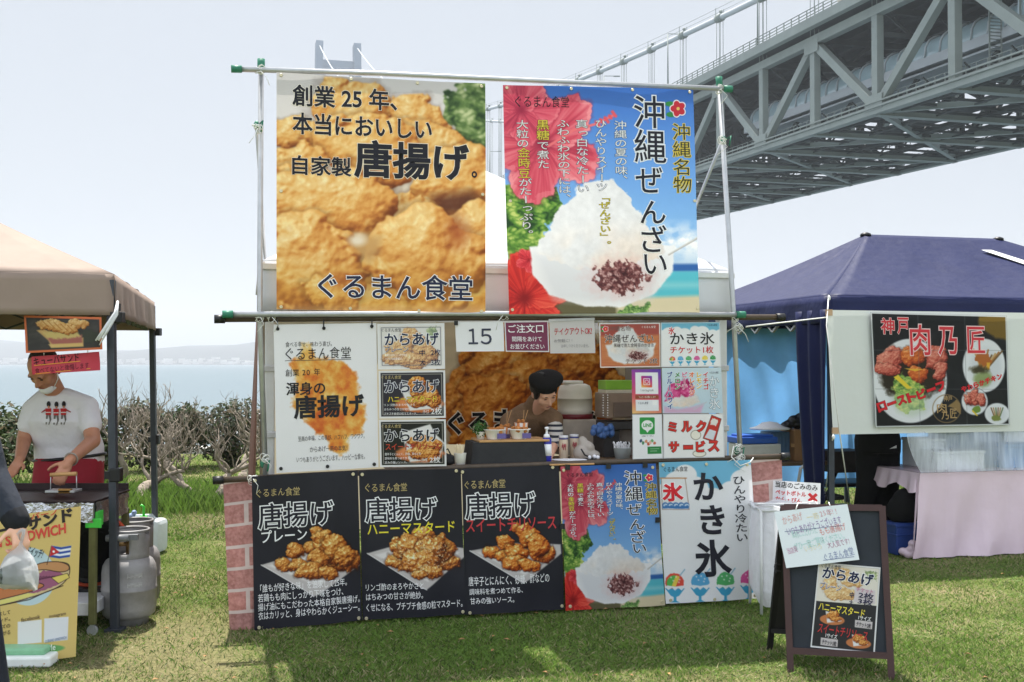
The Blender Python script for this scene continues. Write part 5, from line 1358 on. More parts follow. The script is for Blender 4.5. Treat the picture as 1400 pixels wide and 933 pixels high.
text(sh, t, 'テイクアウトOK!', (757.5, 448, 809, 458), (186, 50, 60), .008, jit=.08)
text(sh, t, 'お気軽に!!', (757.5, 463.5, 782, 468.5), (130, 126, 130), -.004, jit=.12); text(sh, t, 'お申しつけくださいませ。', (767, 470.5, 805, 475.5), (150, 146, 150), -.006, jit=.12)
w = MB(); P = [wp(750, 436.5, .026), wp(813, 434.5, .026), wp(813, 438, .028), wp(750, 440, .028)]; w.prism(P, -WN * .004); w.build('sleeve_edge', mat('clear_sleeve', (190, 190, 188), .2, alpha=.7), t)
bl = thing('light_bulb', wp(815, 448, -.05), 'white bulb hanging beside the takeout sign', 'bulb')
w = MB(); w.lathe(wp(815, 449, -.05), [(.006, -.034), (.018, -.028), (.024, -.012), (.020, .006), (.011, .018), (.010, .03)], 14); w.build('glass', mat('bulb_glass', (250, 250, 248), .3, var=0, trans=.5), bl)
w = MB(); w.cyl(wp(815, 449, -.05) + Vector((0, 0, .03)), wp(815, 449, -.05) + Vector((0, 0, .07)), .011); w.build('socket', whitep, bl)

# right-hand block of posters
GRP = 'posters right of the counter opening'
t, sh = banner('shop_poster', 'zen', .014, 'small reddish brown poster of a shaved ice heap with beans on wood', 'poster', 1, .0012, group=GRP)
text(sh, t, '沖縄名物', (833, 446, 862, 453), (120, 96, 92), .0, off=.0018); text(sh, t, '沖縄ぜんざい', (826.5, 457, 893, 468.5), (56, 52, 56), .004, ((226, 220, 216), .03), off=.0018)
text(sh, t, '黒糖で煮た金時豆のかき氷', (839, 469.5, 894, 475), (64, 50, 50), .0, off=.0018); text(sh, t, 'チケット 2枚', (855, 490, 899, 497.5), (84, 66, 66), .004, ((240, 230, 224), .03), off=.0018)
text(sh, t, 'ぐるまん食堂', (877, 445.5, 896, 449), (236, 226, 222), .0, off=.0018); flower_mark(sh, t, 827.5, 450, 4.2, .0016)
t, sh = banner('shop_poster', 'ticket', .014, 'white shaved ice ticket poster with a blue sky top and six little cups', 'poster', 2, .0012, group=GRP)
text(sh, t, '氷', (913.5, 447.5, 922.5, 457.5), (206, 44, 54), .02, ((250, 250, 250), .05), off=.0016); text(sh, t, 'かき氷', (916, 454.5, 976.5, 471.5), BK, .01, off=.002)
text(sh, t, 'チケット1枚', (916, 473.5, 975, 483.5), (196, 44, 54), .01, off=.002); text(sh, t, 'ぐるまん食堂', (967, 443, 980, 446), NAVY, .0, off=.002)
t, sh = banner('shop_poster', 'insta', .014, 'narrow white card with a pink to yellow border and camera logo', 'poster', 3, .001, group=GRP)
text(sh, t, 'Instagram', (876, 532, 893, 536.3), (50, 50, 60), .0, jit=.03, off=.0018); text(sh, t, 'フォローをお願いします', (873, 541.7, 896, 544.6), (240, 226, 214), .0, off=.0018)
text(sh, t, 'ぐるまん食堂', (872, 549.5, 886, 553), NAVY, .0, off=.0018)
t, sh = banner('shop_poster', 'pink', .014, 'pale blue poster of pink shaved ice with a list of syrup flavours', 'poster', 4, .0012, group=GRP)
for s_, x, c, y1 in (('イチゴ', 961, (196, 44, 60), 533), ('レモン', 951.5, (226, 186, 40), 532), ('オレンジ', 942, (226, 110, 40), 541), ('ピーチ', 932, (206, 90, 140), 533), ('メロン', 922.5, (60, 140, 80), 533), ('ブルーハワイ', 912, (40, 84, 150), 560)):
    text(sh, t, s_, (x - .5, 508.5, x + 7.5, y1), c, .03, ((246, 246, 246), .05), vert=True, off=.002)
text(sh, t, 'かき氷', (969, 514, 984, 560), (240, 244, 248), .0, ((110, 120, 130), .03), vert=True, off=.002); text(sh, t, 'ぐるまん食堂', (970, 508, 982, 511), NAVY, .0, off=.002)
t, sh = banner('shop_poster', 'line', .014, 'narrow white card with a green rounded logo and speech bubble', 'poster', 5, .001, group=GRP)
text(sh, t, 'LINE', (879.3, 579, 890.7, 584), (54, 160, 76), .02, off=.0018); text(sh, t, 'LINE クーポン', (877.5, 594.8, 893.5, 597.5), BK, .0, off=.0018)
t, sh = banner('shop_poster', 'milk', .014, 'white free milk poster with fat red letters and a red carton', 'poster', 6, .0012, group=GRP)
for ch, b in (('ミ', (913, 577, 925, 591)), ('ル', (931, 576, 946, 591)), ('ク', (951, 575, 965.5, 591)), ('サ', (914, 604, 928, 619)), ('ー', (934, 609, 947, 614.5)), ('ビ', (951, 603, 964, 618.5)), ('ス', (967.5, 602.5, 983, 618))):
    text(sh, t, ch, b, (208, 52, 44), .055, ((70, 40, 40), .03), off=.0022)

# lower row of banners
def black_banner(key, label, seed, x0, sub, subc, lines, eyes, ty):
    t, sh = banner('menu_banner', key, .022, label, 'banner', seed, .011, group='menu banners along the front of the stall', eyes=eyes, wl=3.8)
    text(sh, t, 'ぐるまん食堂', ty[0], GOLD, -.008, jit=.1)
    text(sh, t, '唐揚げ', ty[1], KB, .012, (WH, .040))
    text(sh, t, sub[0], sub[1], subc, .012)
    for s_, b in lines: text(sh, t, s_, b, WH, .003)
black_banner('b1', 'black banner for plain fried chicken on a square plate, leftmost of three', 1, 344, ('プレーン', (357, 724, 419, 741)), WH,
    [('「誰もが好きな味」を追求して25年。', (355.5, 795, 474, 806)), ('若鶏もも肉にしっかり下味をつけ、', (352.5, 808, 469, 819)), ('揚げ油にもこだわった本格自家製唐揚げ。', (352.5, 819.5, 492, 830)), ('衣はカリッと、身はやわらかくジューシー。', (353, 831, 492, 842))],
    [(348.5, 657), (482.5, 648.5), (490.5, 845.5), (354, 858)], ((350, 667, 409, 679), (353, 686, 455, 721)))
black_banner('b2', 'black banner for honey mustard chicken with a yellow subtitle, middle of three', 2, 490, ('ハニーマスタード', (502, 714, 622, 730)), (236, 222, 62),
    [('リンゴ酢のまろやかさと', (500, 797, 578, 807)), ('はちみつの甘さが絶妙。', (500.5, 810, 577, 820)), ('くせになる、プチプチ食感の粒マスタード。', (501, 822.5, 632, 833.5))],
    [(495, 649), (623.5, 644), (632.5, 836.5), (501, 846.5)], ((499, 661, 556, 673), (499, 680, 597, 713)))
black_banner('b3', 'black banner for sweet chilli chicken with a red subtitle, rightmost of three', 3, 631, ('スイートチリソース', (637, 707.5, 760, 726)), (206, 66, 70),
    [('唐辛子とにんにく、砂糖、酢などの', (641, 786.5, 751, 799.5)), ('調味料を煮つめて作る、', (642, 804, 714, 812.5)), ('甘みの強いソース。', (643, 816.5, 702, 825.5))],
    [(632, 645.5), (756, 639.5), (768.5, 829), (642.5, 838.5)], ((635, 656, 690, 668), (636, 673, 731, 709)))
def T2(x, y):
    y = 123 + (y - 119) * .74
    A, B_, C, D = [np.array(q) for q in Q['oki']]; u = (x - 688 - (y - 116) / 312 * 8) / 260; v = (y - 119) / 309
    A, B_, C, D = [np.array(q) for q in Q['oki2']]
    return tuple((1 - v) * ((1 - u) * A + u * B_) + v * ((1 - u) * D + u * C))
t, sh = banner('menu_banner', 'oki2', .024, 'blue beach banner with shaved ice, smaller, standing low on the grass', 'banner', 7, .010, eyes=[(770, 643), (891, 639), (905, 823), (779, 829)], group='menu banners along the front of the stall')
oki_text(t, sh, T2); flower_mark(sh, t, 886.5, 653, 5.5)
w = MB()
for x, y in ((776, 639), (832, 637.5), (882, 636), (899, 711), (769, 720)): w.box(wp(x, y, .034), (.028, .014, .03))
w.build('clip', blackpl, t)
t, sh = banner('menu_banner', 'kaki', .024, 'white and sky blue shaved ice banner with coloured cups, rightmost of the low row', 'banner', 9, .010, eyes=[(906, 636), (965, 635), (1021, 635.5), (917, 821), (976, 819.5), (1033, 815)], group='menu banners along the front of the stall')
text(sh, t, 'ぐるまん食堂', (907, 638, 939, 645), (34, 34, 44), .0, jit=.1)
for ch, b in (('か', (947.5, 646, 987, 684)), ('き', (957, 690.5, 989, 731)), ('氷', (949, 738, 999, 789))): text(sh, t, ch, b, (36, 36, 46), .028)
text(sh, t, 'ひんやり冷たい', (1002, 650, 1020, 741), (40, 40, 50), .01, vert=True)
text(sh, t, '氷', (905, 660, 934, 686), (214, 44, 54), .04, (WH, .03))

# printed brick cloths at both ends
def brick_cloth(quad, label, seed, rows, d):
    cv = Canvas(quad, 1.6, (196, 182, 180))
    hgt = 29.0; y0 = quad[0][1]; n = fbm(cv.X / 3, cv.Y / 3, 4, 5); n2 = fbm(cv.X / 20, cv.Y / 14, 3, 7)
    yy = cv.v * rows; r = np.floor(yy); fy = yy - r; xx = cv.u * 1.0 * (abs(quad[1][0] - quad[0][0]) / 38.0) * .62 + (r % 2) * .5 + .05; fx = xx - np.floor(xx)
    b = (fy > .14) & ((fx > .10) | (r % 2 == 0)); tone = vnoise(np.floor(xx) * 3.3 + 9, r * 5.1, 3)
    col = np.stack([(150 + 30 * tone + (n - .5) * 60) / 255, (108 + 16 * tone + (n - .5) * 60) / 255, (106 + 12 * tone + (n - .5) * 60) / 255], -1)
    cv.put(b * .95, col); cv.c = np.clip(cv.c * (.92 + .16 * n2[..., None]), 0, 1)
    sh = Sheet(quad, lambda x, y: wp(x, y, d), wave=.012, wl=2.0, seed=seed)
    t = thing('brick_cloth', sh.P[3], label, 'cloth'); hang('sheet', cv, sh, t)
    return t
brick_cloth(((305, 659), (350, 653), (352, 862), (314, 866)), 'brick patterned cloth hanging left of the black menu banners', 3, 7, -.03)
brick_cloth(((1022, 630), (1068, 625), (1076, 800), (1030, 812)), 'brick patterned cloth hanging right of the shaved ice banner', 5, 6, -.03)

# ---- inside: back banner, counter, stand with samples
t, sh = banner('food_banner', 'back', -1.9, 'fried chicken banner on the back wall behind the cook', 'banner', 3, .006)
for ch, b in (('ぐ', (612, 563, 633, 595)), ('る', (640, 564, 664, 593)), ('ま', (673, 560, 700, 592)), ('ん', (708, 563, 736, 594)), ('食', (744, 562, 774, 596)), ('堂', (782, 562, 812, 596))): text(sh, t, ch, b, (30, 28, 30), .03, ((236, 228, 210), .04))
ZC = .857
def cpos(px, d, z=ZC):
    p = wp(px, 600, d); p.z = z; return p
RW = Matrix.Rotation(math.atan2(WE.y, WE.x), 3, 'Z')
wood = mat('pale_wood', (186, 142, 92), .5, var=.2, scale=7)
ctr = thing('serving_counter', cpos(700, -.3, 0), 'long serving counter table behind the low banners', 'counter')
a, b = uof(530, -.3), uof(985, -.3)
w = MB(); w.box(wu((a + b) / 2, ZC - .02, -.33), (b - a, .6, .04), RW, .006); w.build('table_top', mat('brown_laminate', (120, 96, 74), .45, var=.15, scale=5), ctr)
for u_ in (a + .06, b - .06):
    for d in (-.08, -.58): w = MB(); w.cyl(wu(u_, 0, d), wu(u_, ZC - .04, d), .014, 10); w.build('leg', steel_p, ctr)
blackcl = mat('black_cloth', (42, 42, 44), .85, var=.12, scale=12, bump=.25)
st = thing('display_stand', cpos(690, -.16), 'black cloth covered display stand with a thin wooden board on top', 'stand')
w = MB(); rows = []
x0, x1 = cpos(640, -.16), cpos(738, -.16)
c = (x0 + x1) / 2; L = (x1 - x0).length / 2
ringp = []
for k, (z, gsc) in enumerate(((.0, 1.04), (.05, 1.01), (.10, .98), (.131, .96), (.136, .95))):
    row = []
    for j in range(49):
        a_ = 2 * math.pi * j / 48; ex, ey = math.cos(a_), math.sin(a_); m_ = max(abs(ex) / 1.0, abs(ey) / 1.0)
        q = c + WE * (ex / m_ * L * gsc) - WN * (ey / m_ * .13 * gsc) + Vector((0, 0, z)); q += WN * .004 * math.sin(j * 2.1) * (1 - z / .136)
        row.append(q)
    rows.append(row)
w.sheet(rows); w.f.append(tuple(4 * 49 + j for j in range(48))); w.mi.append(0); w.sm.append(False)
w.build('cloth_cover', blackcl, st)
w = MB(); cb = cpos(697, -.16); w.box(Vector((cb.x, cb.y, ZC + .143)), (.42, .25, .013), RW, .003); w.build('top_board', wood, st)
ZB = ZC + .15
paperw = mat('white_paper_cup', (232, 228, 222), .6, var=.04)
chick = mat('fried_crust', (176, 112, 54), .7, var=.4, scale=60, bump=.6, bscale=90)
purple = mat('purple_price_tag', (96, 84, 140), .5, var=.05)
def chicken(parent, c, r, n, seed):
    w = MB(); rr = random.Random(seed)
    for i in range(n):
        q = c + Vector((rr.uniform(-1, 1) * r, rr.uniform(-1, 1) * r, rr.uniform(0, .5) * r)); w.ball(q, (r * rr.uniform(.35, .55), r * rr.uniform(.35, .5), r * rr.uniform(.3, .45)), 9, 7, Matrix.Rotation(rr.uniform(0, 3), 3, 'Z'), .25)
    w.build('fried_chicken', chick, parent)
for (px, dd, lb) in ((676, -.10, 'white paper bowl of pale chicken bits at the left front of the display board'), (710, -.10, 'white paper bowl of red sauced chicken at the right front of the display board')):
    p = cpos(px, dd, ZB); t = thing('paper_bowl', p, lb, 'bowl', 'sample dishes on the display board')
    w = MB(); w.lathe(p, [(.040, 0), (.042, .004), (.058, .052), (.066, .056), (.066, .060), (.056, .056), (.040, .012), (.0, .012)], 22); w.build('bowl', paperw, t)
    chicken(t, p + Vector((0, 0, .042)), .042, 12, int(px))
    w = MB(); w.box(p + WN * .064 + WE * .028 + Vector((0, 0, .022)), (.052, .002, .03), RW); tg = w.build('price_tag', purple, t)
    Q['tag'] = None
stripe_o = mat('orange_stripe', (226, 150, 100), .6, var=.06)
def stripes_cup(px, dd, z, lb, seed, s=1.0):
    p = cpos(px, dd, z); t = thing('striped_cup', p, lb, 'cup', 'striped cups of chicken on the display board')
    w = MB(); seg = 28; vs = []; 
    for k, (r, zz) in enumerate(((.028, 0), (.030, .03), (.036, .075), (.037, .078))):
        for j in range(seg): a_ = 2 * math.pi * j / seg; vs.append(p + Vector((r * s * math.cos(a_), r * s * math.sin(a_), zz * s)))
    n0 = len(w.v); w.v += [tuple(v) for v in vs]
    for k in range(3):
        for j in range(seg): w.f.append((k * seg + j, k * seg + (j + 1) % seg, (k + 1) * seg + (j + 1) % seg, (k + 1) * seg + j)); w.mi.append(1 if (j // 2) % 2 else 0); w.sm.append(True)
    w.f.append(tuple(reversed(range(seg)))); w.mi.append(0); w.sm.append(False)
    w.build('cup', [paperw, stripe_o], t)
    chicken(t, p + Vector((0, 0, .075 * s)), .027, 9, seed)
    w = MB()
    for a_ in (-.25, .1): w.tube([p + Vector((.01, 0, .07)), p + Vector((.01 + .07 * math.sin(a_ + .35), 0, .165))], .0018, 5)
    w.build('skewer', wood, t)
    w = MB(); w.box(p + WN * .036 + Vector((0, 0, .012)), (.05, .002, .024), RW); w.build('price_tag', purple, t)
stripes_cup(690, -.20, ZB, 'small striped cup of fried chicken behind the bowls, shorter', 3, .85); stripes_cup(712.5, -.20, ZB, 'tall orange striped cup heaped with fried chicken and skewers', 5, 1.15)
leafm = mat('herb_leaf', (62, 104, 46), .6, var=.35, scale=60)
p = cpos(657, -.12, ZB); t = thing('potted_plant', p, 'little green herb plant in a white pot at the left end of the board', 'plant')
w = MB(); w.lathe(p, [(.020, 0), (.026, .042), (.027, .044), (.023, .044), (.0, .038)], 18); w.build('pot', paperw, t)
w = MB(); rr = random.Random(4)
for i in range(240):
    q = p + Vector((rr.gauss(0, .022), rr.gauss(0, .022), .062 + rr.gauss(0, .018))); n_ = Vector((rr.uniform(-1, 1), rr.uniform(-1, 1), rr.uniform(0, 1))).normalized(); a_ = n_.orthogonal().normalized() * .008; b_ = n_.cross(a_) * .7
    w.add([q - a_, q + b_, q + a_, q - b_], [(0, 1, 2, 3)])
w.build('foliage', leafm, t)
# pump bottle
p = cpos(747.5, -.07); t = thing('pump_bottle', p, 'blue and white pump bottle of hand sanitiser on the counter', 'bottle')
bluep = mat('deep_blue_plastic', (42, 44, 150), .3, var=.05); whpl = mat('white_plastic', (232, 232, 236), .4, var=.04)
w = MB(); w.lathe(p, [(.026, 0), (.028, .004), (.028, .145), (.024, .155), (.010, .162)], 22); w.build('bottle', bluep, t)
w = MB(); w.lathe(p, [(.0284, .052), (.0284, .120)], 22); w.build('label', whpl, t)
w = MB(); w.lathe(p, [(.020, .158), (.016, .175), (.007, .180), (.006, .205), (.012, .207), (.012, .218), (.004, .220)], 16); w.beam(p + Vector((0, 0, .213)), p + WE * -.004 + WN * .03 + Vector((0, 0, .210)), .011, .008); w.build('pump', whpl, t)
# left end: cup of sticks, black bag
p = cpos(629, -.06); t = thing('paper_cup', p, 'white paper cup of wooden sticks at the left end of the counter', 'cup')
w = MB(); w.lathe(p, [(.028, 0), (.036, .075), (.037, .077), (.034, .077), (.027, .006), (0, .006)], 20); w.build('cup', paperw, t)
w = MB()
for i in range(14): a_ = random.uniform(0, 6.28); r_ = random.uniform(0, .022); q = p + Vector((r_ * math.cos(a_), r_ * math.sin(a_), .01)); w.tube([q, q + Vector((r_ * .5 * math.cos(a_), r_ * .5 * math.sin(a_), .10 + random.uniform(0, .02)))], .003, 5)
w.build('wooden_stick', mat('stick_wood', (222, 206, 170), .7), t)['kind'] = 'stuff'
p = cpos(611, -.12); t = thing('black_bag', p, 'dark bag lying at the left end of the counter beside the paper cup', 'bag')
blob_obj('bag_body', [('ell', p + Vector((0, 0, .035)), (.06, .07, .034), RW), ('ell', p + WE * -.04 + Vector((0, 0, .05)), (.05, .05, .04))], blackcl, t, .008, 6)
w = MB(); w.tube([p + WE * .03 + Vector((0, 0, .05)), p + WE * .0 + WN * .03 + Vector((0, 0, .10)), p + WE * -.05 + Vector((0, 0, .07))], .005, 6); w.build('strap', blackcl, t)

# ---- right half of the kitchen
cream = mat('cream_enamel', (222, 216, 204), .4, var=.06, scale=6)
maroon = mat('maroon_enamel', (112, 34, 40), .4, var=.1)
p = cpos(786, -.75, ZC + .26); t = thing('rice_warmer', p, 'cream coloured hooded appliance with a maroon band behind the cook', 'appliance')
w = MB(); w.lathe(p, [(.098, -.005), (.101, .03), (.103, .10), (.104, .10), (.101, .106), (.099, .15), (.088, .186), (.06, .20), (.0, .203)], 30, 1.12, .9); w.build('body', cream, t)
w = MB(); w.lathe(p, [(.102, -.03), (.106, -.03), (.107, .0), (.103, .002)], 30, 1.12, .9); w.build('band', maroon, t)
w = MB(); w.box(p + Vector((-.02, 0, .21)), (.13, .10, .02), RW, .008); w.build('folded_cloth', paperw, t)
w = MB(); w.box(p + Vector((0, 0, -.145)), (.26, .22, .23), RW, .01); w.build('base', mat('grey_tub', (172, 160, 146), .5, var=.1), t)
for i, (px, dd, lb) in enumerate(((770.5, -.32, 'cream syrup jar with a red label, left of two behind the tray'), (785, -.42, 'cream syrup jar half hidden behind a plastic bag'))):
    p = cpos(px, dd); t = thing('syrup_jar', p, lb, 'jar', 'jars behind the tray')
    w = MB(); w.lathe(p, [(.026, 0), (.028, .005), (.028, .125), (.024, .135)], 20); w.build('jar', mat('cream_jar', (214, 196, 172), .35, var=.08), t)
    w = MB(); w.lathe(p, [(.0285, .136), (.0285, .150), (.0, .152)], 20); w.build('lid', whpl, t)
    w = MB(); w.lathe(p, [(.0282, .128), (.0284, .136)], 20); w.build('blue_ring', mat('blue_ring', (60, 66, 140), .4), t)
    w = MB()
    for k in range(7):
        a_ = -1.9 + k * .13; q = p + Vector((.0288 * math.cos(a_), .0288 * math.sin(a_), .085 + .012 * math.sin(k * 2.2))); w.ball(q, (.003, .003, .012), 6, 5)
    w.build('label_lettering', mat('label_red', (176, 70, 80), .5), t)
p = cpos(798, -.22); t = thing('plastic_bag', p, 'crumpled clear plastic bag heaped beside the jars', 'bag')
bagm = mat('cloudy_plastic', (216, 208, 200), .22, var=.05, trans=.5, bump=.5, bscale=22, spec=.6)
blob_obj('bag_body', [('ell', p + Vector((-.01, 0, .05)), (.055, .05, .05)), ('ell', p + Vector((.03, 0, .09)), (.04, .04, .03), Matrix.Rotation(.6, 3, 'Y')), ('ell', p + Vector((.0, 0, .11)), (.03, .03, .045), Matrix.Rotation(-.4, 3, 'Y')), ('ell', p + Vector((.05, 0, .04)), (.05, .04, .03))], bagm, t, .006, 3)
p = cpos(778, -.08); t = thing('serving_tray', p, 'white tray lying on a thin cutting board at the counter edge', 'tray')
w = MB(); w.lathe(p + Vector((0, 0, .012)), [(.06, 0), (.085, .010), (.09, .012), (.086, .014), (.06, .005), (0, .005)], 26, 1.2, .7); w.build('tray', whpl, t)
p = cpos(776, -.08); t = thing('cutting_board', p, 'thin wooden board under the white tray at the counter edge', 'board')
w = MB(); w.box(p + Vector((0, 0, .005)), (.27, .20, .01), RW, .003); w.build('board', wood, t)
p = cpos(806, -.14); t = thing('tong_holder', p, 'small dark dish with a black handled tool and white knobs', 'dish')
w = MB(); w.lathe(p, [(.03, 0), (.045, .02), (.043, .022), (.028, .006), (0, .006)], 18); w.build('dish', blackpl, t)
w = MB(); w.tube([p + Vector((-.05, 0, .08)), p + Vector((-.03, 0, .045)), p + Vector((.02, 0, .02))], .005, 8); w.build('tool_handle', blackpl, t)
w = MB(); 
for q in ((.0, .03), (.03, .035), (.05, .03)): w.ball(p + Vector((q[0], 0, q[1])), .012, 10, 7)
w.build('white_knob', whpl, t)
# shelf rack at the right of the opening
darkst = mat('dark_shelf', (52, 50, 50), .5, var=.2)
p = cpos(842, -.55); t = thing('shelf_rack', p, 'dark shelf rack with a grey drawer unit at the right of the opening', 'rack')
w = MB(); w.box(wu(uof(848, -.55), ZC + .20, -.55), (.27, .26, .05), RW, .004); w.build('shelf', darkst, t)
w = MB(); w.box(wu(uof(846, -.55), ZC + .325, -.55), (.25, .24, .16), RW, .008); dr = w.build('drawer_unit', mat('smoky_drawer', (138, 118, 102), .3, var=.15, scale=8), t)
w = MB(); w.box(wu(uof(852, -.42), ZC + .30, -.42), (.13, .01, .09), RW, .003); w.build('drawer_front', mat('smoky_front', (104, 88, 78), .3), dr)
w = MB()
for k in range(9): 
    for dx in (-.075, -.045): w.ball(wu(uof(840, -.42) + dx, ZC + .265 + k * .016, -.42), .004, 6, 5)
w.build('bead_chain', whpl, t)
w = MB(); w.box(wu(uof(828, -.55), ZC + .085, -.55), (.11, .24, .17), RW, .005); w.build('dark_panel', darkst, t)
w = MB(); w.box(wu(uof(856, -.55), ZC + .085, -.60), (.16, .20, .17), RW, .005); w.build('grey_panel', mat('grey_bin', (122, 112, 104), .5, var=.1), t)
t = thing('tissue_box', wu(uof(843, -.55), ZC + .405, -.55), 'bright green and white box on top of the grey drawer unit', 'box')
w = MB(); w.box(wu(uof(843, -.55), ZC + .455, -.55), (.20, .16, .06), RW, .004); w.build('green_top', mat('lime_green_card', (128, 178, 54), .5, var=.1), t)
w = MB(); w.box(wu(uof(843, -.55), ZC + .414, -.55), (.201, .161, .022), RW, .003); w.build('white_base', mat('cream_card', (206, 198, 178), .6), t)
p = wu(uof(824, -.38), ZC + .175, -.38); t = thing('glove_bundle', p, 'bundle of blue twisted plastic gloves hanging in front of the dark shelf', 'gloves')
w = MB(); rr = random.Random(2)
for i in range(22): q = p + WE * rr.uniform(-.065, .06) + Vector((0, rr.uniform(-.02, .02), rr.uniform(-.03, .03))); w.ball(q, (.020, .016, .022), 8, 6, None, .3)
w.build('glove', mat('blue_glove', (70, 104, 160), .4, var=.25, scale=30), t)
p = cpos(851, -.28); t = thing('spoon_basket', p, 'clear basket of white plastic spoons at the right of the counter', 'basket')
w = MB(); w.lathe(p, [(.045, 0), (.055, .07), (.056, .072), (.052, .07), (.042, .006), (0, .006)], 22); w.build('basket', mat('clear_basket', (196, 204, 204), .25, var=.05, trans=.4), t)
w = MB()
for i in range(46): a_ = rr.uniform(0, 6.28); r_ = rr.uniform(0, .045); q = p + Vector((r_ * math.cos(a_), r_ * math.sin(a_), .02)); e = q + Vector((.01 * math.cos(a_), .01 * math.sin(a_), .065 + rr.uniform(0, .02))); w.tube([q, e], .003, 5); w.ball(e, (.006, .004, .009), 6, 5)
w.build('spoon', whpl, t)['kind'] = 'stuff'
w = MB()
for i in range(10): w.ball(p + Vector((.01 + rr.uniform(-.02, .03), .01, .095 + rr.uniform(-.01, .01))), .009, 7, 5)
w.build('black_wrap', blackpl, t)

# ================================================================== PEOPLE
skin = mat('skin', (222, 172, 146), .5, var=.07, scale=14)
skin_s = mat('skin_tanned', (190, 134, 106), .5, var=.08, scale=14)
hairm = mat('black_hair', (24, 21, 20), .5, var=.3, scale=90, bump=.4, bscale=120)
def hand_prims(wr, d, side, curl=.6, s=1.0, spread=.010):
    """palm and five separate fingers; d towards the fingertips, side towards the thumb"""
    d = Vector(d).normalized(); side = Vector(side); side = (side - d * side.dot(d)).normalized(); nrm = d.cross(side)
    wr = Vector(wr); P = [('cap', wr, wr + d * .03 * s, .024 * s, .026 * s)]
    for q in (-.024, -.008, .008, .024): P.append(('cap', wr + d * .025 * s + side * q * .7 * s, wr + d * .085 * s + side * q * s, .014 * s, .0125 * s))
    for i, (q, L) in enumerate(((.028, .070), (.0095, .078), (-.0095, .072), (-.028, .056))):
        p = wr + d * .088 * s + side * q * s; a = 0; dd = d
        for k, f in enumerate((.45, .32, .23)):
            a += curl * (.8, 1.0, .8)[k]; dd = d * math.cos(a) + nrm * math.sin(a) + side * (q * spread * 8)
            e = p + dd.normalized() * L * f * s; P.append(('cap', p, e, .0092 * s * (1, .93, .86)[k], .0092 * s * (.93, .86, .76)[k])); p = e
    p = wr + d * .025 * s + side * .026 * s; dd = (d * .55 + side * .75 + nrm * .25).normalized()
    for k, L in enumerate((.038, .030, .024)):
        e = p + dd * L * s; P.append(('cap', p, e, .0115 * s * (1, .9, .85)[k], .0115 * s * (.9, .85, .75)[k])); p = e; dd = (dd + d * .35 + nrm * .35).normalized()
    return P
def head_prims(c, fwd, up, s=1.0):
    """skull, jaw, nose, ears; c centre of the head, fwd where the face looks"""
    f = Vector(fwd).normalized(); u = Vector(up); u = (u - f * u.dot(f)).normalized(); r = f.cross(u); c = Vector(c)
    R = Matrix((r, f, u)).transposed(); g = lambda x, y, z: c + (r * x + f * y + u * z) * s
    return [('ell', g(0, -.012, .03), (.075 * s, .092 * s, .085 * s), R), ('ell', g(0, .018, -.035), (.060 * s, .068 * s, .075 * s), R), ('ell', g(0, .048, -.085), (.034 * s, .036 * s, .026 * s), R),
            ('cap', g(0, .082, .010), g(0, .104, -.028), .008 * s, .013 * s), ('ell', g(.014, .088, -.034), (.008 * s, .012 * s, .008 * s), R), ('ell', g(-.014, .088, -.034), (.008 * s, .012 * s, .008 * s), R),
            ('ell', g(0, .078, -.062), (.024 * s, .012 * s, .010 * s), R), ('ell', g(.03, .070, .022), (.026 * s, .018 * s, .010 * s), R), ('ell', g(-.03, .070, .022), (.026 * s, .018 * s, .010 * s), R),
            ('ell', g(.078, -.01, -.01), (.011 * s, .022 * s, .034 * s), R), ('ell', g(-.078, -.01, -.01), (.011 * s, .022 * s, .034 * s), R), ('ell', g(.042, .05, -.03), (.024 * s, .026 * s, .03 * s), R), ('ell', g(-.042, .05, -.03), (.024 * s, .026 * s, .03 * s), R)], g, R
def face_bits(t, g, R, s=1.0, brow=True):
    w = MB()
    for x in (-.031, .031): w.ball(g(x, .0795, .004), (.012 * s, .005 * s, .0032 * s), 10, 6, R)
    w.build('eye', mat('dark_eye', (40, 30, 28), .3), t)
    w = MB()
    for x in (-.031, .031): w.ball(g(x, .085, .027), (.014 * s, .004 * s, .0024 * s), 10, 6, R)
    w.build('eyebrow', hairm, t)
    w = MB(); w.ball(g(0, .0885, -.062), (.022 * s, .006 * s, .004 * s), 10, 6, R); w.build('mouth', mat('lips', (150, 84, 78), .5), t)

# ---- the cook
Yc = 6.98
def C3(x, y, Y): return at(x, y, Y)
wo_ = thing('person', C3(722, 640, 7.15) * 1.0 - Vector((0, 0, C3(722, 640, 7.15).z)), 'cook in a brown top, striped sleeves and black beret, bending over behind the counter', 'person')
hc = C3(744, 536, 6.90)
hp, g, R = head_prims(hc, (.43, -.68, -.62), (.10, -.62, .76), .92)
neck = C3(729, 559, 7.06); sL = C3(697, 577, 7.05); sR = C3(757, 574, 7.02); elL = C3(690, 613, 6.88); haL = C3(712, 622, 6.74); elR = C3(761, 600, 6.92); haR = C3(752, 622, 6.66)
pel = Vector((neck.x - .02, 7.32, .86))
body = hp + [('cap', neck - Vector((.0, -.03, .03)), hc - Vector((0, -.02, .05)), .05, .048), ('cap', sL, elL, .045, .036), ('cap', elL, haL, .036, .024), ('cap', sR, elR, .045, .036), ('cap', elR, haR, .036, .024)]
body += [('loft', [(pel + Vector((0, 0, -.02)), (.15, 0, 0), (0, .10, 0)), (pel.lerp(neck, .3), (.135, 0, 0), (0, .095, 0)), (pel.lerp(neck, .7), (.155, 0, 0), (0, .10, 0)), (neck + Vector((0, .03, -.05)), (.13, 0, 0), (0, .07, 0)), (neck + Vector((0, .02, .0)), (.05, 0, 0), (0, .05, 0))])]
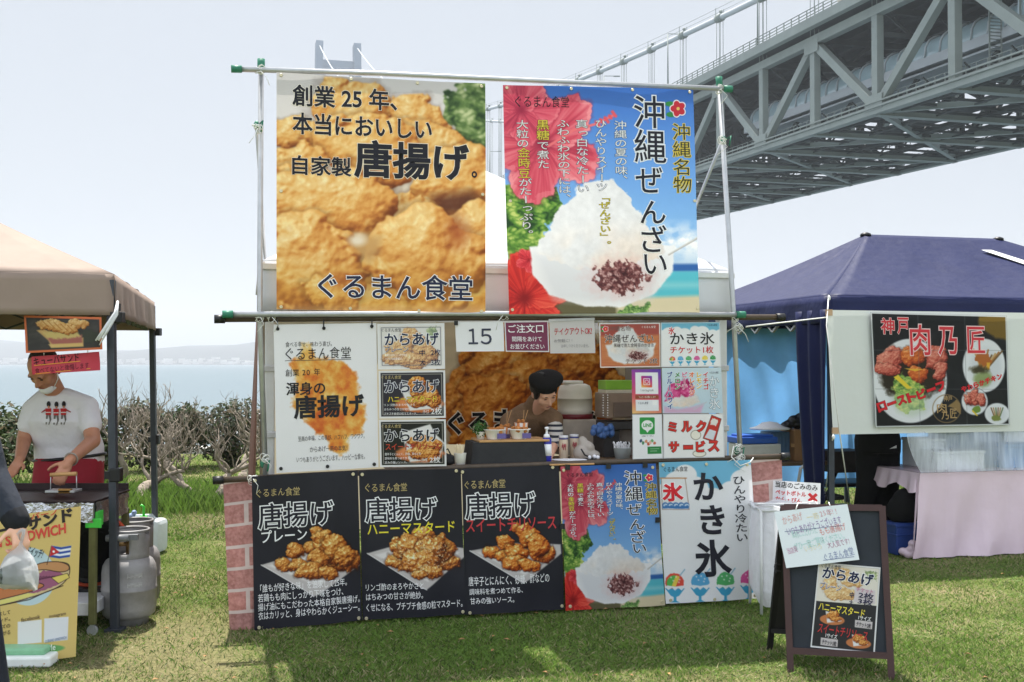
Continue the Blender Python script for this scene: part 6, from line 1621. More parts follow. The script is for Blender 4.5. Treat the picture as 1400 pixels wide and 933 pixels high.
for sx in (-.08, .08): body += [('cap', pel + Vector((sx, 0, -.05)), Vector((pel.x + sx * 1.1, 7.30, .46)), .085, .055), ('cap', Vector((pel.x + sx * 1.1, 7.30, .46)), Vector((pel.x + sx * 1.15, 7.34, .09)), .055, .038), ('cap', Vector((pel.x + sx * 1.15, 7.34, .05)), Vector((pel.x + sx * 1.25, 7.18, .045)), .042, .038)]
body += hand_prims(haL, (.6, -.5, -.5), (.3, -.2, .8), .5, .95) + hand_prims(haR, (-.35, -.5, -.75), (-.7, -.3, .5), .5, .95)
blob_obj('body', body, skin, wo_, .0075, 3); face_bits(wo_, g, R, .8)
brown = mat('brown_knit', (124, 98, 74), .9, var=.10, scale=40, bump=.25, bscale=120)
sh_b = [('loft', [(pel + Vector((0, 0, -.03)), (.165, 0, 0), (0, .115, 0)), (pel.lerp(neck, .3), (.152, 0, 0), (0, .112, 0)), (pel.lerp(neck, .65), (.172, 0, 0), (0, .118, 0)), (neck + Vector((0, .035, -.06)), (.15, 0, 0), (0, .09, 0)), (neck + Vector((0, .02, -.01)), (.07, 0, 0), (0, .065, 0)), (neck + Vector((.008, .0, .035)), (.062, 0, 0), (0, .062, 0))]), ('cap', neck + Vector((0, .0, .0)), neck.lerp(hc, .45) + Vector((-.012, .035, -.01)), .066, .062),
        ('cap', neck + Vector((-.05, .02, -.035)), sL, .075, .066), ('cap', neck + Vector((.05, .02, -.035)), sR, .075, .064), ('cap', sL, sL.lerp(elL, .75), .066, .052), ('cap', sR, sR.lerp(elR, .25), .064, .056)]
blob_obj('knit_top', sh_b, brown, wo_, .009, 5)
def mat_stripes():
    m = bpy.data.materials.new('striped_knit'); m.use_nodes = True; t = m.node_tree; N = t.nodes; K = t.links; p = N['Principled BSDF']; p.inputs['Roughness'].default_value = .9
    co = N.new('ShaderNodeTexCoord'); sx = N.new('ShaderNodeSeparateXYZ'); K.new(co.outputs['Object'], sx.inputs[0])
    a = N.new('ShaderNodeMath'); a.operation = 'MULTIPLY'; a.inputs[1].default_value = 31.0; K.new(sx.outputs[2], a.inputs[0])
    f = N.new('ShaderNodeMath'); f.operation = 'FRACT'; K.new(a.outputs[0], f.inputs[0])
    r = N.new('ShaderNodeValToRGB'); r.color_ramp.interpolation = 'CONSTANT'; r.color_ramp.elements[0].color = rgb(212, 208, 202); r.color_ramp.elements[1].position = .56; r.color_ramp.elements[1].color = rgb(44, 48, 62); K.new(f.outputs[0], r.inputs[0]); K.new(r.outputs[0], p.inputs['Base Color']); return m
strp = mat_stripes()
blob_obj('sleeve', [('cap', sR.lerp(elR, .2), elR, .053, .046), ('cap', elR, elR.lerp(haR, .45), .046, .036)], strp, wo_, .007, 4)
blob_obj('sleeve', [('cap', sL.lerp(elL, .7), elL, .050, .046), ('cap', elL, elL.lerp(haL, .6), .046, .036)], strp, wo_, .007, 4)
blob_obj('trousers', [('cap', pel + Vector((0, 0, -.03)), pel + Vector((0, 0, -.08)), .15, .14)] + [q for sx in (-.08, .08) for q in (('cap', pel + Vector((sx, 0, -.06)), Vector((pel.x + sx * 1.1, 7.30, .46)), .096, .07), ('cap', Vector((pel.x + sx * 1.1, 7.30, .46)), Vector((pel.x + sx * 1.15, 7.34, .10)), .07, .06))], mat('dark_trousers', (40, 42, 50), .9), wo_, .012, 4)
blob_obj('hair', [('ell', g(0, -.03, .035), (.086, .088, .088), R), ('ell', g(.07, .012, .015), (.014, .03, .05), R), ('ell', g(-.07, .012, .015), (.014, .03, .05), R)], hairm, wo_, .006, 3)
felt = mat('black_felt', (24, 24, 26), .95, var=.2, scale=40, bump=.2, bscale=90)
blob_obj('beret', [('ell', g(-.012, -.020, .088), (.112, .110, .042), R @ Matrix.Rotation(.20, 3, 'X') @ Matrix.Rotation(.12, 3, 'Y')), ('ell', g(0, -.014, .062), (.088, .092, .042), R), ('ell', g(.05, -.02, .10), (.06, .07, .032), R), ('cap', g(0, -.02, .12), g(0, -.026, .142), .006, .005)], felt, wo_, .006, 5)
# ================================================================== LEFT: SANDWICH STALL
beige = mat('beige_tent_cloth', (150, 132, 120), .75, var=.06, scale=4, trans=.16, bump=.35, bscale=5)
darkpost = mat('dark_grey_tube', (62, 66, 74), .45, metal=.3, var=.15, scale=20)
C0 = Vector((-2.165, 5.96, 0)); SD = Vector((-.239, .971, 0)); FD = Vector((-.971, -.239, 0)); LT = 2.84; ZT = 1.935
lt = thing('canopy_tent', C0, 'beige pop up canopy tent over the sandwich griddle', 'tent')
cr = [C0, C0 + SD * LT, C0 + SD * LT + FD * LT, C0 + FD * LT]
cz = [c + Vector((0, 0, ZT)) for c in cr]; apex = C0 + (SD + FD) * LT / 2 + Vector((0, 0, 2.66))
w = MB(); rr = random.Random(3)
for i in range(4): w.sheet(roof_rows(cz[i], cz[(i + 1) % 4], apex, 16, .05))
w.build('roof', beige, lt, solid=.002)
w = MB()
for i in range(4):
    a, b = cz[i], cz[(i + 1) % 4]; out = ((a + b) / 2 - apex); out.z = 0; out.normalize(); rows = []
    for k in range(7):
        row = []
        for j in range(61):
            q = j / 60; f = k / 6
            row.append(a.lerp(b, q) + Vector((0, 0, -.225 * f)) + out * (.012 * f + (.010 * math.sin(q * 23 + i) + .008 * math.sin(q * 51 + 2)) * f * (math.sin(q * math.pi) ** .5)))
        rows.append(row)
    w.sheet(rows)
w.build('valance', beige, lt, solid=.002)
for i, c in enumerate(cr):
    top = c + Vector((0, 0, ZT - .03)) + (apex - cz[i]) * .012
    w = MB(); w.beam(c + Vector((.015, .015, 0)), Vector((top.x, top.y, ZT - .03)), .042, .042, bev=.004); po = w.build('post', darkpost, lt)
    w = MB(); w.box(c + Vector((.015, .015, .845)), (.058, .058, .075), None, .006); w.box(c + Vector((-.025, .0, .845)), (.03, .03, .04)); w.build('height_catch', blackpl, po)
    w = MB(); w.box(c + Vector((.015, .015, 1.70)), (.066, .066, .06), None, .006); w.build('corner_joint', blackpl, po)
    w = MB(); w.box(c + Vector((.015, .015, .008)), (.09, .09, .016)); w.build('foot_plate', darkpost, po)
w = MB()
for i in range(4):
    ci = (apex - cz[i]).normalized() * .085; cj = (apex - cz[(i + 1) % 4]).normalized() * .085; a, b = cz[i] + ci + Vector((0, 0, -.12)), cz[(i + 1) % 4] + cj + Vector((0, 0, -.12)); n = 4
    for k in range(n):
        p, q = a.lerp(b, k / n), a.lerp(b, (k + 1) / n); m_ = p.lerp(q, .5)
        w.beam(p + Vector((0, 0, .0)), m_ + Vector((0, 0, -.13)), .022, .014); w.beam(m_ + Vector((0, 0, -.13)), q, .022, .014); w.beam(p + Vector((0, 0, -.13)), m_, .022, .014); w.beam(m_, q + Vector((0, 0, -.13)), .022, .014)
w.build('scissor_truss', darkpost, lt)
w = MB(); w.box(C0 + SD * .02 + Vector((.02, -.01, ZT - .18)), (.03, .03, .04)); w.build('velcro_tab', blackpl, lt)
t = thing('paper_streamer', at(152, 420, 5.9), 'white twisted strip tied to the corner of the beige tent', 'streamer')
w = MB()
for o_ in (0, .02): w.tube([at(161, 412, 5.92), at(158, 428 + o_ * 100, 5.88), at(146, 446, 5.86), at(131 + o_ * 200, 466, 5.86)], [.006, .010, .011, .005], 7)
w.tube([at(161, 412, 5.92), at(160, 430, 5.88), at(148, 450, 5.86), at(136, 472, 5.86)], [.005, .007, .008, .003], 7)
w.build('strip', mat('white_strip', (226, 228, 230), .6, trans=.2), t)
t, sh = banner('food_poster', 'sand', 0, 'orange bordered photo poster of a pressed sandwich, hung under the beige tent', 'poster', 1, .003, place=lambda x, y: at(x, y, 5.90))
t, sh = paper('paper_sign', ((43, 488), (136, 481), (137, 506.5), (44, 512.5)), 0, 'red handwritten sign hiding the forehead of the man at the griddle', 'sign', (208, 70, 86), 2, .004, place=lambda x, y: at(x, y, 5.93))
text(sh, t, 'キューバサンド', (46, 485, 108, 498), (40, 24, 30), .008, jit=.14, rot=-.05); text(sh, t, '食べてないと後悔します', (48, 499, 122, 508), (90, 30, 44), .0, jit=.14, rot=-.05)
w = MB()
for p0, p1 in (((47, 499.5), (110, 493.5)), ((48, 511), (124, 503.5))):
    P = [sh.pos(*sh.uv(np.array(x), np.array(y)), .002) for x, y in (p0, p1, (p1[0], p1[1] + 1), (p0[0], p0[1] + 1))]; w.add(P, [(0, 1, 2, 3)])
w.build('underline', ink((226, 160, 60)), t)
w = MB(); w.tube([at(80, 431, 5.905), at(82, 424, 5.92)], .002, 5); w.tube([at(60, 483, 5.905), at(60, 486, 5.93)], .002, 5); w.tube([at(120, 479, 5.905), at(120, 483, 5.93)], .002, 5); w.build('string', string_m, t)

# griddle cart
foil = mat('crumpled_foil', (190, 192, 194), .25, metal=.9, var=.2, scale=25, bump=.9, bscale=30)
olive = mat('olive_metal', (104, 104, 66), .5, metal=.3, var=.2, scale=12)
sooty = mat('sooty_iron', (46, 34, 34), .45, metal=.4, var=.3, scale=12)
gtape = mat('green_tape', (70, 190, 70), .4, var=.1)
XR, XL = -2.225, -3.05
ct = thing('griddle_cart', ((XR + XL) / 2, 6.1, 0), 'metal griddle cart with foil wrapped edges and olive legs under the beige tent', 'cart')
w = MB(); w.box(((XR + XL) / 2, 6.12, .66), (XR - XL, .52, .09), None, .006); w.build('body', mat('scratched_steel', (150, 150, 150), .35, metal=.7, var=.25, scale=10), ct)
w = MB(); w.box(((XR + XL) / 2, 6.12, .713), (XR - XL + .01, .54, .012), None, .003); w.box(((XR + XL) / 2, 6.38, .735), (XR - XL, .012, .04)); w.build('hot_plate', sooty, ct)
w = MB(); rows = []
for k in range(6):
    rows.append([Vector((XR - (XR - XL) * .55 * j / 30, 5.853 - .012 * rr.random() - .008 * k / 5, .712 - .10 * k / 5 - .01 * rr.random())) for j in range(31)])
w.sheet(rows); rows = []
for k in range(6):
    rows.append([Vector((XR + .006 + .014 * rr.random(), 5.85 + .5 * j / 20, .712 - .12 * k / 5 - .01 * rr.random())) for j in range(21)])
w.sheet(rows); w.build('foil_skirt', foil, ct)
for (x, y) in ((XR - .01, 5.875), (XR - .01, 6.36), (XL + .03, 5.875), (XL + .03, 6.36)):
    w = MB(); w.beam((x, y, .06), (x, y, .615), .036, .036, bev=.003); lg = w.build('leg', olive, ct)
    w = MB(); w.box((x, y, .055), (.02, .03, .04)); w.lathe((x, y, .028), [(.028, -.010), (.028, .010)], 14, R=Matrix.Rotation(math.pi / 2, 3, 'X')); w.build('caster', steel_p, lg)
w = MB(); w.box(((XR + XL) / 2, 6.12, .135), (XR - XL - .03, .46, .07), None, .006); w.build('lower_shelf', mat('white_sheet_metal', (206, 206, 208), .4, var=.1), ct)
w = MB(); w.box((XR + .0, 5.852, .60), (.085, .012, .05), None, .003); w.box((XR + .012, 5.90, .62), (.012, .09, .08), None, .003); w.build('tape', gtape, ct)
w = MB(); w.beam((XR + .02, 6.0, .50), (XR + .18, 6.02, .50), .03, .03); w.tube([(XR + .02, 5.98, .50), (XR + .14, 5.99, .50)], .018, 8); w.build('gas_hose', mat('grey_hose', (110, 112, 114), .5), ct)
pr_ = thing('grill_press', at(88, 660, 6.05), 'steel grill press with a wooden handle standing on the hot plate', 'press')
w = MB()
pa, pb = at(69, 672, 6.02), at(105, 672, 6.02)
w.tube([pa, at(69.5, 649, 6.02)], .003, 6); w.tube([pb, at(104.5, 649, 6.02)], .003, 6); w.box((pa + pb) / 2 + Vector((0, 0, .004)), (.16, .11, .012), None, .002); w.build('frame', steel_p, pr_)
w = MB(); w.tube([at(69, 649.5, 6.02), at(87, 648.5, 6.02), at(105, 648, 6.02)], .011, 10); w.build('handle', wood, pr_)
w = MB(); w.box(at(89, 671.5, 5.98), (.07, .03, .025), None, .004); w.build('brass_block', mat('brass_block', (150, 112, 60), .4, metal=.5, var=.2), pr_)
fn = thing('gas_burner', Vector((-2.36, 6.2, .17)), 'dark coiled gas burner with an orange ring inside the cart', 'burner')
w = MB(); RX = Matrix.Rotation(math.pi / 2, 3, 'X') @ Matrix.Rotation(.5, 3, 'Y')
for k in range(6): w.lathe((-2.36, 6.2, .40), [(.05 + k * .025, -.006), (.062 + k * .025, -.006), (.062 + k * .025, .006), (.05 + k * .025, .006)], 24, R=RX)
w.build('coil', blackpl, fn)
w = MB(); w.tube([Vector((-2.36, 6.2, .40)) + RX @ Vector((.20 * math.cos(a), .20 * math.sin(a), -.02)) for a in np.linspace(0, 6.283, 33)], .012, 8, cap=False); w.build('orange_ring', mat('orange_enamel', (196, 76, 44), .4, var=.1), fn)
w = MB(); w.box((-2.36, 6.22, .18), (.2, .12, .02)); w.beam((-2.36, 6.22, .18), (-2.36, 6.22, .3), .03, .03); w.build('base', blackpl, fn)
# yellow board in front
def cub_place(x, y): return at(x, y, 5.335 + (912 - y) / 215 * .20)
t, sh = banner('sandwich_board', 'cuban', 0, 'yellow sandwich board with a drawn baguette and small flag, leaning on the cart', 'board', 2, .0015, place=cub_place)
text(sh, t, 'クバーノ', (30, 700.5, 78, 709), (204, 80, 60), .02, rot=-.06); text(sh, t, 'キューバサンド', (-52, 711, 99.5, 731), (46, 38, 34), .05, rot=-.10)
text(sh, t, 'CUBAN SANDWICH', (-50, 731, 90, 746), (206, 74, 60), .035, rot=-.08)
text(sh, t, 'サンドイッチ!', (24, 749, 60, 762), (70, 80, 90), .02, rot=.35)
text(sh, t, 'facebook', (29, 844.5, 55, 850), (110, 92, 70), .012, rot=-.05); text(sh, t, 'instagram', (67.5, 840.5, 90, 846), (110, 92, 70), .012, rot=-.05); text(sh, t, 'Follow Me', (40, 884.5, 76, 893), (236, 240, 226), .012, rot=-.06)
text(sh, t, 'CUBANO SANDWICH', (62, 873.5, 91, 877.5), (120, 140, 170), .01, rot=-.06)
for k, s_ in enumerate(('パンをプレスして', '焼いたサンド。', 'ハムとチーズの', 'うまさがひろがる')): text(sh, t, s_, (-30, 840 + k * 9, 14, 846 + k * 9), (90, 74, 54), .01, rot=-.06)
t = thing('plastic_tray', gnd(30, 918), 'low white and pale green plastic tray on the grass under the yellow board', 'tray')
p = gnd(18, 916); w = MB(); w.box(p + Vector((-.08, .12, .028)), (.48, .22, .05), Matrix.Rotation(.05, 3, 'Z'), .01); w.build('tray_body', mat('white_tray', (226, 230, 228), .4, var=.06), t)
w = MB(); w.box(p + Vector((-.10, .15, .068)), (.44, .20, .035), Matrix.Rotation(.03, 3, 'Z'), .012); w.build('green_cover', mat('pale_green_plastic', (150, 206, 168), .3, var=.08, trans=.3), t)
w = MB(); w.box(at(71, 902, 5.36), (.035, .012, .045), Matrix.Rotation(.3, 3, 'Y'), .003); w.build('tape_end', gtape, t)

# gas cylinders
gasm = mat('grey_gas_paint', (138, 136, 136), .5, var=.22, scale=9, bump=.12, metal=.1)
def cylinder(c, label):
    t = thing('gas_cylinder', c, label, 'gas cylinder', 'grey gas cylinders by the tent post')
    w = MB(); w.lathe(c, [(.100, .0), (.104, .0), (.106, .035), (.120, .040), (.140, .060), (.147, .095), (.147, .190), (.1495, .193), (.1495, .201), (.147, .204), (.147, .285), (.142, .325), (.125, .355), (.095, .375), (.05, .385), (.0, .387)], 40)
    w.build('tank', gasm, t)
    w = MB(); seg = 40; hole = lambda a: -2.3 < a < -1.25
    pts = []
    for z in (.355, .395, .445, .497, .520):
        pts.append([c + Vector((.104 * math.cos(a), .104 * math.sin(a), z)) for a in [2 * math.pi * k / seg - math.pi for k in range(seg + 1)]])
    n = len(pts); base = len(w.v); vs = [q for r in pts for q in r]; fs = []
    for i in range(n - 1):
        for k in range(seg):
            a = 2 * math.pi * (k + .5) / seg - math.pi
            if i in (1, 2) and hole(a): continue
            if i == 3 and -.3 < a < .5: continue
            fs.append((i * (seg + 1) + k, i * (seg + 1) + k + 1, (i + 1) * (seg + 1) + k + 1, (i + 1) * (seg + 1) + k))
    w.add(vs, fs, True); w.tube([c + Vector((.104 * math.cos(a), .104 * math.sin(a), .52)) for a in np.linspace(-math.pi, math.pi, 41)], .005, 6, cap=False)
    w.build('collar', gasm, t, solid=.004)
    w = MB(); w.cyl(c + Vector((0, 0, .38)), c + Vector((0, 0, .46)), .02); w.cyl(c + Vector((0, 0, .44)), c + Vector((-.10, -.03, .44)), .012); w.lathe(c + Vector((0, 0, .46)), [(.0, 0), (.03, .004), (.032, .016), (.0, .02)], 14); w.build('valve', mat('dull_brass', (120, 96, 60), .4, metal=.7, var=.3), t)
    return t
g1 = cylinder(Vector((-2.14, 6.16, 0)), 'grey gas cylinder standing right behind the dark tent post, nearer of two')
gs = mat('faded_white_stencil', (190, 190, 190), .6)
w = MB()
for r_ in range(2):
    for k in range(4):
        a = -1.25 + k * .14; c = Vector((-2.14 + .1478 * math.cos(a), 6.16 + .1478 * math.sin(a), .285 - r_ * .05)); tn = Vector((-math.sin(a), math.cos(a), 0))
        for q in range(3): w.beam(c + tn * (q - 1) * .007 + Vector((0, 0, -.012 + .004 * (q % 2))), c + tn * (q - 1) * .007 + Vector((0, 0, .012)), .0016, .003)
        w.beam(c - tn * .009 + Vector((0, 0, .004 * ((k + r_) % 3 - 1))), c + tn * .009 + Vector((0, 0, .004 * ((k + r_) % 3 - 1))), .0016, .003)
w.build('stencil_mark', gs, g1)
cylinder(Vector((-2.235, 6.52, 0)), 'grey gas cylinder half hidden behind the other one, in front of the water jug')
# water jug
jug = mat('milky_plastic', (224, 230, 234), .3, var=.04, trans=.4, bump=.1)
p = gnd(192, 757); t = thing('water_jug', p, 'milky white water container with a green cap on the grass by the rear post', 'water jug')
w = MB(); w.box(p + Vector((0, .06, .13)), (.33, .20, .255), Matrix.Rotation(-.1, 3, 'Z'), .035); w.build('tank', jug, t)
w = MB(); w.tube([p + Vector((-.10, .06, .25)), p + Vector((-.09, .06, .275)), p + Vector((.07, .06, .28)), p + Vector((.09, .06, .25))], .014, 8); w.build('handle', jug, t)
w = MB(); q = p + Vector((.01, .04, .25)); w.lathe(q, [(.026, 0), (.026, .03), (.0, .032)], 14); w.tube([q + Vector((0, 0, .03)), q + Vector((0, 0, .10)), q + Vector((-.02, -.01, .115))], .010, 8); w.build('green_tap', mat('bright_green_plastic', (76, 206, 64), .35, var=.05), t)
t = thing('cloth_rag', p + Vector((-.08, .0, .26)), 'little blue and white rag lying on top of the water container', 'rag')
blob_obj('rag', [('ell', p + Vector((-.07, .0, .285)), (.03, .03, .022)), ('ell', p + Vector((-.05, .0, .31)), (.02, .02, .022)), ('ell', p + Vector((-.10, .0, .275)), (.025, .02, .016))], mat('blue_white_rag', (150, 170, 216), .8, var=.6, scale=70), t, .006, 3)

# ---- the man at the griddle
YM = 6.72
mn = thing('person', Vector((C3(88, 600, YM).x, YM, 0)), 'man in a white printed T-shirt and red apron bending over the griddle', 'person')
pel = Vector((C3(86, 640, YM).x, YM + .08, .84)); neck = C3(72, 535, YM - .06); hc = C3(60, 505, YM - .16)
hp, g, R = head_prims(hc, (-.22, -.62, -.76), (-.08, -.60, .8), 1.06)
sL = C3(45, 560, YM - .02); sR = C3(120, 556, YM - .02); eL = C3(33, 602, YM - .02); hL = C3(27, 628, YM - .24); eR = C3(127, 603, YM - .14); hR = C3(95, 630, YM - .50)
ch = C3(84, 575, YM)
body = hp + [('cap', neck + Vector((0, .05, -.02)), hc + Vector((0, .03, -.03)), .062, .06), ('cap', sL, eL, .055, .045), ('cap', eL, hL, .044, .029), ('cap', sR, eR, .056, .046), ('cap', eR, hR, .045, .030),
        ('loft', [(pel + Vector((0, 0, -.08)), (.17, 0, 0), (0, .12, 0)), (pel + Vector((0, 0, .08)), (.17, 0, 0), (0, .13, 0)), (ch, (.18, 0, 0), (0, .12, 0)), (neck + Vector((.01, .06, -.08)), (.15, 0, 0), (0, .08, 0)), (neck + Vector((0, .05, -.01)), (.06, 0, 0), (0, .06, 0))])]
for sx in (-.09, .09): body += [('cap', pel + Vector((sx, 0, -.06)), Vector((pel.x + sx * 1.15, YM + .02, .46)), .095, .062), ('cap', Vector((pel.x + sx * 1.15, YM + .02, .46)), Vector((pel.x + sx * 1.2, YM + .08, .09)), .062, .042), ('cap', Vector((pel.x + sx * 1.2, YM + .08, .05)), Vector((pel.x + sx * 1.4, YM - .10, .04)), .045, .04)]
body += hand_prims(hR, (-.35, -.35, -.85), (-.85, -.1, .3), .55, 1.05) + hand_prims(hL, (-.2, -.6, -.75), (.9, -.2, -.1), .35, 1.05)
blob_obj('body', body, skin_s, mn, .0075, 3); face_bits(mn, g, R, 1.0)
tee = mat('white_tee', (226, 224, 228), .85, var=.03, scale=12, bump=1.0, bscale=6)
tp = [('loft', [(pel + Vector((.01, 0, .0)), (.205, 0, 0), (0, .145, 0)), (pel + Vector((.005, 0, .10)), (.205, 0, 0), (0, .15, 0)), (ch, (.195, 0, 0), (0, .14, 0)), (neck + Vector((.015, .06, -.09)), (.155, 0, 0), (0, .10, 0)), (neck + Vector((.0, .055, -.025)), (.085, 0, 0), (0, .085, 0))]),
      ('cap', neck + Vector((-.06, .05, -.055)), sL, .075, .066), ('cap', neck + Vector((.06, .05, -.055)), sR, .075, .066), ('cap', sL, sL.lerp(eL, .5), .066, .066), ('cap', sR, sR.lerp(eR, .55), .066, .068)]
shirt = blob_obj('t_shirt', tp, tee, mn, .010, 5)
apr = mat('red_apron', (150, 34, 48), .8, var=.10, scale=10, bump=.3, bscale=14)
blob_obj('apron', [('loft', [(pel + Vector((0, -.01, -.50)), (.20, 0, 0), (0, .15, 0)), (pel + Vector((0, -.01, -.2)), (.212, 0, 0), (0, .158, 0)), (pel + Vector((.01, -.01, -.02)), (.205, 0, 0), (0, .150, 0)), (pel + Vector((.01, -.01, .035)), (.198, 0, 0), (0, .146, 0))])], apr, mn, .011, 4)
w = MB(); w.tube([pel + Vector((.01 + .212 * math.cos(a), .155 * math.sin(a), .03 + .02 * math.cos(a))) for a in np.linspace(0, 6.283, 41)], .010, 7, cap=False); w.build('belt', blackpl, mn)
blob_obj('trousers', [q for sx in (-.09, .09) for q in (('cap', pel + Vector((sx, 0, -.06)), Vector((pel.x + sx * 1.15, YM + .02, .46)), .105, .08), ('cap', Vector((pel.x + sx * 1.15, YM + .02, .46)), Vector((pel.x + sx * 1.2, YM + .08, .11)), .08, .07))], mat('dark_trousers', (40, 42, 50), .9), mn, .013, 4)
blob_obj('hair', [('ell', g(0, -.028, .038), (.086, .088, .088), R), ('ell', g(.07, -.005, .02), (.016, .04, .045), R), ('ell', g(-.07, -.005, .02), (.016, .04, .045), R)], mat('brown_black_hair', (44, 34, 30), .6, var=.4, scale=90), mn, .007, 3)
mask = mat('white_face_mask', (232, 234, 238), .8, var=.03)
blob_obj('face_mask', [('ell', g(0, .062, -.098), (.050, .035, .030), R), ('ell', g(0, .035, -.112), (.05, .04, .02), R)], mask, mn, .006, 4)
w = MB()
for s_ in (-1, 1): w.tube([g(s_ * .05, .06, -.09), g(s_ * .078, .02, -.05), g(s_ * .09, -.005, .015)], .003, 6)
w.build('mask_loop', mask, mn)
w = MB(); hd = (hR - eR).normalized(); hu = hd.orthogonal().normalized(); hv = hd.cross(hu); w.tube([hR - hd * .025 + (hu * math.cos(a) + hv * math.sin(a)) * .036 for a in np.linspace(0, 6.283, 25)], .005, 6, cap=False); w.build('bracelet', mat('bead_bracelet', (170, 160, 150), .4, metal=.4, var=.3), mn)
# the three little guardsmen printed on the shirt, laid on its surface
from mathutils.bvhtree import BVHTree
def on_shirt(x, y, bv, org, o_=.003):
    r = ray(x, y).normalized(); hit = bv.ray_cast(Vector((0, 0, EYE)) - org, r)
    return (hit[0] + org + hit[1] * o_ - r * .001) if hit[0] is not None else None
me = shirt.data; bv = BVHTree.FromPolygons([v.co for v in me.vertices], [tuple(p.vertices) for p in me.polygons]); so = ORG[mn.name]
def decal(pts, m, nm, o_=.005):
    P = [on_shirt(x, y, bv, so, o_) for x, y in pts]
    if any(p is None for p in P): return
    w = MB(); c = sum(P, Vector()) / len(P); w.add([c] + P, [(0, 1 + i, 1 + (i + 1) % len(P)) for i in range(len(P))]); w.build(nm, m, mn)
ell_ = lambda cx, cy, rx, ry: [(cx + rx * math.cos(a), cy + ry * math.sin(a)) for a in np.linspace(0, 6.283, 13)[:-1]]
for k, (cx, cy) in enumerate(((66, 560), (76.5, 560.5), (86.5, 560))):
    decal(ell_(cx + 1, cy - 7, 2.8, 4.2), ink((40, 36, 36)), 'shirt_print'); decal(ell_(cx + 1, cy - 3, 1.5, 1.8), ink((196, 140, 110)), 'shirt_print', .0056)
    decal([(cx - 3.5, cy - 1), (cx + 4.5, cy - 1), (cx + 4, cy + 8), (cx - 3, cy + 8)], ink((196, 48, 48)), 'shirt_print'); decal([(cx - 3, cy + 4), (cx + 4, cy + 4), (cx + 4, cy + 5.2), (cx - 3, cy + 5.2)], ink((236, 236, 230)), 'shirt_print', .0057)
    decal([(cx - 2.6, cy + 8), (cx + .4, cy + 8), (cx - 1.6, cy + 20), (cx - 3.2, cy + 20)], ink((120, 116, 110)), 'shirt_print'); decal([(cx + .8, cy + 8), (cx + 3.6, cy + 8), (cx + 4.4, cy + 14), (cx + 1.6, cy + 21), (cx + .6, cy + 20), (cx + 2.4, cy + 14)], ink((120, 116, 110)), 'shirt_print')
decal([(62, 560), (57, 564), (57.4, 565.2), (63, 562)], ink((160, 60, 56)), 'shirt_print'); decal([(91, 560), (97, 563.5), (96.6, 564.8), (90, 562)], ink((160, 60, 56)), 'shirt_print')

# ---- the passer-by whose arm and bag show at the left edge
YP = 4.15
navy_j = mat('navy_jacket', (34, 40, 52), .8, var=.12, scale=12, bump=.35, bscale=14)
pp = thing('person', Vector((-2.17, YP + .05, 0)), 'passer-by in a dark navy jacket whose arm holds a white bag at the left edge', 'person')
sh_ = Vector((-2.04, YP + .02, 1.24)); el = at(-14, 650, YP - .01); wr = at(24, 714, YP - .06); cx = -2.25
body = [('cap', Vector((cx, YP + .05, 1.36)), Vector((cx, YP + .03, 1.46)), .055, .055), ('cap', sh_, el, .05, .042), ('cap', el, wr, .042, .029), ('cap', Vector((cx - .2, YP + .05, 1.26)), Vector((cx - .26, YP + .06, .98)), .05, .042), ('cap', Vector((cx - .26, YP + .06, .98)), Vector((cx - .22, YP - .1, .74)), .042, .03),
        ('loft', [(Vector((cx, YP + .05, .84)), (.155, 0, 0), (0, .11, 0)), (Vector((cx, YP + .05, 1.06)), (.14, 0, 0), (0, .10, 0)), (Vector((cx, YP + .05, 1.26)), (.17, 0, 0), (0, .105, 0)), (Vector((cx, YP + .05, 1.36)), (.08, 0, 0), (0, .07, 0))])]
hp, g, R = head_prims(Vector((cx, YP + .01, 1.57)), (.5, -.85, -.1), (0, 0, 1)); body += hp
for sx, yy in ((-.09, -.14), (.175, .16)): body += [('cap', Vector((cx + sx * .9, YP + .05, .80)), Vector((cx + sx * 1.05, YP + .05 + yy * .5, .45)), .085, .06), ('cap', Vector((cx + sx * 1.05, YP + .05 + yy * .5, .45)), Vector((cx + sx * 1.15, YP + .06 + yy, .09)), .06, .04), ('cap', Vector((cx + sx * 1.15, YP + .06 + yy, .05)), Vector((cx + sx * 1.3, YP - .10 + yy, .04)), .045, .04)]
body += hand_prims(wr, (.28, -.25, -.92), (-.55, -.8, .1), 1.05, 1.0)
body += hand_prims(Vector((cx - .22, YP - .1, .74)), (0, -.2, -1), (.3, -.9, 0), .5, 1.0)
blob_obj('body', body, skin, pp, .008, 3); face_bits(pp, g, R)
jk = [('cap', sh_, el, .072, .066), ('cap', el, wr.lerp(el, .12), .066, .050), ('cap', Vector((cx - .2, YP + .05, 1.26)), Vector((cx - .26, YP + .06, .98)), .07, .06), ('cap', Vector((cx - .26, YP + .06, .98)), Vector((cx - .225, YP - .08, .77)), .06, .05),
      ('loft', [(Vector((cx, YP + .05, .74)), (.175, 0, 0), (0, .14, 0)), (Vector((cx, YP + .05, 1.05)), (.175, 0, 0), (0, .135, 0)), (Vector((cx, YP + .05, 1.26)), (.19, 0, 0), (0, .135, 0)), (Vector((cx, YP + .05, 1.35)), (.12, 0, 0), (0, .10, 0)), (Vector((cx, YP + .04, 1.43)), (.075, 0, 0), (0, .075, 0))])]
blob_obj('jacket', jk, navy_j, pp, .009, 4)
blob_obj('cuff', [('cap', wr.lerp(el, .16), wr.lerp(el, .04), .051, .049)], mat('black_cuff', (22, 24, 30), .9, var=.1), pp, .006, 3)
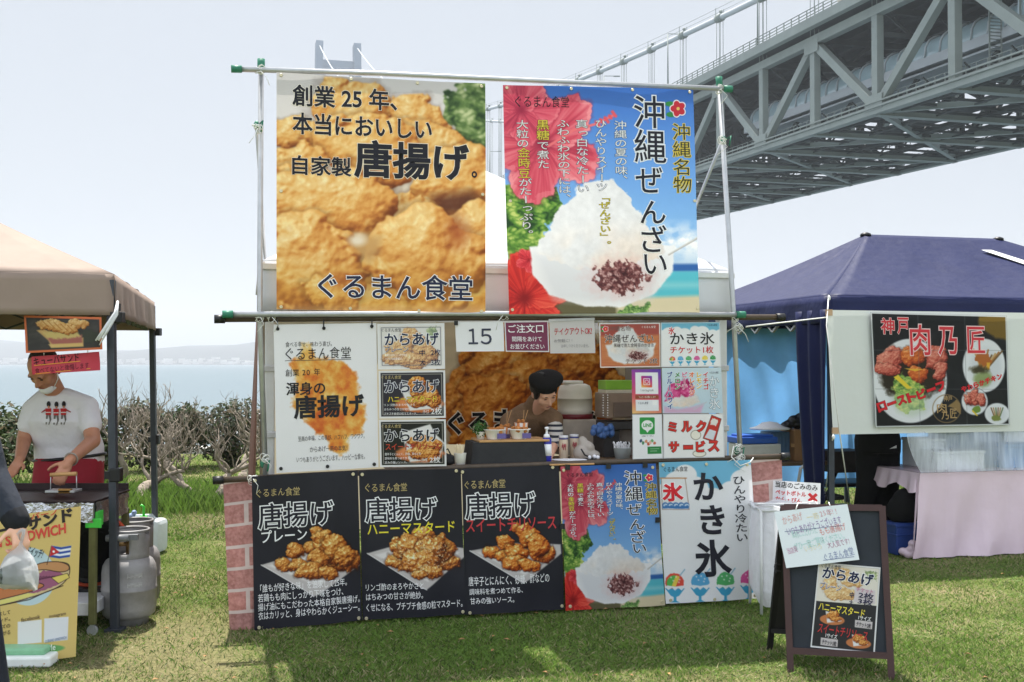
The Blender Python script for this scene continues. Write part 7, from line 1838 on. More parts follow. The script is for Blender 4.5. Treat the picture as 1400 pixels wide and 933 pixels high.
blob_obj('trousers', [q for sx, yy in ((-.09, -.14), (.175, .16)) for q in (('cap', Vector((cx + sx * .9, YP + .05, .80)), Vector((cx + sx * 1.05, YP + .05 + yy * .5, .45)), .10, .078), ('cap', Vector((cx + sx * 1.05, YP + .05 + yy * .5, .45)), Vector((cx + sx * 1.15, YP + .06 + yy, .11)), .078, .066))], mat('dark_denim', (36, 40, 54), .9, var=.15, scale=30), pp, .012, 4)
blob_obj('shoe', [('cap', Vector((cx + .175 * 1.15, YP + .22, .05)), Vector((cx + .175 * 1.3, YP + .07, .042)), .055, .048)], blackpl, pp, .010, 3); blob_obj('shoe', [('cap', Vector((cx - .09 * 1.15, YP - .08, .05)), Vector((cx - .09 * 1.3, YP - .24, .042)), .055, .048)], blackpl, pp, .010, 3)
blob_obj('hair', [('ell', g(0, -.028, .038), (.086, .09, .09), R), ('ell', g(.068, .0, .01), (.018, .04, .05), R), ('ell', g(-.068, .0, .01), (.018, .04, .05), R)], hairm, pp, .008, 3)
# the bag in the hand
bp = at(27, 738, YP - .09); t = thing('plastic_bag', bp, 'white translucent shopping bag of food packs held by the passer-by', 'bag')
bagt = mat('shopping_bag_film', (232, 234, 238), .25, var=.04, trans=.55, alpha=.42, bump=.7, bscale=26, spec=.6)
a_ = lambda x, y, dy=0: at(x, y, YP - .09 + dy)
w = MB(); rows = []; rb = random.Random(8)
for cx_, y_, hw, dp in ((28, 741, 2, .008), (27, 747, 5, .014), (26, 754, 12, .024), (26, 763, 19, .036), (25, 774, 25, .046), (25, 785, 28, .050), (25, 796, 27.5, .046), (26, 803, 25, .034), (26, 806, 20, .012)):
    row = []
    for j in range(29):
        an = 6.2832 * j / 28; ex, ey = math.cos(an), math.sin(an); m_ = (abs(ex) ** 3.2 + abs(ey) ** 3.2) ** (1 / 3.2); k_ = 1 + (rb.uniform(-.09, .09) if 0 < j < 28 else 0)
        row.append(a_(cx_ + ex / m_ * hw * k_, y_ + rb.uniform(-1, 1) + (2.5 if ex > .8 and y_ > 790 else 0), ey / m_ * dp * k_))
    rows.append(row)
w.sheet(rows); w.build('bag_film', bagt, t)
w = MB(); w.box(a_(25, 790), (.125, .07, .05), Matrix.Rotation(.12, 3, 'Y'), .01); w.box(a_(22, 775, .0), (.10, .06, .03), Matrix.Rotation(-.35, 3, 'Y'), .01); w.build('food_pack', mat('dark_food_pack', (88, 96, 94), .5, var=.95, scale=55), t)
w = MB(); w.tube([a_(27, 742), a_(24, 730), a_(31, 724)], .006, 6); w.tube([a_(29, 742), a_(32, 730), a_(33, 724)], .006, 6); w.build('bag_handle', bagt, t)
# ================================================================== RIGHT: ROAST BEEF STALL, CHALKBOARD, BIN
navy = mat('navy_tent_cloth', (24, 31, 70), .55, var=.06, scale=3, trans=.06, bump=.5, bscale=9, spec=.22)
K0 = Vector((2.31, 8.0, 0)); SR = Vector((-.25, .968, 0)); FR = Vector((.968, .25, 0)); LF_, DF_ = 3.9, 3.0; ZN = 1.945
def kp(s, d, z=0.0): return K0 + FR * s + SR * d + Vector((0, 0, z))
def kpx(px, py, d=0.0):
    n = Vector((FR.y, -FR.x, 0)); return on_plane(px, py, K0 + SR * d, n)
bt_ = thing('canopy_tent', K0, 'navy blue tent with two roof peaks over the roast beef stall', 'tent')
nc = [kp(0, 0, ZN), kp(LF_, 0, ZN), kp(LF_, DF_, ZN), kp(0, DF_, ZN)]; P1, P2 = kp(1.26, 1.5, 2.60), kp(2.64, 1.5, 2.60)
def patch(a, b, c, d, n=20, sag=.05, wr=.006, sd=0):
    """a-b lower edge, d-c upper edge"""
    rows = []
    for i in range(n + 1):
        t = i / n; row = []
        for j in range(n + 1):
            q = j / n; p = a.lerp(b, q).lerp(d.lerp(c, q), t); p.z -= math.sin(math.pi * t) * (.03 + (sag - .03) * math.sin(math.pi * q)); p.z += wr * math.sin(math.pi * q) * math.sin(q * 31 + t * 9 + sd) * math.sin(t * 17 + q * 5 + sd) * math.sin(math.pi * t); row.append(p)
        rows.append(row)
    return rows
w = MB()
w.sheet(patch(nc[0], nc[1], P2, P1, 30, .06, .012)); w.sheet(patch(nc[1], nc[2], P2, P2, 16, .05)); w.sheet(patch(nc[2], nc[3], P1, P2, 16, .05)); w.sheet(patch(nc[3], nc[0], P1, P1, 20, .05, .008, 2))
w.build('roof', navy, bt_, solid=.002)
w = MB()
for i in range(4):
    a, b = nc[i], nc[(i + 1) % 4]; w.sheet([[a.lerp(b, j / 40) + Vector((0, 0, -.20 * k / 4)) + (Vector((FR.y, -FR.x, 0)) if i == 0 else -FR if i == 3 else Vector((0, 0, 0))) * (.012 * k / 4 * (1 + math.sin(j * .8 + i))) for j in range(41)] for k in range(5)])
w.build('valance', navy, bt_, solid=.002)
for P in (P1, P2):
    w = MB(); w.lathe(P + Vector((0, 0, -.015)), [(.05, 0), (.045, .02), (.02, .032), (0, .034)], 14); w.build('peak_cap', blackpl, bt_)
for s_, d in ((.03, .03), (LF_ - .03, .03), (LF_ - .03, DF_ - .03), (.03, DF_ - .03), (LF_ / 2, DF_ - .03)):
    w = MB(); w.beam(kp(s_, d), kp(s_, d, ZN - .02), .04, .04); w.build('post', darkpost, bt_)
w = MB()
for a, b in ((kp(0, .03, 0), kp(LF_, .03, 0)), (kp(.03, 0, 0), kp(.03, DF_, 0))):
    for k in range(5):
        p, q = a.lerp(b, k / 5), a.lerp(b, (k + 1) / 5); m_ = p.lerp(q, .5); z0, z1 = Vector((0, 0, ZN - .06)), Vector((0, 0, ZN - .24))
        w.beam(p + z0, m_ + z1, .022, .014); w.beam(m_ + z1, q + z0, .022, .014); w.beam(p + z1, m_ + z0, .022, .014); w.beam(m_ + z0, q + z1, .022, .014)
w.build('scissor_truss', mat('white_truss', (176, 178, 182), .4, metal=.4), bt_)
w = MB(); rows = []
for k in range(22):
    f = k / 21; row = []
    for j in range(25):
        q = j / 24; d = .02 + .46 * q * (1 - .40 * f ** 2) + .02 * f; row.append(kp(-.005 - .02 * math.sin(q * 16 + f * 2) * (1 - .3 * f), d, ZN - .10 - 1.62 * f))
    rows.append(row)
w.sheet(rows); w.build('side_curtain', navy, bt_, solid=.002)
t = thing('paper_label', P2 + Vector((.2, -.3, -.2)), 'white tape strip stuck on the navy roof near its right peak', 'label')
def on_roof(s_, f): 
    q = s_ / LF_; p = nc[0].lerp(nc[1], q).lerp(P1.lerp(P2, q), f); p.z -= math.sin(math.pi * f) * (.03 + .03 * math.sin(math.pi * q)) - .022; return p
w = MB(); w.add([on_roof(2.52, .80), on_roof(2.74, .80), on_roof(2.94, .56), on_roof(2.74, .56)], [(0, 1, 2, 3)]); w.build('tape', whitep, t)
# tarp at the back, things on the table in front of it
tarpm = mat('blue_tarp', (112, 168, 222), .4, var=.10, scale=4, trans=.5, bump=.35, bscale=8)
t = thing('blue_tarp', kp(0, DF_ - .1), 'light blue plastic tarp hung across the back of the navy tent', 'tarp')
w = MB(); rows = []
for k in range(26):
    f = k / 25; rows.append([kp(-.1 + 3.9 * j / 90, DF_ - .12 + .035 * math.sin(j * .35 + f * 6) * (.3 + f) + .02 * math.sin(j * .9 - f * 9), 1.80 - 1.62 * f) for j in range(91)])
w.sheet(rows); w.build('sheet', tarpm, t)
w = MB(); w.sheet([[kp(-.03, DF_ - .15 - 2.0 * j / 20, 1.74 - .06 * math.sin(j / 20 * 3.1) - 1.2 * k / 10 * (1 - j / 20 * .2)) + FR * .03 * math.sin(j * .7 + k * .5) for j in range(21)] for k in range(11)])
tb = thing('folding_table', kp(.3, 1.35), 'folding table with black legs inside the navy tent by the tarp', 'table')
def kz(px, Y, z): p = at(px, 500, Y); p.z = z; return p
YT = 9.35; ZTT = .625
c = kz(1075, YT + .1, ZTT - .015); RF = Matrix.Rotation(math.atan2(FR.y, FR.x), 3, 'Z')
w = MB(); w.box(c, (1.05, .55, .03), RF, .004); w.build('table_top', mat('brown_table_top', (96, 78, 62), .5, var=.15), tb)
for s_ in (-.42, .40):
    for d in (-.2, .2):
        q = c + FR * s_ + SR * d; w = MB(); w.tube([q, q + FR * (.3 if s_ < 0 else -.3) + Vector((0, 0, -(ZTT - .02)))], .014, 8); w.build('leg', blackpl, tb)
w = MB(); w.beam(c + FR * -.42 + Vector((0, 0, -.28)), c + FR * .42 + Vector((0, 0, -.30)), .03, .03); w.build('crossbar', blackpl, tb)
bxw = mat('pale_box_plastic', (190, 190, 186), .5, var=.06); bxb = mat('blue_lid_plastic', (36, 84, 170), .4, var=.08)
t = thing('cool_box', kz(1030, YT - .05, ZTT), 'pale cool box with a blue lid on the left end of the table', 'cool box')
q = kz(1031, YT - .05, ZTT + .075); w = MB(); w.box(q, (.36, .26, .15), RF, .01); w.build('box', bxw, t); w = MB(); w.box(q + Vector((-.02, 0, .105)), (.34, .27, .055), RF, .008); w.box(q + Vector((-.02, 0, .142)), (.28, .22, .02), RF, .006); w.build('lid', bxb, t)
t = thing('striped_tub', kz(1061, YT + .12, ZTT), 'blue grey ribbed tub under a white lid beside the cardboard box', 'tub')
q = kz(1061, YT + .12, ZTT + .12); w = MB(); w.box(q, (.20, .22, .24), RF, .01)
for k in range(7): w.box(q + FR * (-.085 + k * .028) - SR * .112 * 1.0, (.010, .006, .22), RF)
w.build('tub', mat('blue_grey_tub', (86, 116, 150), .5, var=.1), t); w = MB(); w.lathe(kz(1052, YT + .02, ZTT + .26), [(.0, 0), (.15, .0), (.16, .012), (.10, .03), (.06, .06), (0, .07)], 24, 1.1, .8); w.build('lid', whpl, t)
t = thing('cardboard_box', kz(1092, YT + .1, ZTT), 'brown cardboard box on the table beside the navy curtain', 'box')
q = kz(1093, YT + .1, ZTT + .13); w = MB(); w.box(q, (.24, .25, .26), RF, .003); w.build('carton', mat('cardboard', (150, 112, 76), .8, var=.08, scale=6), t); w = MB(); w.box(q + Vector((0, -.126, .0)) , (.24, .004, .03), RF); w.build('tape', mat('brown_tape', (166, 128, 86), .4), t)
t = thing('black_bag', kz(1092, YT + .1, ZTT + .26), 'black crumpled bag lying on top of the cardboard box', 'bag')
blob_obj('bag_body', [('ell', kz(1090 + dx, YT + .08, ZTT + .33 + dz), (.05, .05, .04)) for dx, dz in ((-12, -.03), (-5, .01), (4, .03), (12, .0), (0, -.03), (12, -.03), (-16, -.045))], mat('black_bag_film', (26, 27, 32), .35, bump=.6, bscale=30), t, .008, 2)
chn = thing('folding_chair', kz(1098, 8.95, 0), 'chrome tube folding chair with a dark seat behind the navy curtain', 'chair')
w = MB(); q = kz(1094, 8.9, .38); w.tube([kz(1091, 8.9, .0), kz(1091, 8.9, .50), kz(1094, 8.9, .60), kz(1102, 8.9, .64), kz(1112, 8.95, .64)], .014, 8); w.tube([kz(1130, 9.0, 0), kz(1100, 9.2, .5)], .014, 8); w.build('frame', steel_p, chn)
w = MB(); w.box(kz(1112, 9.05, .36), (.36, .34, .04), RF, .012); w.build('seat', blackcl, chn)
for px, Y in ((1124, 8.95), (1080, 9.2)): w = MB(); w.tube([kz(px, Y, 0), kz(px, Y, .36)], .012, 8); w.build('leg', blackpl, chn)
bk = thing('shelf_stack', kz(1150, 9.3, 0), 'dark boxes stacked under the white roast beef banner', 'boxes')
for k, (px, z, sz) in enumerate(((1142, .12, (.34, .3, .22)), (1150, .62, (.34, .3, .18)), (1150, .43, (.5, .4, .03)))): w = MB(); w.box(kz(px, 9.4, z), sz, RF, .006); w.build('crate', [mat('dark_blue_crate', (44, 58, 96), .5, var=.15), mat('dark_crate', (60, 52, 48), .6, var=.2), blackpl][k], bk)
# white banner and its poster
t, sh = paper('white_banner', ((1130, 424), (1440, 428.5), (1440, 589), (1139.5, 594.5)), 0, 'wide off white banner sheet tied across the front of the navy tent', 'banner', (226, 230, 226), 3, .004, place=lambda x, y: kpx(x, y, -.06), m=mat_print('white_sheet_print', .14))
kraft = mat('brown_tape_tab', (176, 146, 116), .6, var=.1)
w = MB()
for x, y in ((1133.5, 427.5), (1142, 589)): P = kpx(x, y, -.07); w.box(P, (.05, .012, .045), RF)
w.build('corner_tab', kraft, t)
t, sh = banner('food_poster', 'niku', 0, 'black poster of roast beef plates with red lettering, on the white banner', 'poster', 2, .003, place=lambda x, y: kpx(x, y, -.085))
RD = (206, 56, 66)
for s_, b, bo in (('神', (1204, 435, 1222, 457), .02), ('戸', (1226, 434.5, 1241, 457), .02), ('肉', (1243, 444, 1270, 486), .012), ('乃', (1281, 447, 1307, 486), .012), ('匠', (1321, 447, 1345, 483), .008)): text(sh, t, s_, b, RD, bo, ((236, 206, 206), .03))
for i, ch_ in enumerate('ローストビーフ'):
    x = 1205 + i * 13.2; y = 556 - i * 4.3 - (1.5 if i > 4 else 0); hb = 2 if ch_ == 'ー' else 6.5; text(sh, t, ch_, (x - 6, y - hb, x + 6.5, y + hb), (206, 34, 44), .055, ((110, 20, 26), .02), rot=-.3)
for i, ch_ in enumerate('やわらかチキン'):
    x = 1316 + i * 8.3; y = 532 - i * 2.8; text(sh, t, ch_, (x - 3.8, y - 4, x + 3.8, y + 4), (206, 34, 44), .05, rot=-.3)
for s_, b in (('神戸', (1288, 541, 1300, 549)), ('肉', (1279, 551, 1292, 565)), ('乃', (1285, 563, 1295, 574)), ('匠', (1297, 559, 1306, 572))): text(sh, t, s_, b, (176, 146, 100), .01)
# pink table
pinkm = mat('pink_vinyl', (220, 198, 209), .35, var=.03, scale=3, trans=.15, bump=.6, bscale=4, spec=.5)
pt = thing('market_table', kp(.8, .3), 'long table draped in a pale pink vinyl cloth under the white banner', 'table')
ZP = .635; s0, s1 = .74, 3.6
w = MB(); rows = []
for k in range(26):
    f = k / 25; row = []
    for j in range(121):
        q = j / 120; s_ = s0 - .10 * f * (1 - q) ** 6 + (s1 - s0) * q
        fold = .020 * math.sin(q * 60 + 3 * f) * f + .03 * f * abs(math.sin(q * 13 + f * 2.2)) ** 3 + .012 * math.sin(q * 140 + 6) * f * max(0, 1 - q * 3)
        row.append(kp(s_, -.02 - fold - .03 * f, ZP - (ZP - .012) * f))
    rows.append(row)
w.sheet(rows)
w.sheet([[kp(s0 - (.10 if j < 2 else .05) * k / 20 + .012 * math.sin(j * 1.1) * k / 20, -.02 - .05 * k / 20 * (1 - j / 30) + .66 * j / 30, ZP - (.12 + .03 * math.sin(j * .4)) * k / 20 if j > 1 else ZP - (ZP - .03) * k / 20) for j in range(31)] for k in range(21)])
w.sheet([[kp(s0 + (s1 - s0) * j / 40, -.02 + .66 * k / 6, ZP + .002) for j in range(41)] for k in range(7)])
w.build('tablecloth', pinkm, pt)
w = MB(); w.box(kp((s0 + s1) / 2, .31, ZP - .03), (s1 - s0 - .02, .6, .03), RF); w.build('table_top', mat('brown_table_top', (96, 78, 62), .5), pt)
for s_ in (s0 + .12, s1 - .12):
    for d in (.08, .56): w = MB(); w.cyl(kp(s_, d, 0), kp(s_, d, ZP - .045), .015, 8); w.build('leg', blackpl, pt)
foam = mat('white_foam_box', (226, 230, 232), .7, var=.04)
for k, (px, d, wd, hh, m_, lb) in enumerate(((1300, .22, .42, .12, foam, 'white foam box on the pink table, nearest its left end'), (1262, .45, .22, .20, foam, 'upright pale box behind the foam box on the pink table'), (1318, .5, .5, .26, mat('grey_blue_box', (140, 160, 184), .5, var=.1), 'grey blue box at the back of the pink table'), (1385, .24, .36, .16, mat('blue_cool_pack', (92, 146, 200), .5, var=.12), 'light blue box at the right on the pink table'), (1392, .5, .46, .27, foam, 'tall white foam box behind the light blue box'))):
    P = kpx(px, 600, d); P.z = ZP; t = thing('storage_box', P, lb, 'box', 'boxes on the pink table'); w = MB(); w.box(P + Vector((0, 0, hh / 2 + .002)), (wd, .24, hh), RF, .008); w.build('box', m_, t); w = MB(); w.box(P + Vector((0, 0, hh + .014)), (wd + .012, .252, .024), RF, .005); w.build('lid', m_, t)
film = bpy.data.materials.new('clear_plastic_film'); film.use_nodes = True
_n = film.node_tree.nodes; _l = film.node_tree.links; _p = _n['Principled BSDF']; _p.inputs['Base Color'].default_value = rgb(214, 222, 232); _p.inputs['Roughness'].default_value = .25
_w = _n.new('ShaderNodeTexNoise'); _w.inputs['Scale'].default_value = 5; _w.inputs['Detail'].default_value = 5; _c = _n.new('ShaderNodeTexCoord'); _m = _n.new('ShaderNodeMapping'); _m.inputs['Rotation'].default_value = (0, -.75, 0); _m.inputs['Scale'].default_value = (6, 1, .7); _l.new(_c.outputs['Object'], _m.inputs[0]); _l.new(_m.outputs[0], _w.inputs['Vector'])
_r = _n.new('ShaderNodeValToRGB'); _r.color_ramp.elements[0].position = .35; _r.color_ramp.elements[0].color = (.30, .30, .30, 1); _r.color_ramp.elements[1].position = .75; _r.color_ramp.elements[1].color = (.62, .62, .62, 1); _l.new(_w.outputs['Fac'], _r.inputs[0]); _l.new(_r.outputs[0], _p.inputs['Alpha'])
t = thing('plastic_film', kp(.7, -.03), 'clear plastic film sheet hanging from the white banner down to the pink table', 'film')
w = MB(); rows = []
for k in range(13):
    f = k / 12; rows.append([kp(.60 + .12 * f ** 2 * (1 - j / 60) + 2.9 * j / 60, -.045 - .02 * math.sin(j * .6) * math.sin(math.pi * f) - .012 * f, 1.02 - (1.02 - ZP - .006) * f) for j in range(61)])
w.sheet(rows); w.build('film', film, t)
# helper behind the banner
bkp = thing('person', kz(1195, 8.75, 0), 'person in black trousers behind the white banner, only the legs showing', 'person')
pc = kz(1199, 8.78, .90); body = [('loft', [(pc + Vector((0, 0, -.05)), (.15, 0, 0), (0, .11, 0)), (pc + Vector((0, .0, .2)), (.14, 0, 0), (0, .10, 0)), (pc + Vector((0, .0, .42)), (.18, 0, 0), (0, .11, 0)), (pc + Vector((0, 0, .52)), (.07, 0, 0), (0, .06, 0))]), ('cap', pc + Vector((0, 0, .5)), pc + Vector((0, -.02, .6)), .055, .055)]
hp, g, R = head_prims(pc + Vector((0, -.02, .70)), (-.2, -1, -.1), (0, 0, 1)); body += hp
for s_ in (-1, 1):
    body += [('cap', pc + Vector((s_ * .2, 0, .42)), pc + Vector((s_ * .25, .03, .14)), .05, .042), ('cap', pc + Vector((s_ * .25, .03, .14)), pc + Vector((s_ * .2, -.14, .24)), .042, .03)] + hand_prims(pc + Vector((s_ * .2, -.14, .24)), (-s_ * .4, -.8, .2), (0, 0, 1), .5)
    body += [('cap', pc + Vector((s_ * .085, 0, -.08)), kz(1199, 8.76, .48) + Vector((s_ * .085, 0, 0)), .085, .06), ('cap', kz(1199, 8.76, .48) + Vector((s_ * .085, 0, 0)), kz(1196, 8.8, .09) + Vector((s_ * .09, 0, 0)), .06, .04), ('cap', kz(1196, 8.8, .05) + Vector((s_ * .09, 0, 0)), kz(1194, 8.62, .045) + Vector((s_ * .10, 0, 0)), .045, .04)]
blob_obj('body', body, skin, bkp, .011, 3); face_bits(bkp, g, R); blob_obj('hair', [('ell', g(0, -.028, .038), (.086, .09, .09), R)], hairm, bkp, .01, 3)
blk = mat('black_trouser_cloth', (15, 15, 17), .9, var=.2, scale=20, bump=.2)
blob_obj('shirt', [('loft', [(pc + Vector((0, 0, .0)), (.16, 0, 0), (0, .125, 0)), (pc + Vector((0, 0, .2)), (.16, 0, 0), (0, .12, 0)), (pc + Vector((0, 0, .42)), (.205, 0, 0), (0, .13, 0)), (pc + Vector((0, 0, .51)), (.10, 0, 0), (0, .08, 0))])] + [('cap', pc + Vector((s_ * .2, 0, .42)), pc + Vector((s_ * .25, .03, .2)), .066, .058) for s_ in (-1, 1)], blk, bkp, .012, 4)
tr_ = [('loft', [(pc + Vector((0, 0, -.16)), (.175, 0, 0), (0, .14, 0)), (pc + Vector((0, 0, -.06)), (.178, 0, 0), (0, .145, 0)), (pc + Vector((0, 0, .02)), (.160, 0, 0), (0, .13, 0))])]
for s_ in (-1, 1): tr_ += [('cap', pc + Vector((s_ * .085, 0, -.10)), kz(1199, 8.76, .48) + Vector((s_ * .082, 0, 0)), .095, .088), ('cap', kz(1199, 8.76, .48) + Vector((s_ * .082, 0, 0)), kz(1190, 8.8, .10) + Vector((s_ * .085, 0, 0)), .088, .085)]
blob_obj('trousers', tr_, blk, bkp, .012, 4)
w = MB(); P = kz(1221, 8.58, .795); w.prism([P + Vector((-.03, 0, -.012)), P + Vector((.03, .02, .014)), P + Vector((.03, .02, -.008))], (0, .004, 0)); w.build('pocket_slip', whitep, bkp)
t = thing('black_bag', kz(1238, 8.38, .25), 'rounded black cloth bag resting on the blue crate beside the pink table', 'bag')
blob_obj('bag_body', [('ell', kz(1238, 8.36, .385), (.115, .10, .12)), ('ell', kz(1232, 8.38, .33), (.12, .10, .11)), ('ell', kz(1240, 8.40, .30), (.10, .09, .07)), ('ell', kz(1226, 8.42, .36), (.07, .07, .08))], blk, t, .012, 4)
w = MB(); w.tube([kz(1230, 8.36, .45), kz(1236, 8.36, .49), kz(1243, 8.36, .45)], .010, 6); w.build('handle', blk, t)
t = thing('blue_crate', gnd(1233, 757), 'small dark blue plastic crate on the grass by the pink table', 'crate')
q = kz(1234, 8.40, .125); w = MB(); w.box(q, (.25, .18, .24), RF, .008)
w.box(q + Vector((0, 0, .10)), (.265, .195, .02), RF, .004); w.box(q + Vector((0, 0, .03)), (.262, .192, .014), RF, .004); w.build('crate', mat('crate_blue', (40, 66, 130), .4, var=.1), t)
w = MB()
for k in range(4): w.box(q + Vector((-.07 + k * .045, -.093, -.045)), (.016, .008, .03), RF)
w.build('slot', blackpl, t)
t = thing('cloth_knot', gnd(1250, 764), 'crumpled end of pink vinyl bunched on the grass at the table corner', 'cloth')
blob_obj('bunch', [('ell', gnd(1244 + dx, 764) + Vector((0, dy, z)), (.035, .03, .03)) for dx, dy, z in ((-8, .02, .05), (-2, 0, .03), (2, .0, .07), (6, -.02, .03), (4, .0, .11))], pinkm, t, .008, 2)
# guy ropes
for i, (pts, lb) in enumerate((((kp(-.01, -.02, ZN), kpx(1130, 445, -.12), kpx(1149, 600, -.45), gnd(1166, 715)), 'white guy rope from the tent corner to the grass behind the chalkboard'), ((kpx(1139, 594, -.08), gnd(1122, 720)), 'slack white rope from the lower corner of the white banner'), ((kp(-.02, -.02, ZN - .16), wp(1020, 447, -.02)), 'string stretched from the navy tent to the banner frame'))):
    t = thing('guy_rope', pts[0], lb, 'rope'); w = MB(); w.tube(pts, .0045, 6); w.ball(pts[0] + Vector((0, -.01, -.02)), (.012, .01, .018), 8, 6); w.build('rope', string_m, t)
    if i < 2: w = MB(); w.tube([pts[-1] + Vector((0, 0, .05)), pts[-1] + Vector((0, 0, -.02))], .006, 6); w.build('peg', steel_p, t)

# ---- chalkboard
frm = mat('dark_brown_frame', (62, 38, 36), .5, var=.15, scale=10)
slate = mat('chalk_slate', (36, 42, 50), .75, var=.18, scale=5)
TL, TR = at(1072, 691, 5.33), at(1206, 692, 5.20); BL, BR = gnd(1081, 919), gnd(1219, 930)
ab = thing('chalkboard', (BL + BR) / 2, 'dark brown A-frame chalkboard standing on the grass in the right foreground', 'chalkboard')
bn = (TR - TL).cross(BL - TL).normalized(); bn = bn if bn.y < 0 else -bn
up = (TL - BL).normalized(); bt2 = .145
def bpt(u, v, o=0): return TL.lerp(TR, u).lerp(BL.lerp(BR, u), v) + bn * o
w = MB()
w.beam(bpt(0, 0), bpt(0, 1), .030, .026, up=bn); w.beam(bpt(1, 0), bpt(1, 1), .030, .026, up=bn); w.beam(bpt(0, .012), bpt(1, .012), .030, .0265, up=bn); w.beam(bpt(0, .875), bpt(1, .865), .030, .0255, up=bn)
w.build('frame', frm, ab)
w = MB(); P = [bpt(.01, .02, -.002), bpt(.99, .02, -.002), bpt(.99, .86, -.002), bpt(.01, .87, -.002)]; w.prism(P, -bn * .006); w.build('slate', slate, ab)
bk2 = MB(); off = Vector((-.01, .40, 0))
for u in (0.01, .99): bk2.beam(bpt(u, .01) + Vector((0, .03, 0)), bpt(u, 1) + off, .026, .022)
bk2.beam(bpt(0, .86) + off * .85, bpt(1, .86) + off * .85, .026, .022); P = [bpt(.01, .03) + Vector((0, .045, 0)), bpt(.99, .03) + Vector((0, .045, 0)), bpt(.99, .86) + off * .85, bpt(.01, .86) + off * .85]; bk2.prism(P, Vector((0, .006, 0)))
bk2.build('rear_frame', mat('black_frame', (28, 26, 26), .6), ab)
w = MB(); q = at(1062, 775, 5.42); w.tube([q + Vector((.02, 0, .01)), q + Vector((-.01, 0, .012)), q + Vector((-.012, 0, -.004))], .003, 6); w.tube([q + Vector((.02, 0, -.022)), q + Vector((-.004, 0, -.022)), q + Vector((-.006, 0, -.036))], .003, 6); w.beam(q + Vector((.0, 0, .02)), q + Vector((.0, 0, -.03)), .005, .004); w.build('latch', blackpl, ab)
pb = lambda x, y, o=.02: on_plane(x, y, TL + bn * o, bn)
t, sh = paper('whiteboard', ((1058.5, 700), (1158.5, 689.5), (1175, 765.5), (1075, 777)), 0, 'small tilted whiteboard with handwritten thanks, hung on the chalkboard', 'whiteboard', (224, 232, 236), 4, .0, place=lambda x, y: pb(x, y, .036), m=mat_print('whiteboard_gloss', .0, .25))
w = MB(); w.prism([Vector(sh.pos(np.array(u), np.array(v), -.001)) for u, v in ((.002, .002), (.998, .002), (.998, .998), (.002, .998))], -Vector(sh.n) * .010); w.build('backing', whpl, t)
r_ = -.115
for s_, b, c in (('からあげ', (1069, 703, 1098, 715), (206, 120, 110)), ('一筋', (1103, 702, 1120, 711), (226, 206, 150)), ('25年!!', (1121, 696, 1144, 706), (196, 110, 120)), ('いつもありがとうございます', (1074, 712, 1152, 725), (106, 70, 140)), ('素材にこだわった', (1082, 723, 1118, 734), (140, 196, 186)), ('もも唐揚げ', (1120, 718, 1157, 729), (200, 84, 76)), ('ぜひ一度ご賞味ください。', (1084, 734, 1156, 746), (140, 200, 190)), ('当店発', (1076, 748, 1091, 757), (170, 80, 130)), ('いろいろ', (1100, 745, 1124, 753), (230, 214, 160)), ('大人気です!', (1131, 738, 1162, 748), (150, 70, 110)), ('ぐるまん食堂', (1126, 752, 1168, 764), (80, 96, 150))):
    c = tuple(int(q * .62 + 224 * .38) for q in c); text(sh, t, s_, b, c, .0, jit=.16, rot=r_, off=.0015)
w = MB()
for p0, p1 in (((1073, 727), (1152, 718.5)), ((1126, 766), (1168, 761))):
    P = [sh.pos(*sh.uv(np.array(x), np.array(y)), .0015) for x, y in (p0, p1, (p1[0], p1[1] + .7), (p0[0], p0[1] + .7))]; w.add(P, [(0, 1, 2, 3)])
w.build('underline', ink((100, 110, 150)), t)
w = MB(); 
for x, y, x2, y2 in ((1088, 697, 1091, 688), (1135, 692, 1133, 687)): w.tube([pb(x, y, .04), pb(x2, y2, .02)], .0025, 6)
w.build('string', string_m, t)
t, sh = banner('food_poster', 'board', 0, 'long menu poster for fried chicken pinned at a tilt on the chalkboard', 'poster', 5, .001, place=lambda x, y: pb(x, y, .004))
tl = .085
text(sh, t, 'ぐるまん食堂', (1123, 771.5, 1150, 778), (70, 70, 80), .0, rot=tl); text(sh, t, 'からあげ', (1124, 780, 1195, 797), NAVY, .03, (WH, .04), rot=tl); text(sh, t, 'プレーン', (1121, 798, 1151, 807), (110, 112, 134), .02, (WH, .04), rot=tl)
for s_, b in (('中', (1162, 810, 1168, 818)), ('2枚', (1174, 811, 1195, 820)), ('大', (1161, 821, 1167, 828)), ('3枚', (1173, 819.5, 1194, 828))): text(sh, t, s_, b, (50, 50, 76), .02, rot=tl)
text(sh, t, 'チケット', (1171, 805, 1194, 811), (190, 120, 150), .01, rot=tl)
text(sh, t, 'ハニーマスタード', (1119, 828.5, 1183, 840), (238, 220, 80), .012, rot=tl); text(sh, t, '1サイズ', (1174, 843, 1191, 849), WH, .01, rot=tl); text(sh, t, 'チケット2枚', (1171, 851.5, 1191, 858.5), (40, 40, 50), .015, rot=tl)
text(sh, t, 'スイートチリソース', (1118, 858, 1187, 871), (196, 56, 56), .012, rot=tl); text(sh, t, '1サイズ', (1129, 867, 1145, 873), WH, .01, rot=tl); text(sh, t, 'チケット2枚', (1124, 875.5, 1144, 882.5), (40, 40, 50), .015, rot=tl)

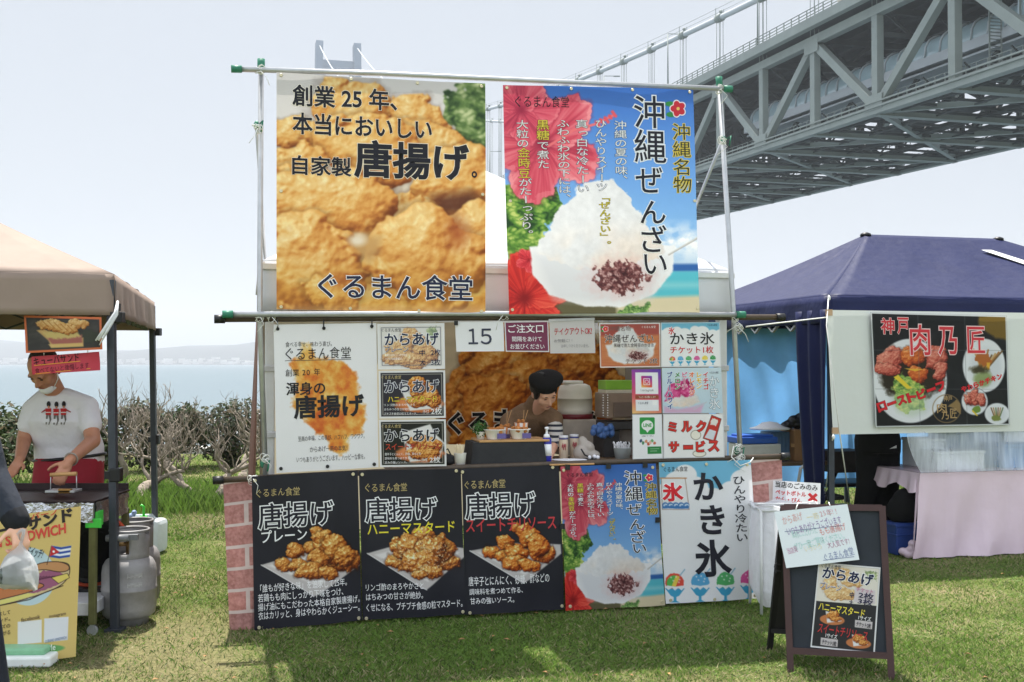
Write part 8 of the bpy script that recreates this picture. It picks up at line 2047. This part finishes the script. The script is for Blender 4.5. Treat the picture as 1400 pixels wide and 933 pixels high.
# ---- rubbish bag on its stand with the notice
bg_ = thing('rubbish_bag_stand', gnd(1060, 838), 'white tube stand holding a big white rubbish bag beside the low banners', 'bin')
ctr_ = kz(1072, 6.5, 0); ctr_.z = 0
w = MB(); ring4 = [ctr_ + Vector((sx * .175, sy * .15, .60)) for sx, sy in ((-1, -1), (1, -1), (1, 1), (-1, 1))]
for i in range(4): w.tube([ring4[i], ring4[(i + 1) % 4]], .009, 8)
w.build('top_ring', whitep, bg_)
for q in ring4: w = MB(); w.tube([q, Vector((q.x + (.0), q.y, 0))], .009, 8); w.build('leg', whitep, bg_)
bagw = mat('white_bin_bag', (228, 229, 233), .3, var=.03, trans=.4, bump=.6, bscale=14, spec=.5)
w = MB(); rows = []
for k in range(22):
    f = k / 21; row = []
    for j in range(61):
        a = 2 * math.pi * j / 60; ex, ey = math.cos(a), math.sin(a); m_ = (abs(ex) ** 4 + abs(ey) ** 4) ** .25; b_ = 1.06 + .05 * math.sin(math.pi * f) - .22 * max(0, f - .86) / .14 + (.02 * math.sin(a * 9 + f * 5) + .012 * math.sin(a * 17 + f * 11)) * (.3 + f)
        row.append(ctr_ + Vector((ex / m_ * .175 * b_, ey / m_ * .15 * b_, .615 - .58 * f + (.012 * math.sin(a * 5) if k == 0 else 0))))
    rows.append(row)
w.sheet(rows); w.sheet([[ctr_ + (rows[0][j] - ctr_) * (1.06 if k else 1.0) + Vector((0, 0, .0 - (.035 if k else -.006) * (.615 / .615))) for j in range(61)] for k in range(2)]); w.build('bag', bagw, bg_)
t, sh = paper('paper_sign', ((1057, 657), (1122, 661), (1121, 728), (1055, 724)), 0, 'white notice about rubbish with a red cross, behind the chalkboard', 'sign', (240, 241, 245), 3, .001, place=lambda x, y: at(x, y, 6.72))
text(sh, t, '当店のごみのみ', (1060, 660.5, 1118, 669), BK, .015, rot=.04); text(sh, t, 'ペットボトル', (1060, 671, 1102, 678), (206, 66, 70), .03, rot=.04); text(sh, t, 'かん・びん', (1060, 680, 1096, 687), (206, 66, 70), .03, rot=.04)
text(sh, t, '×', (1104, 674, 1118, 687), (214, 60, 64), .04)
w = MB(); w.beam(at(1092, 700, 6.735), Vector((at(1092, 700, 6.735).x, 6.74, 0)), .02, .012); w.build('stick', whitep, t)
# ================================================================== GRASS, SHRUBS, BARE TREES
def grass_mat(name, c, c2):
    m = bpy.data.materials.new(name); m.use_nodes = True; t = m.node_tree; N = t.nodes; K = t.links; p = N['Principled BSDF']
    co = N.new('ShaderNodeTexCoord'); no = N.new('ShaderNodeTexNoise'); no.inputs['Scale'].default_value = 26; K.new(co.outputs['Object'], no.inputs['Vector'])
    mx = N.new('ShaderNodeMixRGB'); mx.inputs[1].default_value = (*c, 1); mx.inputs[2].default_value = (*c2, 1); K.new(no.outputs['Fac'], mx.inputs[0]); K.new(mx.outputs[0], p.inputs['Base Color'])
    p.inputs['Roughness'].default_value = .55; p.inputs['Specular IOR Level'].default_value = .25
    tr = N.new('ShaderNodeBsdfTranslucent'); K.new(mx.outputs[0], tr.inputs['Color']); ms = N.new('ShaderNodeMixShader'); ms.inputs[0].default_value = .35
    K.new(p.outputs[0], ms.inputs[1]); K.new(tr.outputs[0], ms.inputs[2]); K.new(ms.outputs[0], N['Material Output'].inputs['Surface']); return m
GM = [grass_mat('grass_fresh', (.115, .225, .034), (.195, .305, .058)), grass_mat('grass_mid', (.095, .170, .030), (.160, .235, .055)), grass_mat('grass_straw', (.30, .27, .14), (.40, .36, .20)), grass_mat('grass_dark', (.036, .070, .018), (.070, .115, .030))]
R_ = np.random.RandomState(5)
def blades(n, x, y, hmin, hmax, wd, tilt=.6, dryf=None):
    """n three-sided blades at (x, y)"""
    h = hmin + (hmax - hmin) * R_.rand(n) ** 1.6; a = R_.rand(n) * 2 * np.pi; l = R_.rand(n) * tilt * h; b = R_.rand(n) * 2 * np.pi
    w_ = wd * (.6 + .8 * R_.rand(n)); dx, dy = np.cos(a) * w_, np.sin(a) * w_
    V = np.empty((n, 4, 3)); V[:, 0] = np.stack([x - dx, y - dy, np.full(n, -.002)], 1); V[:, 1] = np.stack([x + dx, y + dy, np.full(n, -.002)], 1)
    V[:, 2] = np.stack([x + dx * .6 + np.cos(b) * l * .45, y + dy * .6 + np.sin(b) * l * .45, h * .62], 1); V[:, 3] = np.stack([x + np.cos(b) * l, y + np.sin(b) * l, h], 1)
    i = np.arange(n)[:, None] * 4
    F = np.concatenate([i + [0, 1, 2], i + [0, 2, 3]], 0)
    d = dry(x, y); r = R_.rand(n)
    mi = np.where(r < d * .48, 2, np.where(r < d * .48 + .30, 1, np.where(r > .86, 3, 0)))
    return V.reshape(-1, 3), F, np.concatenate([mi, mi])
def scatter(n, y0, y1, spread=.50):
    u = R_.rand(n); y = 1 / (1 / y0 + u * (1 / y1 - 1 / y0)); x = (R_.rand(n) * 2 - 1) * spread * y
    return x, y
x, y = scatter(330000, 4.4, 9.0); keep = R_.rand(len(x)) > (dry(x, y) ** 1.5 * .75) * (.6 + .8 * vnoise(x * 2.3, y * 2.3, 9)); x, y = x[keep], y[keep]
clump = vnoise(x * 5, y * 5, 3)
V, F, mi = blades(len(x), x, y, .008, .024, .0026, 1.9); V.reshape(-1, 4, 3)[:, :, 2] *= (.55 + .8 * clump)[:, None]
o = np_mesh('lawn_grass', V, F, GM, None, 'stuff', mi); tag(o, 'short mown green lawn with worn straw coloured patches', 'grass')
x, y = scatter(170000, 9.0, 17.5, .5); V, F, mi = blades(len(x), x, y, .015, .04, .0045, 1.6)
o = np_mesh('far_lawn_grass', V, F, GM, None, 'stuff', mi); tag(o, 'farther lawn reaching back to the low sea wall', 'grass')
# long grass round the bare trees
xs_, ys_ = [], []
for cx, cy, sx, sy, n in ((-3.9, 11.2, .55, .35, 5000), (-3.2, 10.9, .25, .2, 1800), (-4.5, 11.4, .5, .3, 3000), (-2.6, 12.2, .7, .4, 2500), (-5.2, 12.0, .8, .4, 3000)):
    xs_.append(R_.normal(cx, sx, n)); ys_.append(R_.normal(cy, sy, n))
x, y = np.concatenate(xs_), np.concatenate(ys_); V, F, mi = blades(len(x), x, y, .06, .22, .005, .7)
o = np_mesh('long_grass', V, F, [GM[0], GM[0], GM[1], GM[3]], None, 'stuff', mi); tag(o, 'longer bright green grass around the bare tree trunks', 'grass')
# fallen leaves and flecks on the lawn
lf = MB(); rr = random.Random(9)
for i in range(220):
    yy = 1 / (1 / 4.5 + rr.random() * (1 / 12 - 1 / 4.5)); xx = rr.uniform(-.48, .48) * yy; a = rr.uniform(0, 6.28); r = rr.uniform(.008, .02); z = rr.uniform(.015, .03)
    lf.add([(xx + r * math.cos(a), yy + r * math.sin(a), z), (xx - r * .5 * math.sin(a), yy + r * .5 * math.cos(a), z + .006), (xx - r * math.cos(a), yy - r * math.sin(a), z), (xx + r * .5 * math.sin(a), yy - r * .5 * math.cos(a), z + .004)], [(0, 1, 2, 3)])
o = lf.build('fallen_leaves', mat('dry_leaf', (150, 116, 76), .8, var=.5, scale=4)); tag(o, 'small dry leaves scattered over the lawn', 'leaves', kind='stuff')

bark = mat('grey_knobbly_bark', (134, 123, 110), .9, var=.25, scale=16, bump=.7, bscale=40)
def bare_tree(base, H, spread, seed, label, r0=.055, lean=(0, 0), nb=4):
    rr = random.Random(seed); base = Vector(base)
    t = thing('bare_tree', base, label, 'tree', 'pruned bare trees by the sea wall')
    tr, cw = MB(), MB()
    def limb(p, d, L, r, lvl, m):
        n = 5; pts = [p]; rs = [r]; dd = d.normalized()
        for i in range(n):
            dd = (dd + Vector((rr.gauss(0, .30), rr.gauss(0, .30), rr.gauss(0, .16) + .05 * lvl))).normalized(); p = p + dd * L / n
            if p.z < base.z + .08: p.z = base.z + .08 + rr.random() * .04
            pts.append(p); rs.append(r * (1 - .45 * (i + 1) / n) * (1 + rr.uniform(-.1, .18)))
        m.tube(pts, rs, 7 if lvl < 2 else 5)
        if r > .02: m.ball(p, r * .62, 7, 5, None, .3)
        if lvl >= 5 or rs[-1] < .0028: return
        k = nb if lvl == 0 else rr.choice((2, 3, 3)) if lvl < 4 else 2
        for i in range(k):
            a = 6.28 * (i + rr.random() * .7) / k
            side = Vector((math.cos(a), math.sin(a) * .8, .45 + .35 * lvl)); q = (dd * .55 + side * (1.0 if lvl < 2 else .7)).normalized()
            limb(p, q, L * rr.uniform(.62, .85), rs[-1] * rr.uniform(.66, .85), lvl + 1, cw)
        if lvl in (1, 2):
            for i in range(3): 
                j = rr.randint(1, n); limb(pts[j], (Vector((rr.gauss(0, .5), rr.gauss(0, .4), 1))).normalized(), L * .5, rs[j] * .42, lvl + 2, cw)
    limb(base - Vector((0, 0, .03)), Vector((lean[0], lean[1], 1)), H * .36, r0 * .85, 0, tr)
    tr.lathe(base, [(r0 * 1.7, -.02), (r0 * 1.25, .05), (r0 * .9, .12)], 10)
    tr.build('trunk', bark, t); cw.build('crown', bark, t)
bare_tree(gnd(196, 692), 1.25, 1, 3, 'thick trunked bare tree leaning left behind the tent posts', .085, (-.5, .1), 4)
bare_tree(gnd(290, 694), 1.30, 1, 8, 'bare tree with bent crooked limbs just left of the brick cloth', .055, (.15, .1), 4)
bare_tree(gnd(268, 690) + Vector((-.05, .25, 0)), 1.2, 1, 12, 'low crooked bare tree whose limbs bow to the grass, beside the long grass', .05, (-.6, .0), 3)
bare_tree(gnd(332, 660), 1.45, 1, 21, 'bare tree standing nearest to the brown side curtain', .055, (-.15, 0), 4)
bare_tree(gnd(238, 655), 1.35, 1, 33, 'bare tree farther back between the rear tent post and the hedge', .055, (.1, 0), 4)
bare_tree(gnd(300, 668), 1.3, 1, 55, 'slender bare tree between the crooked one and the brown side curtain', .045, (.2, 0), 4)
bare_tree(gnd(250, 672), 1.3, 1, 63, 'bare tree with dense pale twigs just right of the rear tent post', .05, (.05, 0), 5)
bare_tree(gnd(165, 668), 1.25, 1, 41, 'bare tree partly hidden by the front tent post', .06, (.2, 0), 4)
def shrub(name, c, rad, n, label, cols, seed, leaf=.03, cat='shrub'):
    rr = np.random.RandomState(seed); t = thing(name, c, label, cat); c = np.array(c)
    k = 26; cen = rr.normal(0, .5, (k, 3)); cen /= np.maximum(1, np.linalg.norm(cen, axis=1))[:, None]; cen = cen * np.array(rad) * .72 + c + [0, 0, rad[2] * .95]
    cen[:, 2] = np.maximum(cen[:, 2], .12); s_ = np.array(rad) * rr.uniform(.22, .42, (k, 1)); 
    i = rr.randint(0, k, n); d = rr.normal(0, 1, (n, 3)); d /= np.linalg.norm(d, axis=1)[:, None]; p = cen[i] + d * s_[i] * (rr.rand(n, 1) ** .35); p[:, 2] = np.maximum(p[:, 2], .03)
    nn = d + rr.normal(0, .6, (n, 3)); nn[:, 2] += .4; nn /= np.linalg.norm(nn, axis=1)[:, None]; a = np.cross(nn, rr.normal(0, 1, (n, 3))); a /= np.linalg.norm(a, axis=1)[:, None]; b = np.cross(nn, a); L = leaf * rr.uniform(.6, 1.4, (n, 1))
    V = np.stack([p - a * L, p + b * L * .45, p + a * L, p - b * L * .45], 1).reshape(-1, 3) - np.array(ORG[t.name]); F = np.arange(n * 4).reshape(n, 4)
    np_mesh('foliage', V, F, cols, t, None, rr.choice(len(cols), n, p=[.45, .35, .2][:len(cols)]))
    w = MB(); r2 = random.Random(seed)
    for j in range(16): q = Vector(cen[j % k]); w.tube([Vector((c[0] + r2.uniform(-.15, .15), c[1] + r2.uniform(-.1, .1), 0)), (Vector(c) + q) / 2 * Vector((1, 1, 1)) if False else Vector((c[0] * .4 + q.x * .6, c[1] * .4 + q.y * .6, q.z * .5)), q], [.016, .011, .005], 6)
    w.build('stem', bark, t)
LG = [grass_mat('leaf_dark_green', (.030, .052, .020), (.055, .085, .030)), grass_mat('leaf_mid_green', (.060, .085, .032), (.10, .125, .05)), grass_mat('leaf_reddish', (.10, .075, .045), (.14, .12, .07))]
LB = [grass_mat('leaf_grey_green', (.055, .062, .042), (.10, .105, .07)), LG[0], grass_mat('leaf_brown', (.13, .10, .07), (.2, .16, .11))]
shrub('hedge_shrub', (-6.3, 12.6, 0), (1.3, .8, .55), 9000, 'broad dark green shrub behind the man at the griddle', LG, 1, .04)
shrub('hedge_shrub', (-5.05, 13.0, 0), (.75, .5, .50), 4500, 'dark leafy shrub between the man and the front tent post', LG, 2, .04)
shrub('hedge_shrub', (-4.75, 14.9, 0), (.75, .5, .58), 5000, 'brownish green shrub right behind the bare trees', LB, 3, .04)
shrub('hedge_shrub', (-3.9, 15.4, 0), (1.1, .5, .48), 3600, 'low brownish shrub behind the slender bare trees, beside the white railing', LB, 7, .04)
shrub('hedge_shrub', (-8.2, 12.8, 0), (1.5, .8, .6), 6000, 'dark green shrub at the far left behind the beige tent', LG, 4, .045)
